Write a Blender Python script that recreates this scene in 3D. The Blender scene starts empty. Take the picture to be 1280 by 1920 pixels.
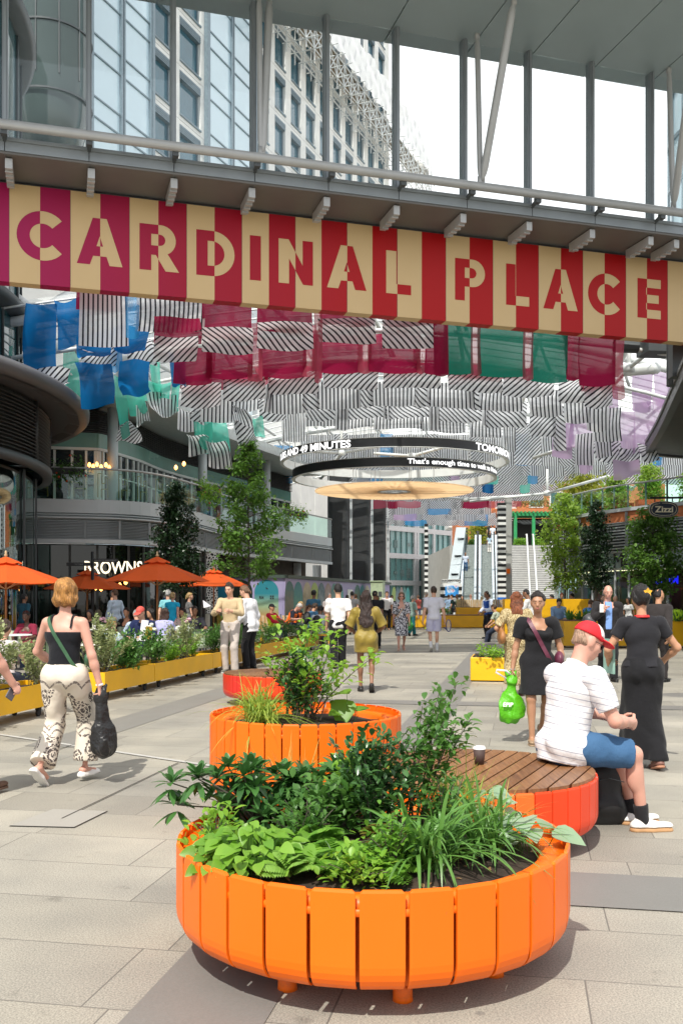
import bpy, bmesh, math, random
import numpy as np
from mathutils import Vector, Matrix
from mathutils.geometry import tessellate_polygon
R = math.radians
random.seed(7); rng = np.random.default_rng(7)
scene = bpy.context.scene
COL = scene.collection
# ---------------------------------------------------------------- camera
FPX = 1800.0; CH = 1.55; HY = 1120.0
cam_d = bpy.data.cameras.new("Camera"); cam = bpy.data.objects.new("Camera", cam_d); COL.objects.link(cam)
cam.location = (0, 0, CH); cam.rotation_euler = (R(90), 0, 0)
cam_d.sensor_fit = 'VERTICAL'; cam_d.sensor_height = 36.0; cam_d.lens = 36.0 * FPX / 1920.0
cam_d.shift_y = (HY - 960.0) / 1920.0
cam_d.clip_start = 0.1; cam_d.clip_end = 2000
scene.camera = cam
# ---------------------------------------------------------------- sky and sun
SUN_EL = R(54); to_sun = Vector((-0.30 * math.cos(SUN_EL), -0.954 * math.cos(SUN_EL), math.sin(SUN_EL))).normalized()
world = bpy.data.worlds.new("World"); scene.world = world; world.use_nodes = True
wn, wl = world.node_tree.nodes, world.node_tree.links
for n in list(wn): wn.remove(n)
wo = wn.new('ShaderNodeOutputWorld')
sky = wn.new('ShaderNodeTexSky'); sky.sky_type = 'NISHITA'; sky.sun_disc = False
sky.sun_elevation = SUN_EL; sky.sun_rotation = math.atan2(to_sun.x, to_sun.y)
bg1 = wn.new('ShaderNodeBackground'); bg1.inputs[1].default_value = 0.12
wl.new(sky.outputs[0], bg1.inputs[0])
bg2 = wn.new('ShaderNodeBackground'); bg2.inputs[0].default_value = (1.0, 1.0, 1.0, 1); bg2.inputs[1].default_value = 1.35
tcw = wn.new('ShaderNodeTexCoord'); nzw = wn.new('ShaderNodeTexNoise'); nzw.inputs['Scale'].default_value = 1.6; nzw.inputs['Detail'].default_value = 5
wl.new(tcw.outputs['Generated'], nzw.inputs['Vector'])
sepw = wn.new('ShaderNodeSeparateXYZ'); wl.new(tcw.outputs['Generated'], sepw.inputs[0])
m1 = wn.new('ShaderNodeMath'); m1.operation = 'MULTIPLY_ADD'; m1.inputs[1].default_value = 1.1; m1.inputs[2].default_value = -0.10
wl.new(sepw.outputs[1], m1.inputs[0])            # more cloud towards the north, over the far end of the square
m2 = wn.new('ShaderNodeMath'); m2.operation = 'ADD'; wl.new(nzw.outputs[0], m2.inputs[0]); wl.new(m1.outputs[0], m2.inputs[1])
rpw = wn.new('ShaderNodeValToRGB'); rpw.color_ramp.elements[0].position = 0.45; rpw.color_ramp.elements[1].position = 0.85
rpw.color_ramp.elements[0].color = (0.66, 0.66, 0.66, 1)
wl.new(m2.outputs[0], rpw.inputs[0])
mxw = wn.new('ShaderNodeMixShader'); wl.new(rpw.outputs[0], mxw.inputs[0]); wl.new(bg1.outputs[0], mxw.inputs[1]); wl.new(bg2.outputs[0], mxw.inputs[2])
wl.new(mxw.outputs[0], wo.inputs[0])
sun_d = bpy.data.lights.new("sun", 'SUN'); sun_d.energy = 4.6; sun_d.angle = R(0.5); sun_d.color = (1.0, 0.95, 0.86)
sun = bpy.data.objects.new("sun", sun_d); COL.objects.link(sun)
sun.rotation_euler = (-to_sun).to_track_quat('-Z', 'Y').to_euler(); sun.location = (-30, -60, 80)
vs = scene.view_settings; vs.view_transform = 'Standard'; vs.look = 'None'; vs.gamma = 1; vs.exposure = 0.14; vs.use_curve_mapping = False
scene.cycles.max_bounces = 8; scene.cycles.transparent_max_bounces = 24; scene.cycles.caustics_reflective = False; scene.cycles.caustics_refractive = False

# ---------------------------------------------------------------- helpers
def at(x, y, Y): return Vector(((x - 640) / FPX * Y, Y, CH - (y - HY) / FPX * Y))
def atx(x, Y): return (x - 640) / FPX * Y
def thing(name, label, cat, loc=(0, 0, 0), rz=0.0, group=None):
    o = bpy.data.objects.new(name, None); COL.objects.link(o); o.empty_display_size = 0.1
    o.location = loc; o.rotation_euler = (0, 0, rz); o['label'] = label; o['category'] = cat
    if group: o['group'] = group
    return o
def tag(o, label=None, cat=None, group=None, kind=None):
    if label: o['label'] = label
    if cat: o['category'] = cat
    if group: o['group'] = group
    if kind: o['kind'] = kind
    return o
def link_mesh(name, verts, faces, mat, parent=None, smooth=False, uvs=None, world=True, matidx=None):
    me = bpy.data.meshes.new(name)
    if world and parent is not None:
        v = np.asarray(verts, float).reshape(-1, 3) - np.array(parent.location)
        if parent.parent is not None: pass
    else: v = np.asarray(verts, float).reshape(-1, 3)
    me.from_pydata(v.tolist(), [], [tuple(int(i) for i in f) for f in faces] if not isinstance(faces, list) else faces)
    mats = mat if isinstance(mat, (list, tuple)) else [mat]
    for m in mats: me.materials.append(m)
    if matidx is not None: me.polygons.foreach_set('material_index', np.asarray(matidx, np.int32))
    if smooth: me.polygons.foreach_set('use_smooth', np.ones(len(me.polygons), bool))
    if uvs is not None:
        uvl = me.uv_layers.new(name='UVMap'); li = np.zeros(len(me.loops), np.int32); me.loops.foreach_get('vertex_index', li)
        uvl.data.foreach_set('uv', np.asarray(uvs, float)[li].ravel())
    me.update()
    o = bpy.data.objects.new(name, me); COL.objects.link(o)
    if parent is not None: o.parent = parent
    return o
class MB:
    def __init__(s): s.v = []; s.f = []; s.mi = []; s.cur = 0
    def add(s, vs, fs):
        b = len(s.v); s.v += [tuple(p) for p in vs]; s.f += [tuple(i + b for i in f) for f in fs]; s.mi += [s.cur] * len(fs); return s
    def box(s, c, d, rz=0.0, tilt=None):
        hx, hy, hz = d[0] / 2, d[1] / 2, d[2] / 2
        p = [(-hx, -hy, -hz), (hx, -hy, -hz), (hx, hy, -hz), (-hx, hy, -hz), (-hx, -hy, hz), (hx, -hy, hz), (hx, hy, hz), (-hx, hy, hz)]
        M = Matrix.Rotation(rz, 3, 'Z')
        if tilt is not None: M = M @ tilt
        return s.add([M @ Vector(q) + Vector(c) for q in p], [(0, 3, 2, 1), (4, 5, 6, 7), (0, 1, 5, 4), (1, 2, 6, 5), (2, 3, 7, 6), (3, 0, 4, 7)])
    def beam(s, a, b, w, h):      # box between two points, w across, h up
        a, b = Vector(a), Vector(b); d = b - a; L = d.length; d.normalize()
        up = Vector((0, 0, 1)) if abs(d.z) < 0.95 else Vector((0, 1, 0))
        r = d.cross(up).normalized(); u = r.cross(d)
        vs_ = [q + r * (sx * w / 2) + u * (sz * h / 2) for q in (a, b) for sx, sz in ((-1, -1), (1, -1), (1, 1), (-1, 1))]
        return s.add(vs_, [(0, 1, 2, 3), (7, 6, 5, 4), (0, 4, 5, 1), (1, 5, 6, 2), (2, 6, 7, 3), (3, 7, 4, 0)])
    def tube(s, pts, r, seg=8, cap=True):
        pts = [Vector(p) for p in pts]; n = len(pts); rs = r if isinstance(r, (list, tuple)) else [r] * n
        vs_, fs_ = [], []; ref = None
        for i, p in enumerate(pts):
            d = (pts[min(i + 1, n - 1)] - pts[max(i - 1, 0)]).normalized()
            if ref is None:
                ref = d.cross(Vector((0, 0, 1)) if abs(d.z) < 0.9 else Vector((1, 0, 0))).normalized()
            ref = (ref - d * ref.dot(d)).normalized(); b2 = d.cross(ref)
            for k in range(seg):
                a = 2 * math.pi * k / seg; vs_.append(p + ref * (math.cos(a) * rs[i]) + b2 * (math.sin(a) * rs[i]))
        for i in range(n - 1):
            for k in range(seg):
                k2 = (k + 1) % seg; fs_.append((i * seg + k, i * seg + k2, (i + 1) * seg + k2, (i + 1) * seg + k))
        if cap: fs_.append(tuple(range(seg))[::-1]); fs_.append(tuple((n - 1) * seg + k for k in range(seg)))
        return s.add(vs_, fs_)
    def lathe(s, c, prof, seg=32, sx=1.0, sy=1.0, close=False):   # prof: list of (r,z)
        vs_, fs_ = [], []; n = len(prof)
        for k in range(seg):
            a = 2 * math.pi * k / seg
            for r, z in prof: vs_.append((c[0] + math.cos(a) * r * sx, c[1] + math.sin(a) * r * sy, c[2] + z))
        for k in range(seg):
            k2 = (k + 1) % seg
            for i in range(n - 1): fs_.append((k * n + i, k2 * n + i, k2 * n + i + 1, k * n + i + 1))
            if close: fs_.append((k * n + n - 1, k2 * n + n - 1, k2 * n, k * n))
        return s.add(vs_, fs_)
    def prism(s, poly, z0, z1, holes=None):   # vertical extrusion of an xy polygon
        n = len(poly); vs_ = [(p[0], p[1], z0) for p in poly] + [(p[0], p[1], z1) for p in poly]
        fs_ = [(i, (i + 1) % n, n + (i + 1) % n, n + i) for i in range(n)]
        tri = tessellate_polygon([[Vector((p[0], p[1], 0)) for p in poly]])
        fs_ += [tuple(t) for t in tri] + [tuple(n + i for i in t[::-1]) for t in tri]
        return s.add(vs_, fs_)
    def wall(s, path, z0, z1):   # thin sheet following an xy path
        n = len(path); vs_ = [(p[0], p[1], z0) for p in path] + [(p[0], p[1], z1) for p in path]
        return s.add(vs_, [(i, i + 1, n + i + 1, n + i) for i in range(n - 1)])
    def strip(s, path, offs, z0, z1):   # solid band: path offset sideways by offs=(a,b), between z0 and z1
        L = offset_path(path, offs[0]); Q = offset_path(path, offs[1]); n = len(path)
        vs_ = [(p[0], p[1], z) for z in (z0, z1) for P_ in (L, Q) for p in P_]
        fs_ = []
        for i in range(n - 1):
            a, b, c, d = i, n + i, 2 * n + i, 3 * n + i
            fs_ += [(a, a + 1, c + 1, c), (b, d, d + 1, b + 1), (c, c + 1, d + 1, d), (a, b, b + 1, a + 1)]
        fs_ += [(0, 2 * n, 3 * n, n), (n - 1, 2 * n - 1, 4 * n - 1, 3 * n - 1)]
        return s.add(vs_, fs_)
    def build(s, name, mat, parent=None, smooth=False, world=True):
        return link_mesh(name, s.v, s.f, mat, parent, smooth, world=world, matidx=s.mi if isinstance(mat, (list, tuple)) else None)
def offset_path(path, d):
    out = []; n = len(path)
    for i in range(n):
        a = Vector(path[max(i - 1, 0)][:2]); b = Vector(path[min(i + 1, n - 1)][:2]); t = (b - a).normalized()
        out.append((path[i][0] + t.y * d, path[i][1] - t.x * d))    # + d : to the right of travel
    return out
def bevel(o, w=0.01, seg=2):
    m = o.modifiers.new('bevel', 'BEVEL'); m.width = w; m.segments = seg; m.limit_method = 'ANGLE'; m.angle_limit = R(40); return o
def spline(pts, n):
    pts = [np.array(p, float) for p in pts]; P = [2 * pts[0] - pts[1]] + pts + [2 * pts[-1] - pts[-2]]; out = []
    for i in range(1, len(P) - 2):
        for k in range(n):
            t = k / n; out.append(tuple(0.5 * ((2 * P[i]) + (-P[i - 1] + P[i + 1]) * t + (2 * P[i - 1] - 5 * P[i] + 4 * P[i + 1] - P[i + 2]) * t * t + (-P[i - 1] + 3 * P[i] - 3 * P[i + 1] + P[i + 2]) * t ** 3)))
    out.append(tuple(P[-2])); return out
def copy_tree(o, parent=None):
    c = o.copy(); COL.objects.link(c)
    if parent is not None: c.parent = parent
    for ch in o.children: copy_tree(ch, c)
    return c
# ---------------------------------------------------------------- materials
_mc = {}
class NT:
    def __init__(s, name):
        s.m = bpy.data.materials.new(name); s.m.use_nodes = True; s.t = s.m.node_tree; s.n = s.t.nodes; s.l = s.t.links
        s.b = s.n['Principled BSDF']; s.out = s.n['Material Output']
    def new(s, t, **k):
        x = s.n.new(t)
        for a, v in k.items(): setattr(x, a, v)
        return x
    def math(s, op, a, b=None, c=None):
        x = s.new('ShaderNodeMath', operation=op)
        for i, q in enumerate((a, b, c)):
            if q is None: continue
            if isinstance(q, (int, float)): x.inputs[i].default_value = q
            else: s.l.new(q, x.inputs[i])
        return x.outputs[0]
    def mix(s, f, a, b):
        x = s.new('ShaderNodeMix', data_type='RGBA')
        for i, q in ((0, f), (6, a), (7, b)):
            if isinstance(q, (int, float)): x.inputs[i].default_value = q
            elif isinstance(q, tuple): x.inputs[i].default_value = (*q[:3], 1)
            else: s.l.new(q, x.inputs[i])
        return x.outputs[2]
    def coord(s, which='Object'): return s.new('ShaderNodeTexCoord').outputs[which]
    def noise(s, scale, detail=3, vec=None, rough=0.5):
        x = s.new('ShaderNodeTexNoise'); x.inputs['Scale'].default_value = scale; x.inputs['Detail'].default_value = detail; x.inputs['Roughness'].default_value = rough
        s.l.new(vec if vec is not None else s.coord(), x.inputs['Vector']); return x.outputs[0]
    def ramp(s, f, stops):
        x = s.new('ShaderNodeValToRGB'); e = x.color_ramp.elements
        while len(e) < len(stops): e.new(0.5)
        for i, (p, c) in enumerate(stops): e[i].position = p; e[i].color = (*c[:3], 1) if isinstance(c, tuple) else (c, c, c, 1)
        s.l.new(f, x.inputs[0]); return x.outputs[0]
    def set(s, name, v):
        i = s.b.inputs[name]
        if isinstance(v, (int, float)): i.default_value = v
        elif isinstance(v, tuple): i.default_value = (*v[:3], 1)
        else: s.l.new(v, i)
    def bump(s, h, strength=0.3, dist=0.01):
        x = s.new('ShaderNodeBump'); x.inputs['Strength'].default_value = strength; x.inputs['Distance'].default_value = dist
        s.l.new(h, x.inputs['Height']); s.l.new(x.outputs[0], s.b.inputs['Normal'])
def mat(name, col, rough=0.6, metal=0.0, var=0.12, vs_=6.0, bump=0.0, bs=60.0, coat=0.0, spec=0.5, emit=None, es=1.0):
    key = ('m', name)
    if key in _mc: return _mc[key]
    t = NT(name); c2 = tuple(max(0, c * (1 - var)) for c in col); c3 = tuple(min(1, c * (1 + var)) for c in col)
    if var > 0:
        f = t.noise(vs_, 4); t.set('Base Color', t.mix(t.ramp(f, [(0.3, 0.0), (0.7, 1.0)]), c2, c3))
        r = t.math('MULTIPLY_ADD', f, 0.2, rough - 0.1); t.set('Roughness', r)
    else: t.set('Base Color', col); t.set('Roughness', rough)
    t.set('Metallic', metal); t.set('Coat Weight', coat); t.set('Specular IOR Level', spec)
    if bump > 0: t.bump(t.noise(bs, 3), bump, 0.005)
    if emit: t.set('Emission Color', emit); t.set('Emission Strength', es)
    _mc[key] = t.m; return t.m
def cloth(col, name='cloth'):
    key = ('c', tuple(round(c, 3) for c in col))
    if key in _mc: return _mc[key]
    t = NT(name); f = t.noise(5, 3)
    t.set('Base Color', t.mix(f, tuple(c * 0.88 for c in col), tuple(min(1, c * 1.1) for c in col)))
    t.set('Roughness', 0.85); t.set('Specular IOR Level', 0.2); t.set('Sheen Weight', 0.08)
    t.bump(t.math('ADD', t.noise(9, 4), t.math('MULTIPLY', t.noise(300, 1), 0.15)), 0.5, 0.03)
    _mc[key] = t.m; return t.m
def skinm(col):
    key = ('s', tuple(round(c, 3) for c in col))
    if key in _mc: return _mc[key]
    t = NT('skin'); f = t.noise(14, 4)
    t.set('Base Color', t.mix(f, tuple(c * k for c, k in zip(col, (0.93, 0.86, 0.84))), tuple(min(1, c * 1.07) for c in col)))
    t.set('Roughness', 0.5); t.set('Subsurface Weight', 0.08); t.b.inputs['Subsurface Radius'].default_value = (0.02, 0.008, 0.004); t.set('Subsurface Scale', 0.3)
    t.bump(t.noise(120, 2), 0.12, 0.004)
    _mc[key] = t.m; return t.m
def hairm(col):
    key = ('h', tuple(round(c, 3) for c in col))
    if key in _mc: return _mc[key]
    t = NT('hair'); mp = t.new('ShaderNodeMapping'); mp.inputs['Scale'].default_value = (60, 60, 7); t.l.new(t.coord(), mp.inputs[0])
    f = t.noise(2.2, 4, mp.outputs[0]); g = t.noise(9, 3)
    fg = t.math('MULTIPLY_ADD', g, 0.4, t.math('MULTIPLY', f, 0.6))
    t.set('Base Color', t.mix(t.ramp(fg, [(0.35, 0.0), (0.65, 1.0)]), tuple(c * 0.30 for c in col), tuple(min(1, c * 1.6) for c in col)))
    t.set('Roughness', 0.42); t.set('Specular IOR Level', 0.45); t.bump(f, 0.9, 0.02)
    _mc[key] = t.m; return t.m
def glass(name, tint=(0.85, 0.95, 0.93), refl=0.12, rough=0.02, fz=0.75):      # thin pane: sees through, reflects at grazing angles
    key = ('g', name)
    if key in _mc: return _mc[key]
    t = NT(name); t.n.remove(t.b)
    tr = t.new('ShaderNodeBsdfTransparent'); tr.inputs[0].default_value = (*tint, 1)
    gl = t.new('ShaderNodeBsdfGlossy'); gl.inputs['Roughness'].default_value = rough; gl.inputs[0].default_value = (0.9, 1.0, 0.98, 1)
    lw = t.new('ShaderNodeLayerWeight'); lw.inputs[0].default_value = 0.35
    f = t.math('MULTIPLY_ADD', lw.outputs['Fresnel'], fz, refl)
    mx = t.new('ShaderNodeMixShader'); t.l.new(f, mx.inputs[0]); t.l.new(tr.outputs[0], mx.inputs[1]); t.l.new(gl.outputs[0], mx.inputs[2])
    t.l.new(mx.outputs[0], t.out.inputs[0]); _mc[key] = t.m; return t.m
def dark_glass(name, col=(0.02, 0.035, 0.035), rough=0.04, var=0.5, vs_=0.6, spec=0.7):
    key = ('dg', name)
    if key in _mc: return _mc[key]
    t = NT(name); f = t.noise(vs_, 3); t.set('Base Color', t.mix(f, tuple(c * (1 - var) for c in col), tuple(c * (1 + var) for c in col)))
    t.set('Roughness', rough); t.set('Specular IOR Level', spec); t.bump(t.noise(0.7, 2), 0.04, 0.1); _mc[key] = t.m; return t.m
def leafm(name, c1, c2, gloss=0.4, trans=0.35):
    key = ('l', name)
    if key in _mc: return _mc[key]
    t = NT(name); g = t.new('ShaderNodeNewGeometry'); f = g.outputs['Random Per Island']
    n = t.noise(3.0, 2); k = t.math('MULTIPLY_ADD', n, 0.5, t.math('MULTIPLY', f, 0.55))
    col = t.mix(k, c1, c2); t.set('Base Color', col); t.set('Roughness', gloss); t.set('Specular IOR Level', 0.45)
    tl = t.new('ShaderNodeBsdfTranslucent'); t.l.new(t.mix(0.5, col, tuple(min(1, c * 1.6) for c in c2)), tl.inputs[0])
    mx = t.new('ShaderNodeMixShader'); mx.inputs[0].default_value = trans
    t.l.new(t.b.outputs[0], mx.inputs[1]); t.l.new(tl.outputs[0], mx.inputs[2]); t.l.new(mx.outputs[0], t.out.inputs[0])
    _mc[key] = t.m; return t.m
def wood(name, c1, c2, ang=0.0):
    t = NT(name); mp = t.new('ShaderNodeMapping'); mp.inputs['Rotation'].default_value = (0, 0, ang); mp.inputs['Scale'].default_value = (30, 1.6, 8); t.l.new(t.coord(), mp.inputs[0])
    f = t.noise(2.0, 6, mp.outputs[0], 0.65); g = t.new('ShaderNodeNewGeometry').outputs['Random Per Island']
    k = t.math('MULTIPLY_ADD', g, 0.45, t.math('MULTIPLY', t.ramp(f, [(0.3, 0.0), (0.72, 1.0)]), 0.6))
    t.set('Base Color', t.mix(k, c1, c2)); t.set('Roughness', 0.42); t.bump(f, 0.35, 0.006); return t.m
def painted(name, c):
    t = NT(name); s = t.new('ShaderNodeSeparateXYZ'); t.l.new(t.coord(), s.inputs[0]); f = t.noise(3, 4); sc = t.noise(38, 5, rough=.7); g = t.new('ShaderNodeNewGeometry').outputs['Random Per Island']
    base = t.mix(t.math('MULTIPLY_ADD', g, .6, t.math('MULTIPLY', f, .4)), tuple(k * .90 for k in c), tuple(min(1, k * 1.07) for k in c))
    low = t.ramp(t.math('ADD', s.outputs[2], t.math('MULTIPLY', f, .12)), [(.10, .55), (.22, 0.0)]); dirt = t.math('MULTIPLY', low, t.ramp(sc, [(.45, 0.0), (.7, 1.0)])); scuff = t.math('MULTIPLY', t.ramp(sc, [(.69, 0.0), (.72, 1.0)]), .5)
    t.set('Base Color', t.mix(t.math('MAXIMUM', dirt, scuff), base, tuple(k * .45 + .03 for k in c))); t.set('Roughness', t.math('MULTIPLY_ADD', f, .25, .28)); t.set('Specular IOR Level', .3); t.bump(t.noise(14, 2), .03, .01); return t.m
M = dict(
    orange=painted('orange_paint', (0.87, 0.150, 0.004)),
    red=painted('red_orange_paint', (0.80, 0.058, 0.012)),
    yellow=mat('yellow_paint', (0.80, 0.43, 0.006), 0.42, var=0.07, vs_=2.5),
    steel=mat('grey_painted_steel', (0.26, 0.29, 0.31), 0.42, 0.25, var=0.08, vs_=2),
    steel_d=mat('dark_grey_steel', (0.075, 0.085, 0.09), 0.5, 0.2, var=0.12, vs_=2),
    tube=mat('pale_grey_tube', (0.42, 0.43, 0.43), 0.4, 0.15, var=0.06, vs_=2),
    white_steel=mat('white_painted_steel', (0.74, 0.76, 0.75), 0.4, 0.0, var=0.06, vs_=2),
    soffit=mat('grey_soffit_panel', (0.29, 0.36, 0.38), 0.5, var=0.06, vs_=0.6),
    taupe=mat('taupe_soffit_panel', (0.145, 0.14, 0.133), 0.6, var=0.1, vs_=0.8),
    stone=mat('portland_stone', (0.86, 0.85, 0.81), 0.8, var=0.07, vs_=0.8, bump=0.2, bs=20),
    concrete=mat('concrete', (0.36, 0.36, 0.34), 0.8, var=0.12, vs_=1.5, bump=0.25, bs=30),
    brick=mat('terracotta_cladding', (0.52, 0.17, 0.065), 0.75, var=0.18, vs_=3),
    black=mat('black_metal', (0.012, 0.012, 0.013), 0.5, 0.0, var=0.2, vs_=4),
    louvre=mat('grey_louvre', (0.34, 0.37, 0.39), 0.45, 0.3, var=0.1, vs_=2),
    louvre_d=mat('dark_louvre', (0.055, 0.055, 0.055), 0.5, 0.2, var=0.15, vs_=2),
    fascia=mat('grey_cladding', (0.50, 0.54, 0.56), 0.5, 0.1, var=0.06, vs_=0.7),
    soil=mat('soil', (0.035, 0.022, 0.014), 0.95, var=0.5, vs_=22, bump=1.0, bs=40),
    rubber=mat('black_rubber', (0.015, 0.015, 0.016), 0.7, var=0.1),
    white=mat('white_paint', (0.78, 0.78, 0.76), 0.45, var=0.04),
    beige_wood=mat('pale_timber', (0.50, 0.37, 0.21), 0.6, var=0.15, vs_=9),
    bark=mat('bark', (0.10, 0.085, 0.065), 0.9, var=0.4, vs_=30, bump=0.6, bs=60),
    g_clear=glass('clear_glass', (0.90, 0.96, 0.96), 0.04),
    g_bridge=glass('bridge_glass', (0.975, 0.99, 0.995), 0.015, fz=.15),
    g_green=glass('green_balustrade_glass', (0.60, 0.85, 0.77), 0.05, fz=.3),
    g_roof=None,
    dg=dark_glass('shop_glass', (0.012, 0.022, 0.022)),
    dg_blue=dark_glass('blue_window_glass', (0.05, 0.14, 0.19), vs_=0.4),
    dg_sky=dark_glass('sky_tinted_glass', (0.60, 0.76, 0.84), 0.12, 0.16, 0.12, 1.0),
    dg_teal=dark_glass('teal_glass', (0.03, 0.11, 0.10), vs_=0.3),
)

def roof_glass():
    t = NT('roof_glass'); t.n.remove(t.b); tr = t.new('ShaderNodeBsdfTransparent'); tr.inputs[0].default_value = (.96, .98, .98, 1); tl = t.new('ShaderNodeBsdfTranslucent'); tl.inputs[0].default_value = (.9, .93, .93, 1)
    mx = t.new('ShaderNodeMixShader'); mx.inputs[0].default_value = .22; t.l.new(tr.outputs[0], mx.inputs[1]); t.l.new(tl.outputs[0], mx.inputs[2]); t.l.new(mx.outputs[0], t.out.inputs[0]); return t.m
M['g_roof'] = roof_glass()
# ================================================================ GROUND
AX = R(10.7); AU = Vector((math.sin(AX), math.cos(AX), 0)); AV = Vector((math.cos(AX), -math.sin(AX), 0))   # the square's own axes
def make_paving():
    t = NT('granite_paving'); co = t.coord()
    mp = t.new('ShaderNodeMapping'); mp.inputs['Rotation'].default_value = (0, 0, AX); t.l.new(co, mp.inputs[0])
    wob = t.new('ShaderNodeVectorMath', operation='ADD'); t.l.new(mp.outputs[0], wob.inputs[0]); wob.inputs[1].default_value = (0.35, 0.27, 0)
    br = t.new('ShaderNodeTexBrick'); br.offset = 0.37; br.offset_frequency = 2; br.squash = 0.8; br.squash_frequency = 3
    for k, v in (('Scale', 1.0), ('Mortar Size', 0.0042), ('Mortar Smooth', 0.3), ('Bias', 0.0), ('Brick Width', 1.18), ('Row Height', 0.61)): br.inputs[k].default_value = v
    br.inputs['Color1'].default_value = (0, 0, 0, 1); br.inputs['Color2'].default_value = (1, 1, 1, 1); br.inputs['Mortar'].default_value = (0.5, 0.5, 0.5, 1)
    t.l.new(wob.outputs[0], br.inputs['Vector'])
    tone = t.ramp(br.outputs['Color'], [(0.0, (0.285, 0.272, 0.240)), (0.35, (0.332, 0.319, 0.284)), (0.7, (0.355, 0.338, 0.293)), (1.0, (0.40, 0.382, 0.337))])
    sp = t.noise(120, 3, co, 0.7); sp2 = t.noise(260, 2, co, 0.6); big = t.noise(0.9, 5, co); mid = t.noise(5, 4, co)
    grain = t.mix(t.ramp(sp, [(0.38, 0.0), (0.60, 1.0)]), (0.52, 0.52, 0.53), (1.24, 1.23, 1.19))
    m = t.new('ShaderNodeMix', data_type='RGBA', blend_type='MULTIPLY'); m.inputs[0].default_value = 0.75; t.l.new(tone, m.inputs[6]); t.l.new(grain, m.inputs[7])
    st = t.mix(t.ramp(big, [(0.35, 0.0), (0.65, 1.0)]), (0.80, 0.80, 0.80), (1.10, 1.08, 1.04))
    m2 = t.new('ShaderNodeMix', data_type='RGBA', blend_type='MULTIPLY'); m2.inputs[0].default_value = 1.0; t.l.new(m.outputs[2], m2.inputs[6]); t.l.new(st, m2.inputs[7])
    spots = t.ramp(mid, [(0.26, 0.55), (0.36, 1.0)])
    m3 = t.new('ShaderNodeMix', data_type='RGBA', blend_type='MULTIPLY'); m3.inputs[0].default_value = 0.6; t.l.new(m2.outputs[2], m3.inputs[6]); t.l.new(spots, m3.inputs[7])
    gv = t.new('ShaderNodeTexVoronoi'); gv.inputs['Scale'].default_value = 2.6; t.l.new(co, gv.inputs['Vector']); gum = t.math('MULTIPLY', t.ramp(gv.outputs['Distance'], [(.035, 1.0), (.06, 0.0)]), .55)
    col = t.mix(gum, t.mix(br.outputs['Fac'], m3.outputs[2], (0.15, 0.142, 0.125)), (.15, .14, .13))
    t.set('Base Color', col); t.set('Roughness', t.math('MULTIPLY_ADD', mid, 0.3, 0.42)); t.set('Specular IOR Level', 0.35)
    h = t.math('ADD', t.math('MULTIPLY', sp2, 0.5), t.math('MULTIPLY', br.outputs['Fac'], -2.0)); t.bump(h, 0.35, 0.003)
    return t.m
def make_dark_paving(name='dark_granite', c=(0.20, 0.192, 0.178)):
    t = NT(name); co = t.coord(); sp = t.noise(110, 3, co, 0.7); mid = t.noise(3, 4, co)
    c1 = t.mix(sp, tuple(k * 0.72 for k in c), tuple(k * 1.3 for k in c))
    t.set('Base Color', t.mix(t.math('MULTIPLY', mid, 0.5), c1, tuple(k * 0.75 for k in c))); t.set('Roughness', 0.5); t.set('Specular IOR Level', 0.35)
    t.bump(t.noise(260, 2, co), 0.25, 0.003); return t.m
g = MB(); g.add([(-400, -120, 0), (400, -120, 0), (400, 900, 0), (-400, 900, 0)], [(0, 1, 2, 3)])
tag(g.build('ground', make_paving()), kind='structure')
dk = make_dark_paving()
def ground_quad(name, pts, z, m): 
    q = MB(); q.add([(p[0], p[1], z) for p in pts], [tuple(range(len(pts)))]); return tag(q.build(name, m), kind='structure')
def strip_along(p, d, L, w):
    p = Vector((*p, 0)); d = Vector((*d, 0)).normalized(); n = Vector((d.y, -d.x, 0)); return [p, p + n * w, p + n * w + d * L, p + d * L]
b0 = Vector((-1.42, 0.3, 0)); 
ground_quad('paving_band', strip_along((-1.43, 0.2), AU[:2], 50, 0.52), 0.004, dk)
ground_quad('cross_paving_band', strip_along((-0.1, 5.66), AV[:2], 9, 0.60), 0.0065, make_dark_paving('grey_granite', (0.20, 0.198, 0.186)))
ground_quad('cross_paving_band', strip_along((-0.2, 14.6), AV[:2], 12, 0.5), 0.0065, dk)
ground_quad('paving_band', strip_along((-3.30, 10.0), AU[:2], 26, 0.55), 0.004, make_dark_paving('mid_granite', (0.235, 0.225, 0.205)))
pale = mat('pale_inlay', (0.44, 0.43, 0.40), 0.6, var=0.12, vs_=14)
ground_quad('inlay_strip', strip_along((-4.6, 11.42), (2.64, -2.0), 5.4, 0.06), 0.008, pale)
jd = mat('open_joint', (0.03, 0.027, 0.022), 0.9, var=0.2)
for p, L in (((-1.955, 6.7), 2.3), ((-2.33, 5.6), 0.45), ((-2.9, 9.6), 1.0)): ground_quad('slot_drain', strip_along(p, AU[:2], L, 0.012), 0.0085, jd)
mc = [at(x, y, 2790 / (y - 1120)) for x, y in ((17, 1550), (140, 1553), (203, 1522), (100, 1518))]
ground_quad('inspection_cover_joint', [(p.x, p.y) for p in mc], 0.0042, jd)
cc = sum(mc, Vector()) / 4
pv2 = make_dark_paving('cover_granite', (0.36, 0.345, 0.31))
ic = MB(); ic.add([(*(cc + (p - cc) * 0.972)[:2], 0.007) for p in mc], [(0, 1, 2, 3)])
tag(ic.build('inspection_cover', pv2), 'square stone inspection cover with dark joints in the paving', 'manhole cover')
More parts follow.
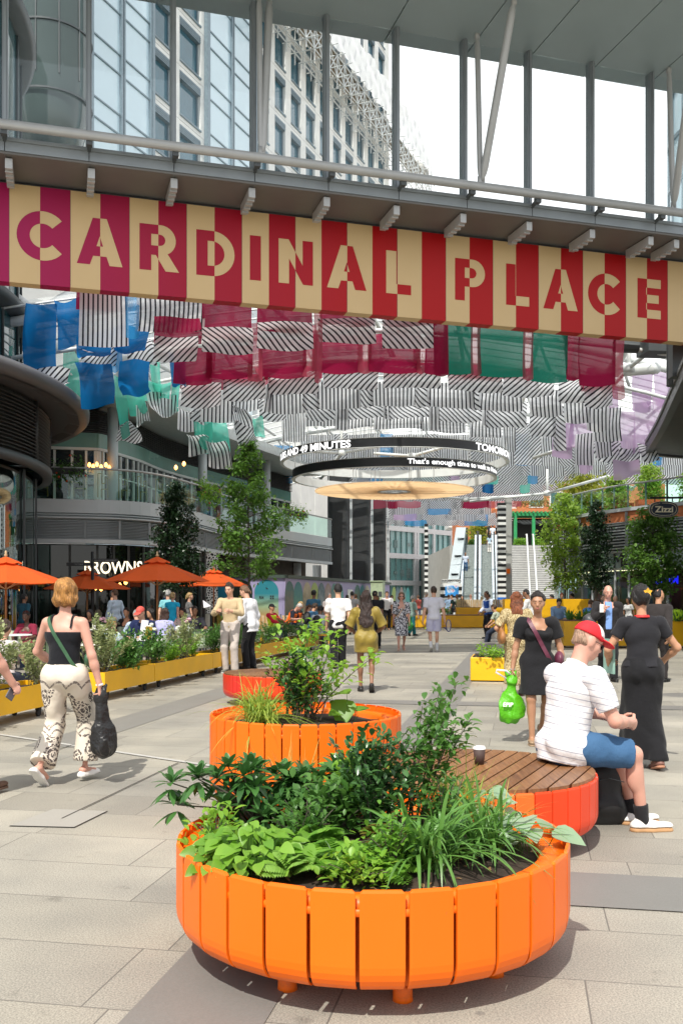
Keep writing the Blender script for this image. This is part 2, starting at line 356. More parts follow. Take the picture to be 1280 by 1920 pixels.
for k, (x, y) in enumerate(((0.35, 16.6), (5.4, 15.2))):
    q = MB(); q.lathe((x, y, 0), [(0.0, 0.006), (0.32, 0.006), (0.34, 0.0)], 28)
    tag(q.build('inspection_cover', dk, smooth=False), ('round dark cover flush in the paving behind the woman in olive', 'round dark cover flush in the paving right of the tall yellow planter')[k], 'manhole cover')

# ================================================================ FOOTBRIDGE / SCREEN WALL AND BANNER SIGN
W0 = Vector((-6.745, 18.97, 0)); WD = Vector((0.9594, 0.282, 0)).normalized(); WN = Vector((WD.y, -WD.x, 0))   # WN points to the viewer
def wp(s, n, z): return W0 + WD * s + WN * n + Vector((0, 0, z))
def wall_s(x): 
    k = (x - 640) / FPX; return (W0.y * k - W0.x) / (WD.x - WD.y * k)
br_t = thing('footbridge', 'grey glazed footbridge screen with round handrail crossing over the square', 'footbridge', tuple(wp(8, 0, 10.3)))
ANG = math.atan2(WD.y, WD.x)
def wbox(m, s0, s1, n0, n1, z0, z1): m.box(tuple(wp((s0 + s1) / 2, (n0 + n1) / 2, (z0 + z1) / 2)), (abs(s1 - s0), abs(n1 - n0), z1 - z0), ANG)
fx = MB(); S0, S1 = -3.0, 19.0
ms = [wall_s(x) for x in (10, 167, 325, 475, 612, 743, 870, 991, 1108, 1220)]; gap = ms[1] - ms[0]
edges = [S0, ms[0] - gap] + ms + [ms[-1] + gap, S1]
for a, b in zip(edges[:-1], edges[1:]): wbox(fx, a + 0.008, b - 0.008, 0.0, 0.16, 10.32, 10.60)
wbox(fx, S0, S1, -0.12, -0.003, 10.34, 10.57)
fx.build('fascia_beam', M['steel'], br_t)
lip = MB(); wbox(lip, S0, S1, 0.162, 0.20, 10.51, 10.56); lip.build('fascia_trim', M['steel'], br_t)
so = MB(); wbox(so, S0, S1, -2.4, 0.14, 10.27, 10.315)
for s in ms: wbox(so, s - 0.012, s + 0.012, -1.3, 0.12, 10.255, 10.268)
so.build('deck_soffit', M['taupe'], br_t)
rf = MB()
seams = [wall_s(x) for x in (-60, 120, 300, 480, 735, 890, 1000, 1120, 1235)]
ed = [S0 - 4] + [s for s in seams] + [S1 + 4]
for a, b in zip(ed[:-1], ed[1:]):   # soffit panels of the roof slab, with open joints running towards the viewer
    q = [wp(a + 0.012, -0.6, 14.18), wp(b - 0.012, -0.6, 14.18), wp(b - 0.012, 3.5, 14.18), wp(a + 0.012, 3.5, 14.18)]
    q2 = [p + Vector((0, 0, 0.06)) for p in q]
    rf.add(q + q2, [(0, 3, 2, 1), (4, 5, 6, 7), (0, 1, 5, 4), (1, 2, 6, 5), (2, 3, 7, 6), (3, 0, 4, 7)])
rf.build('roof_soffit', M['soffit'], br_t)
rb = MB(); wbox(rb, S0 - 4, S1 + 4, -0.6, 3.5, 14.25, 14.6); rb.build('roof_slab', M['steel'], br_t)
for s in [ms[0] - gap] + ms + [ms[-1] + gap]:
    m_ = MB(); wbox(m_, s - 0.055, s + 0.055, -0.16, 0.05, 10.60, 14.178); wbox(m_, s - 0.025, s + 0.025, 0.05, 0.09, 10.60, 14.178); m_.build('mullion', M['steel'], br_t)
for a, b in zip([ms[0] - gap] + ms, ms + [ms[-1] + gap]):
    g_ = MB(); wbox(g_, a + 0.06, b - 0.06, -0.07, -0.055, 10.605, 14.175); g_.build('glass_pane', M['g_bridge'], br_t)
hr = MB(); hr.tube([wp(S0, 0.5, 10.68), wp(wall_s(1262), 0.5, 10.68)], 0.095, 14); hr.build('handrail', M['tube'], br_t, True)
for s in ms[:-1] + [ms[-1]]:
    c_ = MB(); c_.tube([wp(s, 0.10, 10.52), wp(s, 0.42, 10.60)], 0.045, 8); c_.box(tuple(wp(s, 0.42, 10.57)), (0.12, 0.14, 0.13), ANG); c_.build('rail_clamp', M['steel_d'], br_t)
def strut(a, b, r):
    st_ = MB(); d = (b - a).normalized(); st_.tube([a, a + d * 0.10, a + d * 0.16, a + d * 0.3, b - d * 0.3, b - d * 0.16, b - d * 0.1, b], [r * .55, r * .55, r * .8, r, r, r * .8, r * .55, r * .55], 12)
    st_.box(tuple(a), (0.10, 0.07, 0.22), ANG); st_.box(tuple(b), (0.10, 0.07, 0.2), ANG); st_.build('strut', M['tube'], br_t, True)
for xl, xt, sx in ((484, 505, 478), (886, 963, 881), (1238, 1312, 1236)):
    a = wp(wall_s(xl), 0.5, 10.80); Yt = (14.17 - CH) * FPX / 1120
    strut(a, Vector((atx(xt, Yt), Yt, 14.17)), 0.085)
    strut(wp(wall_s(sx) + 0.02, 0.5, 10.80), wp(wall_s(sx) + 0.02, 0.33, 14.15), 0.062)
# --- sign
SG0 = Vector((-7.1, 20.0, 0)); SD = Vector((0.957, 0.2886, 0)).normalized(); SN = Vector((SD.y, -SD.x, 0)); SANG = math.atan2(SD.y, SD.x)
PITCH, OFF = 0.6145, 0.178
def stripe_mat(name, invert):
    t = NT(name); sx = t.new('ShaderNodeSeparateXYZ'); t.l.new(t.coord(), sx.inputs[0])
    k = t.math('FLOOR', t.math('DIVIDE', t.math('SUBTRACT', sx.outputs[0], OFF), PITCH))
    odd = t.math('GREATER_THAN', t.math('FRACT', t.math('MULTIPLY', k, 0.5)), 0.25)
    if invert: odd = t.math('SUBTRACT', 1.0, odd)
    red = t.ramp(t.math('DIVIDE', sx.outputs[0], 8.0), [(0.05, (0.36, 0.006, 0.085)), (0.5, (0.36, 0.004, 0.028)), (1.0, (0.42, 0.002, 0.004))])
    n = t.noise(1.2, 3); cream = t.mix(n, (0.62, 0.44, 0.22), (0.68, 0.50, 0.27))
    t.set('Base Color', t.mix(odd, cream, red)); t.set('Roughness', 0.5); t.set('Specular IOR Level', 0.3); t.bump(t.noise(1.5, 2), 0.08, 0.05); return t.m
sg = thing('banner_sign', 'long red and cream striped overhead sign reading CARDINAL PLACE', 'sign', tuple(SG0) , SANG)
b_ = MB(); b_.box((8.0, 0.15, (8.14 + 10.2) / 2), (21.0, 0.30, 2.06)); b_.build('panel', stripe_mat('sign_stripes', False), sg, world=False)
for k in range(-2, 30, 2):
    q_ = MB(); q_.box((OFF + k * PITCH, -0.0025, 9.17), (.006, .003, 2.05)); q_.build('panel_seam', M['steel_d'], sg, world=False)
tr_ = MB(); tr_.box((8.0, 0.1, 10.215), (21.0, 0.16, 0.025)); tr_.build('top_trim', M['steel_d'], sg, world=False)
lt_m = stripe_mat('sign_letters', True)
def arc(cx, cy, r, a0, a1, n=14): return [(cx + r * math.cos(R(a0 + (a1 - a0) * i / n)), cy + r * math.sin(R(a0 + (a1 - a0) * i / n))) for i in range(n + 1)]
GL = {
 'C': (0.88, [arc(.5, .5, .52, 42, 318, 30) + arc(.5, .5, .26, 318, 42, 30)], []),
 'A': (0.95, [[(0, 0), (.27, 0), (.335, .19), (.615, .19), (.68, 0), (.95, 0), (.62, 1), (.33, 1)]], [[(.405, .4), (.545, .4), (.475, .62)]]),
 'R': (0.85, [[(0, 0), (.25, 0), (.25, .34), (.35, .34), (.56, 0), (.85, 0), (.60, .385)] + arc(.45, .67, .33, -55, 90, 12) + [(0, 1)]], [[(.25, .545)] + arc(.43, .67, .125, -90, 90, 8) + [(.25, .795)]]),
 'D': (0.85, [[(0, 0)] + arc(.35, .5, .5, -90, 90, 18) + [(0, 1)]], [[(.25, .225)] + arc(.35, .5, .275, -90, 90, 14) + [(.25, .775)]]),
 'I': (0.25, [[(0, 0), (.25, 0), (.25, 1), (0, 1)]], []),
 'N': (0.80, [[(0, 0), (.24, 0), (.24, .57), (.57, 0), (.80, 0), (.80, 1), (.56, 1), (.56, .43), (.23, 1), (0, 1)]], []),
 'L': (0.62, [[(0, 0), (.62, 0), (.62, .23), (.25, .23), (.25, 1), (0, 1)]], []),
 'P': (0.80, [[(0, 0), (.25, 0), (.25, .34)] + arc(.45, .67, .33, -90, 90, 12) + [(0, 1)]], [[(.25, .545)] + arc(.43, .67, .125, -90, 90, 8) + [(.25, .795)]]),
 'E': (0.68, [[(0, 0), (.68, 0), (.68, .22), (.25, .22), (.25, .39), (.62, .39), (.62, .60), (.25, .60), (.25, .78), (.68, .78), (.68, 1), (0, 1)]], []),
}
def glyph(ch, s0, z0, h, y=-0.006):
    w, outs, holes = GL[ch]; polys = [outs[0]] + holes; m = MB()
    flat = [p for q in polys for p in q]; tri = tessellate_polygon([[Vector((p[0], p[1], 0)) for p in q] for q in polys])
    m.add([(s0 + p[0] * h, y, z0 + p[1] * h) for p in flat], [tuple(t) for t in tri])
    for q in polys:
        n = len(q); m.add([(s0 + p[0] * h, y, z0 + p[1] * h) for p in q] + [(s0 + p[0] * h, 0.0, z0 + p[1] * h) for p in q], [(i, (i + 1) % n, n + (i + 1) % n, n + i) for i in range(n)])
    return m
for ch, c, w in zip('CARDINALPLACE', (1, 3, 5.05, 7.05, 8.5, 10.03, 12, 14, 17.05, 19.02, 21, 23, 25.05), (0,) * 13):
    wd = GL[ch][0]; z0 = 8.14 + 0.53
    glyph(ch, OFF + c * PITCH - wd * 0.51 * 1.0 + (0.04 if ch in 'LE' else 0), z0, 1.0).build('letter', lt_m, sg, world=False)
for s in [wall_s(x) + dx for x, dx in ((12, .05), (167, .05), (322, .05), (468, .05), (604, .1), (735, .1), (860, .1), (980, .15), (1095, .2), (1205, .2), (1250, .25))]:
    bk = MB(); a = wp(s, 0.02, 10.14); b2 = wp(s, -0.95, 10.14)
    bk.beam(a, b2, 0.14, 0.20)
    for q in range(4): bk.box(tuple(wp(s, -0.12 - q * 0.22, 10.03)), (0.145, 0.06, 0.05), ANG)
    bk.build('sign_bracket', M['tube'], br_t)
# ================================================================ TEXT
def text_mesh(s, size, bold=0.0, ext=0.01):
    cu = bpy.data.curves.new('t', 'FONT'); cu.body = s; cu.size = size; cu.extrude = ext; cu.offset = bold; cu.resolution_u = 3
    o = bpy.data.objects.new('t', cu); COL.objects.link(o); bpy.context.view_layer.update()
    me = bpy.data.meshes.new_from_object(o.evaluated_get(bpy.context.evaluated_depsgraph_get()))
    v = np.zeros(len(me.vertices) * 3); me.vertices.foreach_get('co', v); v = v.reshape(-1, 3)
    f = [tuple(p.vertices) for p in me.polygons]; bpy.data.objects.remove(o); bpy.data.curves.remove(cu); bpy.data.meshes.remove(me)
    return v, f
def text_on(name, s, size, o, ux, uz, mat_, parent=None, bold=0.0, ext=0.01, width=None, centre=True):
    v, f = text_mesh(s, size, bold, ext); ux = Vector(ux).normalized(); uz = Vector(uz).normalized(); un = ux.cross(uz)
    if centre: v[:, 0] -= (v[:, 0].min() + v[:, 0].max()) / 2; v[:, 1] -= (v[:, 1].min() + v[:, 1].max()) / 2
    if width: k = width / max(1e-6, v[:, 0].max() - v[:, 0].min()); v[:, 0] *= k
    P = np.array(o) + v[:, :1] * np.array(ux) + v[:, 1:2] * np.array(uz) + v[:, 2:3] * np.array(un)
    return link_mesh(name, P, f, mat_, parent)
lit_w = mat('lit_white_letters', (0.8, 0.75, 0.62), var=0, emit=(1.0, 0.86, 0.62), es=1.6)
neon = mat('blue_neon', (0.02, 0.02, 0.6), var=0, emit=(0.02, 0.02, 1.0), es=1.5)
led = mat('white_led', (0.8, 0.8, 0.8), var=0, emit=(1, 1, 1), es=1.1)
lampm = mat('warm_bulb', (0.9, 0.6, 0.3), var=0, emit=(1.0, 0.42, 0.10), es=5.0)
txt_d = mat('dark_lettering', (0.02, 0.02, 0.025), 0.5, var=0)

# ================================================================ STONE OFFICE TOWER BEHIND THE BRIDGE
TA = Vector((-16, 53.4, 0)); TD = Vector((0.383, 0.924, 0)).normalized(); TNn = Vector((TD.y, -TD.x, 0)); TANG = math.atan2(TD.y, TD.x)
def tt(x): k = (x - 640) / FPX; return (TA.y * k - TA.x) / (TD.x - TD.y * k)
def tp(t, n, z): return TA + TD * t + TNn * n + Vector((0, 0, z))
tow = thing('office_tower', 'pale stone office tower with grid of dark windows and blue glass bays, behind footbridge', 'office building', tuple(TA))
FL, SILL = 3.7, 34.55 - 3.7 * 4
wins = [(tt(112), tt(145)), (tt(283), tt(322)), (tt(337), tt(376))] + [(a, a + 1.95) for a in [tt(483) + i * 3.05 for i in range(10)]]
bays = [(tt(166), tt(279)), (tt(386), tt(473))]
T0, T1 = -14, tt(483) + 9 * 3.05 + 3.4; ZB, ZT = 0.0, 90.0
spans = sorted(wins + bays); sw = MB(); prev = T0
def tbox(m, t0, t1, n0, n1, z0, z1): m.box(tuple(tp((t0 + t1) / 2, (n0 + n1) / 2, (z0 + z1) / 2)), (abs(t1 - t0), abs(n1 - n0), z1 - z0), TANG)
for a, b in spans:
    tbox(sw, prev, a, -0.9, 0, ZB, ZT); prev = b
tbox(sw, prev, T1, -14, 0, ZB, ZT)
NF = 20
for a, b in wins:
    z = ZB
    for k in range(NF):
        s0 = SILL + k * FL
        if s0 <= z: continue
        tbox(sw, a, b, -0.9, -0.012, z, s0); z = s0 + 3.0
    tbox(sw, a, b, -0.9, -0.012, z, ZT)
sw.build('stone_wall', M['stone'], tow)
jm = MB()
for k in range(NF): tbox(jm, T0, T1, -0.2, 0.006, SILL + k * FL - 0.42, SILL + k * FL - 0.40)
jm.build('stone_joint', mat('stone_joint', (0.40, 0.39, 0.37), 0.8), tow)
wm, wpn = {}, {}
frame_m = mat('slate_blue_frame', (0.20, 0.26, 0.30), 0.5, 0.2)
rest, restp = MB(), MB()
for a, b in wins:
    w = b - a
    for k in range(NF - 1):
        s0 = SILL + k * FL
        if s0 < ZB: continue
        c = tp((a + b) / 2, 0, s0); px_ = 640 + FPX * c.x / c.y; py0 = HY - FPX * (s0 + 3.0 - CH) / c.y; py1 = HY - FPX * (s0 - CH) / c.y
        vis = py1 > -10 and py0 < 400
        m_ = MB() if vis else rest; q_ = MB() if vis else restp
        tbox(m_, a, b, -0.35, 0.10, s0 - 0.12, s0); tbox(m_, a + .01, b - .01, -0.30, 0.02, s0 + 2.45, s0 + 2.98)
        for z_ in (2.55, 2.68, 2.81): tbox(m_, a + .01, b - .01, 0.021, 0.045, s0 + z_, s0 + z_ + 0.05)
        for t_ in (a + 0.06, b - 0.06): tbox(m_, t_ - 0.05, t_ + 0.05, -0.34, -0.2, s0 + 0.003, s0 + 2.447)
        tbox(m_, a + 0.112, b - 0.112, -0.34, -0.21, s0 + 0.003, s0 + 0.1)
        tbox(q_, a + 0.11, b - 0.11, -0.31, -0.29, s0 + 0.1, s0 + 2.45)
        if vis:
            o_ = m_.build('window', frame_m, tow); link_mesh('pane', np.array(q_.v) - np.array(tow.location), q_.f, M['dg_blue'], o_)
tag(rest.build('window', frame_m, tow), kind='stuff'); tag(restp.build('pane', M['dg_blue'], tow), kind='stuff')
for a, b in bays:
    gl_ = MB(); tbox(gl_, a, b, -0.5, 0.12, ZB, ZT); o_ = gl_.build('glass_bay', M['dg_sky'], tow)
    mm = MB(); md = (a + b) / 2
    for t_ in (a + .08, md - .12, md + .12, b - .08): tbox(mm, t_ - 0.07, t_ + 0.07, 0.121, 0.30, ZB, ZT)
    tbox(mm, a - 0.25, a - 0.002, -0.2, 0.35, ZB, ZT); tbox(mm, b + 0.002, b + 0.25, -0.2, 0.35, ZB, ZT)
    for k in range(NF):
        for dz in (0.2, -1.0): tbox(mm, a + .16, b - .16, 0.121, 0.2, SILL + k * FL + dz, SILL + k * FL + dz + 0.09)
    link_mesh('mullion', np.array(mm.v) - np.array(tow.location), mm.f, mat('bay_frame', (0.20, 0.26, 0.30), 0.4, 0.3), o_)
cb = Vector((-14.15, 46.5, 0)); cyl = MB()
cyl.lathe(tuple(cb), [(0.05, 22.4), (0.9, 22.5), (1.5, 23.2), (1.85, 24.4), (2.0, 26), (2.0, 60)], 40)
st_t = thing('glass_stair_tower', 'dark curved glass tower with rounded foot at the top left corner', 'glass tower', tuple(cb))
cyl.build('glass', dark_glass('smoked_glass', (0.06, 0.085, 0.08), 0.05, 0.4, 0.2), st_t, True)
cr = MB()
for z in (25.2, 28.4, 31.6, 34.8): cr.lathe(tuple(cb), [(2.0, z), (2.06, z), (2.06, z + 0.09), (2.0, z + 0.09)], 40)
for a in range(0, 360, 30): cr.tube([cb + Vector((2.02 * math.cos(R(a)), 2.02 * math.sin(R(a)), 26)), cb + Vector((2.02 * math.cos(R(a)), 2.02 * math.sin(R(a)), 60))], 0.04, 5)
cr.build('frame', M['steel_d'], st_t)
# scaffold
sc_t = thing('scaffold', 'white lattice scaffold wrapped with white sheeting across the stone tower', 'scaffolding', tuple(tp(30, 1, 46)))
lat = MB(); ta, tb = tt(395), tt(772)
n = int((tb - ta) / 1.6)
for i in range(n + 1):
    t_ = ta + i * (tb - ta) / n; zb_ = 47.6
    for nn in (0.5, 2.3):
        lat.tube([tp(t_, nn, zb_ - .5 - (i % 3) * 0.25), tp(t_, nn, zb_ + 2.4)], 0.055, 5)
    lat.tube([tp(t_, 0.1, zb_), tp(t_, 3.4, zb_)], 0.05, 4); lat.tube([tp(t_, 0.1, zb_ + 2), tp(t_, 3.1, zb_ + 2)], 0.05, 4)
    if i < n:
        t2 = ta + (i + 1) * (tb - ta) / n
        lat.tube([tp(t_, 2.3, zb_), tp(t2, 2.3, zb_ + 2)], 0.055, 4); lat.tube([tp(t2, 2.3, zb_), tp(t_, 2.3, zb_ + 2)], 0.055, 4); 0
        0
for nn in (0.5, 2.3):
    for dz in (0, 1.0, 2): lat.tube([tp(ta, nn, 47.6 + dz), tp(tb + 1.5, nn, 47.6 + dz)], 0.06, 5)
lat.build('lattice', M['white_steel'], sc_t)
bo = MB(); tbox(bo, ta, tb, 0.6, 2.2, 49.7, 49.78); bo.build('boards', mat('scaffold_boards', (0.30, 0.24, 0.17), 0.8), sc_t)
sh_ = MB(); N1, N2 = 90, 8; vv = []
for i in range(N1 + 1):
    for j in range(N2 + 1):
        t_ = ta + (tb - ta) * i / N1; z_ = 49.9 + 5.0 * j / N2; nn = 2.55 - 0.12 * j + 0.12 * math.sin(i * 0.9 + j) + 0.1 * math.sin(i * 2.3 - j * 1.3)
        vv.append(tuple(tp(t_, nn, z_ + 0.15 * math.sin(i * .7))))
sh_.add(vv, [(i * (N2 + 1) + j, (i + 1) * (N2 + 1) + j, (i + 1) * (N2 + 1) + j + 1, i * (N2 + 1) + j + 1) for i in range(N1) for j in range(N2)])
tbox(sh_, tb - 0.05, tb, -0.5, 2.4, 49.9, 54.6)
sh_.build('sheeting', mat('white_sheeting', (0.78, 0.78, 0.77), 0.6, var=0.08, vs_=0.8), sc_t, True)
gt = thing('glass_tower', 'blue glass office tower edge at the top right corner', 'office building', (26.5, 62, 0))
m_ = MB(); m_.lathe((26.5, 62, 0), [(5.1, 15), (5.1, 60)], 40); m_.build('glass', M['dg_sky'], gt, True)
m_ = MB()
for z in range(16, 60, 3): m_.lathe((26.5, 62, 0), [(5.1, z), (5.2, z), (5.2, z + .25), (5.1, z + .25)], 40)
for a in range(0, 360, 15): m_.tube([(26.5 + 5.14 * math.cos(R(a)), 62 + 5.14 * math.sin(R(a)), 15), (26.5 + 5.14 * math.cos(R(a)), 62 + 5.14 * math.sin(R(a)), 60)], 0.07, 4)
m_.build('frame', mat('bay_frame', (0.2, .26, .3)), gt)
# ================================================================ NEAR LEFT DRUM BUILDING
def ring_building(name, label, c, groups, parent=None): pass
DC = (-19.8, 28.0, 0)
dr = thing('drum_building', 'round corner building with louvred drum, grey canopy rim and curved glass shopfront on the left', 'building', DC)
SEG = 128
m_ = MB(); m_.lathe(DC, [(10.5, 7.38), (11.6, 7.25), (11.95, 7.22), (12.06, 7.32), (12.06, 7.5), (11.9, 7.64), (10.0, 7.9)], SEG); m_.build('canopy_rim', mat('canopy_grey', (0.125, 0.125, 0.13), 0.45, 0.2, vs_=1), dr, True)
m_ = MB()
for k in range(40):
    a = 2 * math.pi * k / 40
    for a0, a1, r0, r1, z in ((a + .012, a + 2 * math.pi / 40 - .012, 10.8, 11.75, 7.21),):
        q = [(r0, a0, 7.40), (r1, a0, 7.222), (r1, a1, 7.222), (r0, a1, 7.40)]
        m_.add([(DC[0] + r * math.cos(t_), DC[1] + r * math.sin(t_), z_ - .012) for r, t_, z_ in q], [(0, 1, 2, 3)])
m_.build('canopy_soffit_panel', mat('dark_soffit', (.10, .097, .095), .6), dr)
m_ = MB(); m_.lathe(DC, [(10.62, 5.5), (10.62, 7.4)], SEG); m_.build('drum_wall', M['louvre_d'], dr, True)
m_ = MB()
z = 5.62
while z < 7.25: m_.lathe(DC, [(10.63, z), (10.84, z - 0.03), (10.84, z - 0.015), (10.63, z + 0.02)], SEG); z += 0.105
for k in range(24):
    a = 2 * math.pi * k / 24 + .03; m_.box((DC[0] + 10.8 * math.cos(a), DC[1] + 10.8 * math.sin(a), 6.45), (0.12, 0.06, 1.8), a)
m_.build('louvre', M['louvre_d'], dr, True)
m_ = MB(); m_.lathe(DC, [(10.6, 5.35), (10.9, 5.35), (10.9, 5.58), (10.6, 5.58)], SEG); m_.build('drum_trim', M['steel_d'], dr, True)
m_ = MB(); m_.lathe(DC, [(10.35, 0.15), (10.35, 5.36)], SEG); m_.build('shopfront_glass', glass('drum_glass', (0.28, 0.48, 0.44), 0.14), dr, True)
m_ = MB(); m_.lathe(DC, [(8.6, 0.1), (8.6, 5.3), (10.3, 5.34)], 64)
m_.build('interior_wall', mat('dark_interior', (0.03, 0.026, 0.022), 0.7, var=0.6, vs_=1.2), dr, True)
m_ = MB()
for k in range(28):
    a = 2 * math.pi * k / 28 + .05; m_.box((DC[0] + 10.4 * math.cos(a), DC[1] + 10.4 * math.sin(a), 2.75), (0.06, 0.05, 5.2), a)
m_.lathe(DC, [(10.3, 0), (10.46, 0), (10.46, 0.18), (10.3, 0.18)], SEG)
m_.build('shopfront_frame', M['steel_d'], dr)
m_ = MB()
for k, (x, y, Y) in enumerate(((38, 1092, 30.2), (46, 1092, 30.2), (55, 1091, 30.2), (70, 1092, 30.4), (78, 1093, 30.4), (5, 1094, 30))): m_ = MB(); p = at(x, y, Y); m_.lathe(tuple(p + Vector((-0.6, 0, 0))), [(0.001, -0.06), (0.05, -0.03), (0.06, 0.02), (0.001, 0.06)], 8); m_.build('lamp', lampm, dr, True)
m_ = MB(); m_.lathe(DC, [(9.9, 7.6), (9.9, 30)], SEG); m_.build('upper_glass', dark_glass('drum_upper_glass', (0.02, 0.075, 0.085), 0.04, 0.5, 0.4), dr, True)
m_ = MB(); 
for z0 in (10.1, 14.5, 19): m_.lathe(DC, [(9.85, z0 - .1), (10.25, z0), (10.4, z0 + 0.18), (10.2, z0 + .36), (9.85, z0 + .4)], SEG)
for k in range(36):
    a = 2 * math.pi * k / 36; m_.box((DC[0] + 9.93 * math.cos(a), DC[1] + 9.93 * math.sin(a), 14), (0.08, 0.06, 12), a)
m_.build('upper_frame', M['steel_d'], dr, True)
# ================================================================ CURVED TERRACE BUILDING (left)
BP = spline([(-17, 32.4), (-10.2, 33.6), (-7.3, 34.8), (-5.95, 38.4), (-5.2, 42.9), (-2.95, 49.5), (-0.6, 56.0)], 7)
tb_t = thing('terrace_building', 'curved grey two storey building with glazed upper terrace and louvred band on the left', 'building', (-9, 38, 0))
m_ = MB(); m_.strip(BP, (-3.2, 0.05), 4.52, 5.0); m_.build('terrace_slab', M['fascia'], tb_t)
m_ = MB(); m_.strip(BP, (-3.0, -0.10), 4.30, 4.518); m_.strip(BP, (-0.098, 0.12), 4.33, 4.38); m_.strip(BP, (-0.098, 0.06), 4.44, 4.47); m_.strip(BP, (-0.3, 0.08), 3.46, 3.60); m_.build('cornice', M['fascia'], tb_t)
m_ = MB()
for k in range(12): m_.strip(BP, (-0.20, 0.0 if k % 1 == 0 else 0), 3.62 + k * 0.055, 3.62 + k * 0.055 + 0.022)
for i in range(0, len(BP), 3):
    p = offset_path(BP, 0.0)[i]; a = math.atan2(*(Vector(BP[min(i + 1, len(BP) - 1)]) - Vector(BP[max(i - 1, 0)])).to_2d().yx) if False else 0
    m_.box((p[0], p[1], 3.95), (0.06, 0.06, 0.66))
m_.strip(BP, (-0.32, -0.21), 3.61, 4.29)
m_.build('louvre_band', M['louvre'], tb_t)
m_ = MB(); m_.wall(offset_path(BP, 0.02), 5.02, 6.05); m_.build('balustrade_glass', M['g_green'], tb_t, True)
m_ = MB(); m_.tube([(p[0], p[1], 6.10) for p in offset_path(BP, 0.02)], 0.04, 8); m_.build('balustrade_rail', M['tube'], tb_t, True)
brass = mat('brass_frame', (0.36, 0.27, 0.09), 0.4, 0.6)
IN = offset_path(BP, -0.12)
for i in range(0, 22, 2):
    a, b = IN[i], IN[i + 1]; m_ = MB(); q = lambda t, z: (a[0] + (b[0] - a[0]) * t, a[1] + (b[1] - a[1]) * t, z)
    for t0, z0, t1, z1 in ((0, 5.1, 0, 5.95), (.9, 5.1, .9, 5.8), (0, 5.95, .35, 5.95), (.35, 5.95, .35, 5.6), (.35, 5.6, .65, 5.6), (.65, 5.6, .65, 5.8), (.65, 5.8, .9, 5.8), (.3, 5.1, .3, 5.4), (.3, 5.4, .9, 5.4)): m_.beam(q(t0, z0), q(t1, z1), 0.03, 0.03)
    m_.build('brass_grille', brass, tb_t)
UP = offset_path(BP, -2.6)
m_ = MB(); m_.wall(UP, 5.0, 7.12); m_.build('upper_glazing', dark_glass('terrace_glass', (0.015, 0.025, 0.03), 0.03, 0.5, 0.5, 1.0), tb_t)
m_ = MB(); UPf = offset_path(BP, -2.56)
m_.strip(BP, (-2.62, -2.5), 7.12, 7.22); m_.strip(BP, (-2.62, -2.5), 5.0, 5.1); m_.strip(BP, (-2.62, -2.52), 6.2, 6.24)
acc = 0.0
for i in range(len(UPf) - 1):
    a, b = Vector(UPf[i]), Vector(UPf[i + 1]); L = (b - a).length; nn = max(1, round(L / 1.7))
    for k in range(nn): p = a + (b - a) * (k / nn); m_.box((p.x, p.y, 6.1), (0.09, 0.08, 2.0), math.atan2(b.y - a.y, b.x - a.x))
m_.build('window_frame', M['white_steel'], tb_t)
m_ = MB(); m_.strip(BP, (-2.66, -2.54), 7.22, 7.78); m_.build('transom_glazing', mat('green_transom', (0.17, 0.34, 0.29), 0.25, var=0.2, vs_=0.5), tb_t)
m_ = MB()
for k in range(10): m_.strip(BP, (-2.66, -2.46), 7.80 + k * 0.085, 7.80 + k * 0.085 + 0.03)
m_.strip(BP, (-2.8, -2.661), 7.78, 8.68); m_.build('upper_louvre', M['louvre_d'], tb_t)
m_ = MB(); m_.strip(BP, (-3.5, 0.1), 8.68, 8.80); m_.strip(BP, (-3.0, -0.2), 8.802, 9.25); m_.strip(BP, (0.102, 0.2), 8.66, 8.86); m_.build('eave', mat('pale_eave', (0.50, 0.53, 0.53), 0.5), tb_t)
for x, Y in ((212, 36.2), (380, 42.6), (500, 50)):
    m_ = MB(); X = atx(x, Y); m_.tube([(X, Y, 5.0), (X, Y, 8.68)], 0.2, 16); m_.build('upper_column', M['fascia'], tb_t, True)
# ground floor
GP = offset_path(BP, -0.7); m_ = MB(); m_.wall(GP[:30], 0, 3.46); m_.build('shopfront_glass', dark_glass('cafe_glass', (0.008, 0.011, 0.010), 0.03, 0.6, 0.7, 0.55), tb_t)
m_ = MB()
for i in range(0, 30, 2): p = offset_path(BP, -0.66)[i]; m_.box((p[0], p[1], 1.73), (0.07, 0.07, 3.44))
m_.strip(BP[:31], (-0.72, -0.62), 2.2, 2.26); m_.strip(BP[:31], (-0.75, -0.60), 0, 0.2); m_.build('shopfront_frame', M['steel_d'], tb_t)
m_ = MB(); m_.wall(offset_path(BP, -1.6)[28:], 0, 3.6); m_.build('block_wall', mat('brown_blockwork', (0.12, 0.095, 0.07), 0.85, var=0.25, vs_=2), tb_t)
for x, Y in ((556, 55), (594, 58.5), (470, 48), (385, 41)):
    m_ = MB(); X = atx(x, Y); m_.tube([(X, Y, 0), (X, Y, 3.5)], 0.26 if x > 400 else 0.2, 16); m_.build('column', M['white'], tb_t, True)
text_on('lettering', 'BROWNS', 0.62, at(208, 1064, 33.2) + Vector((0.1, 0.0, 0)), (1, 0.16, 0), (0, 0, 1), lit_w, tb_t, bold=0.008, width=1.95)
m_ = MB()
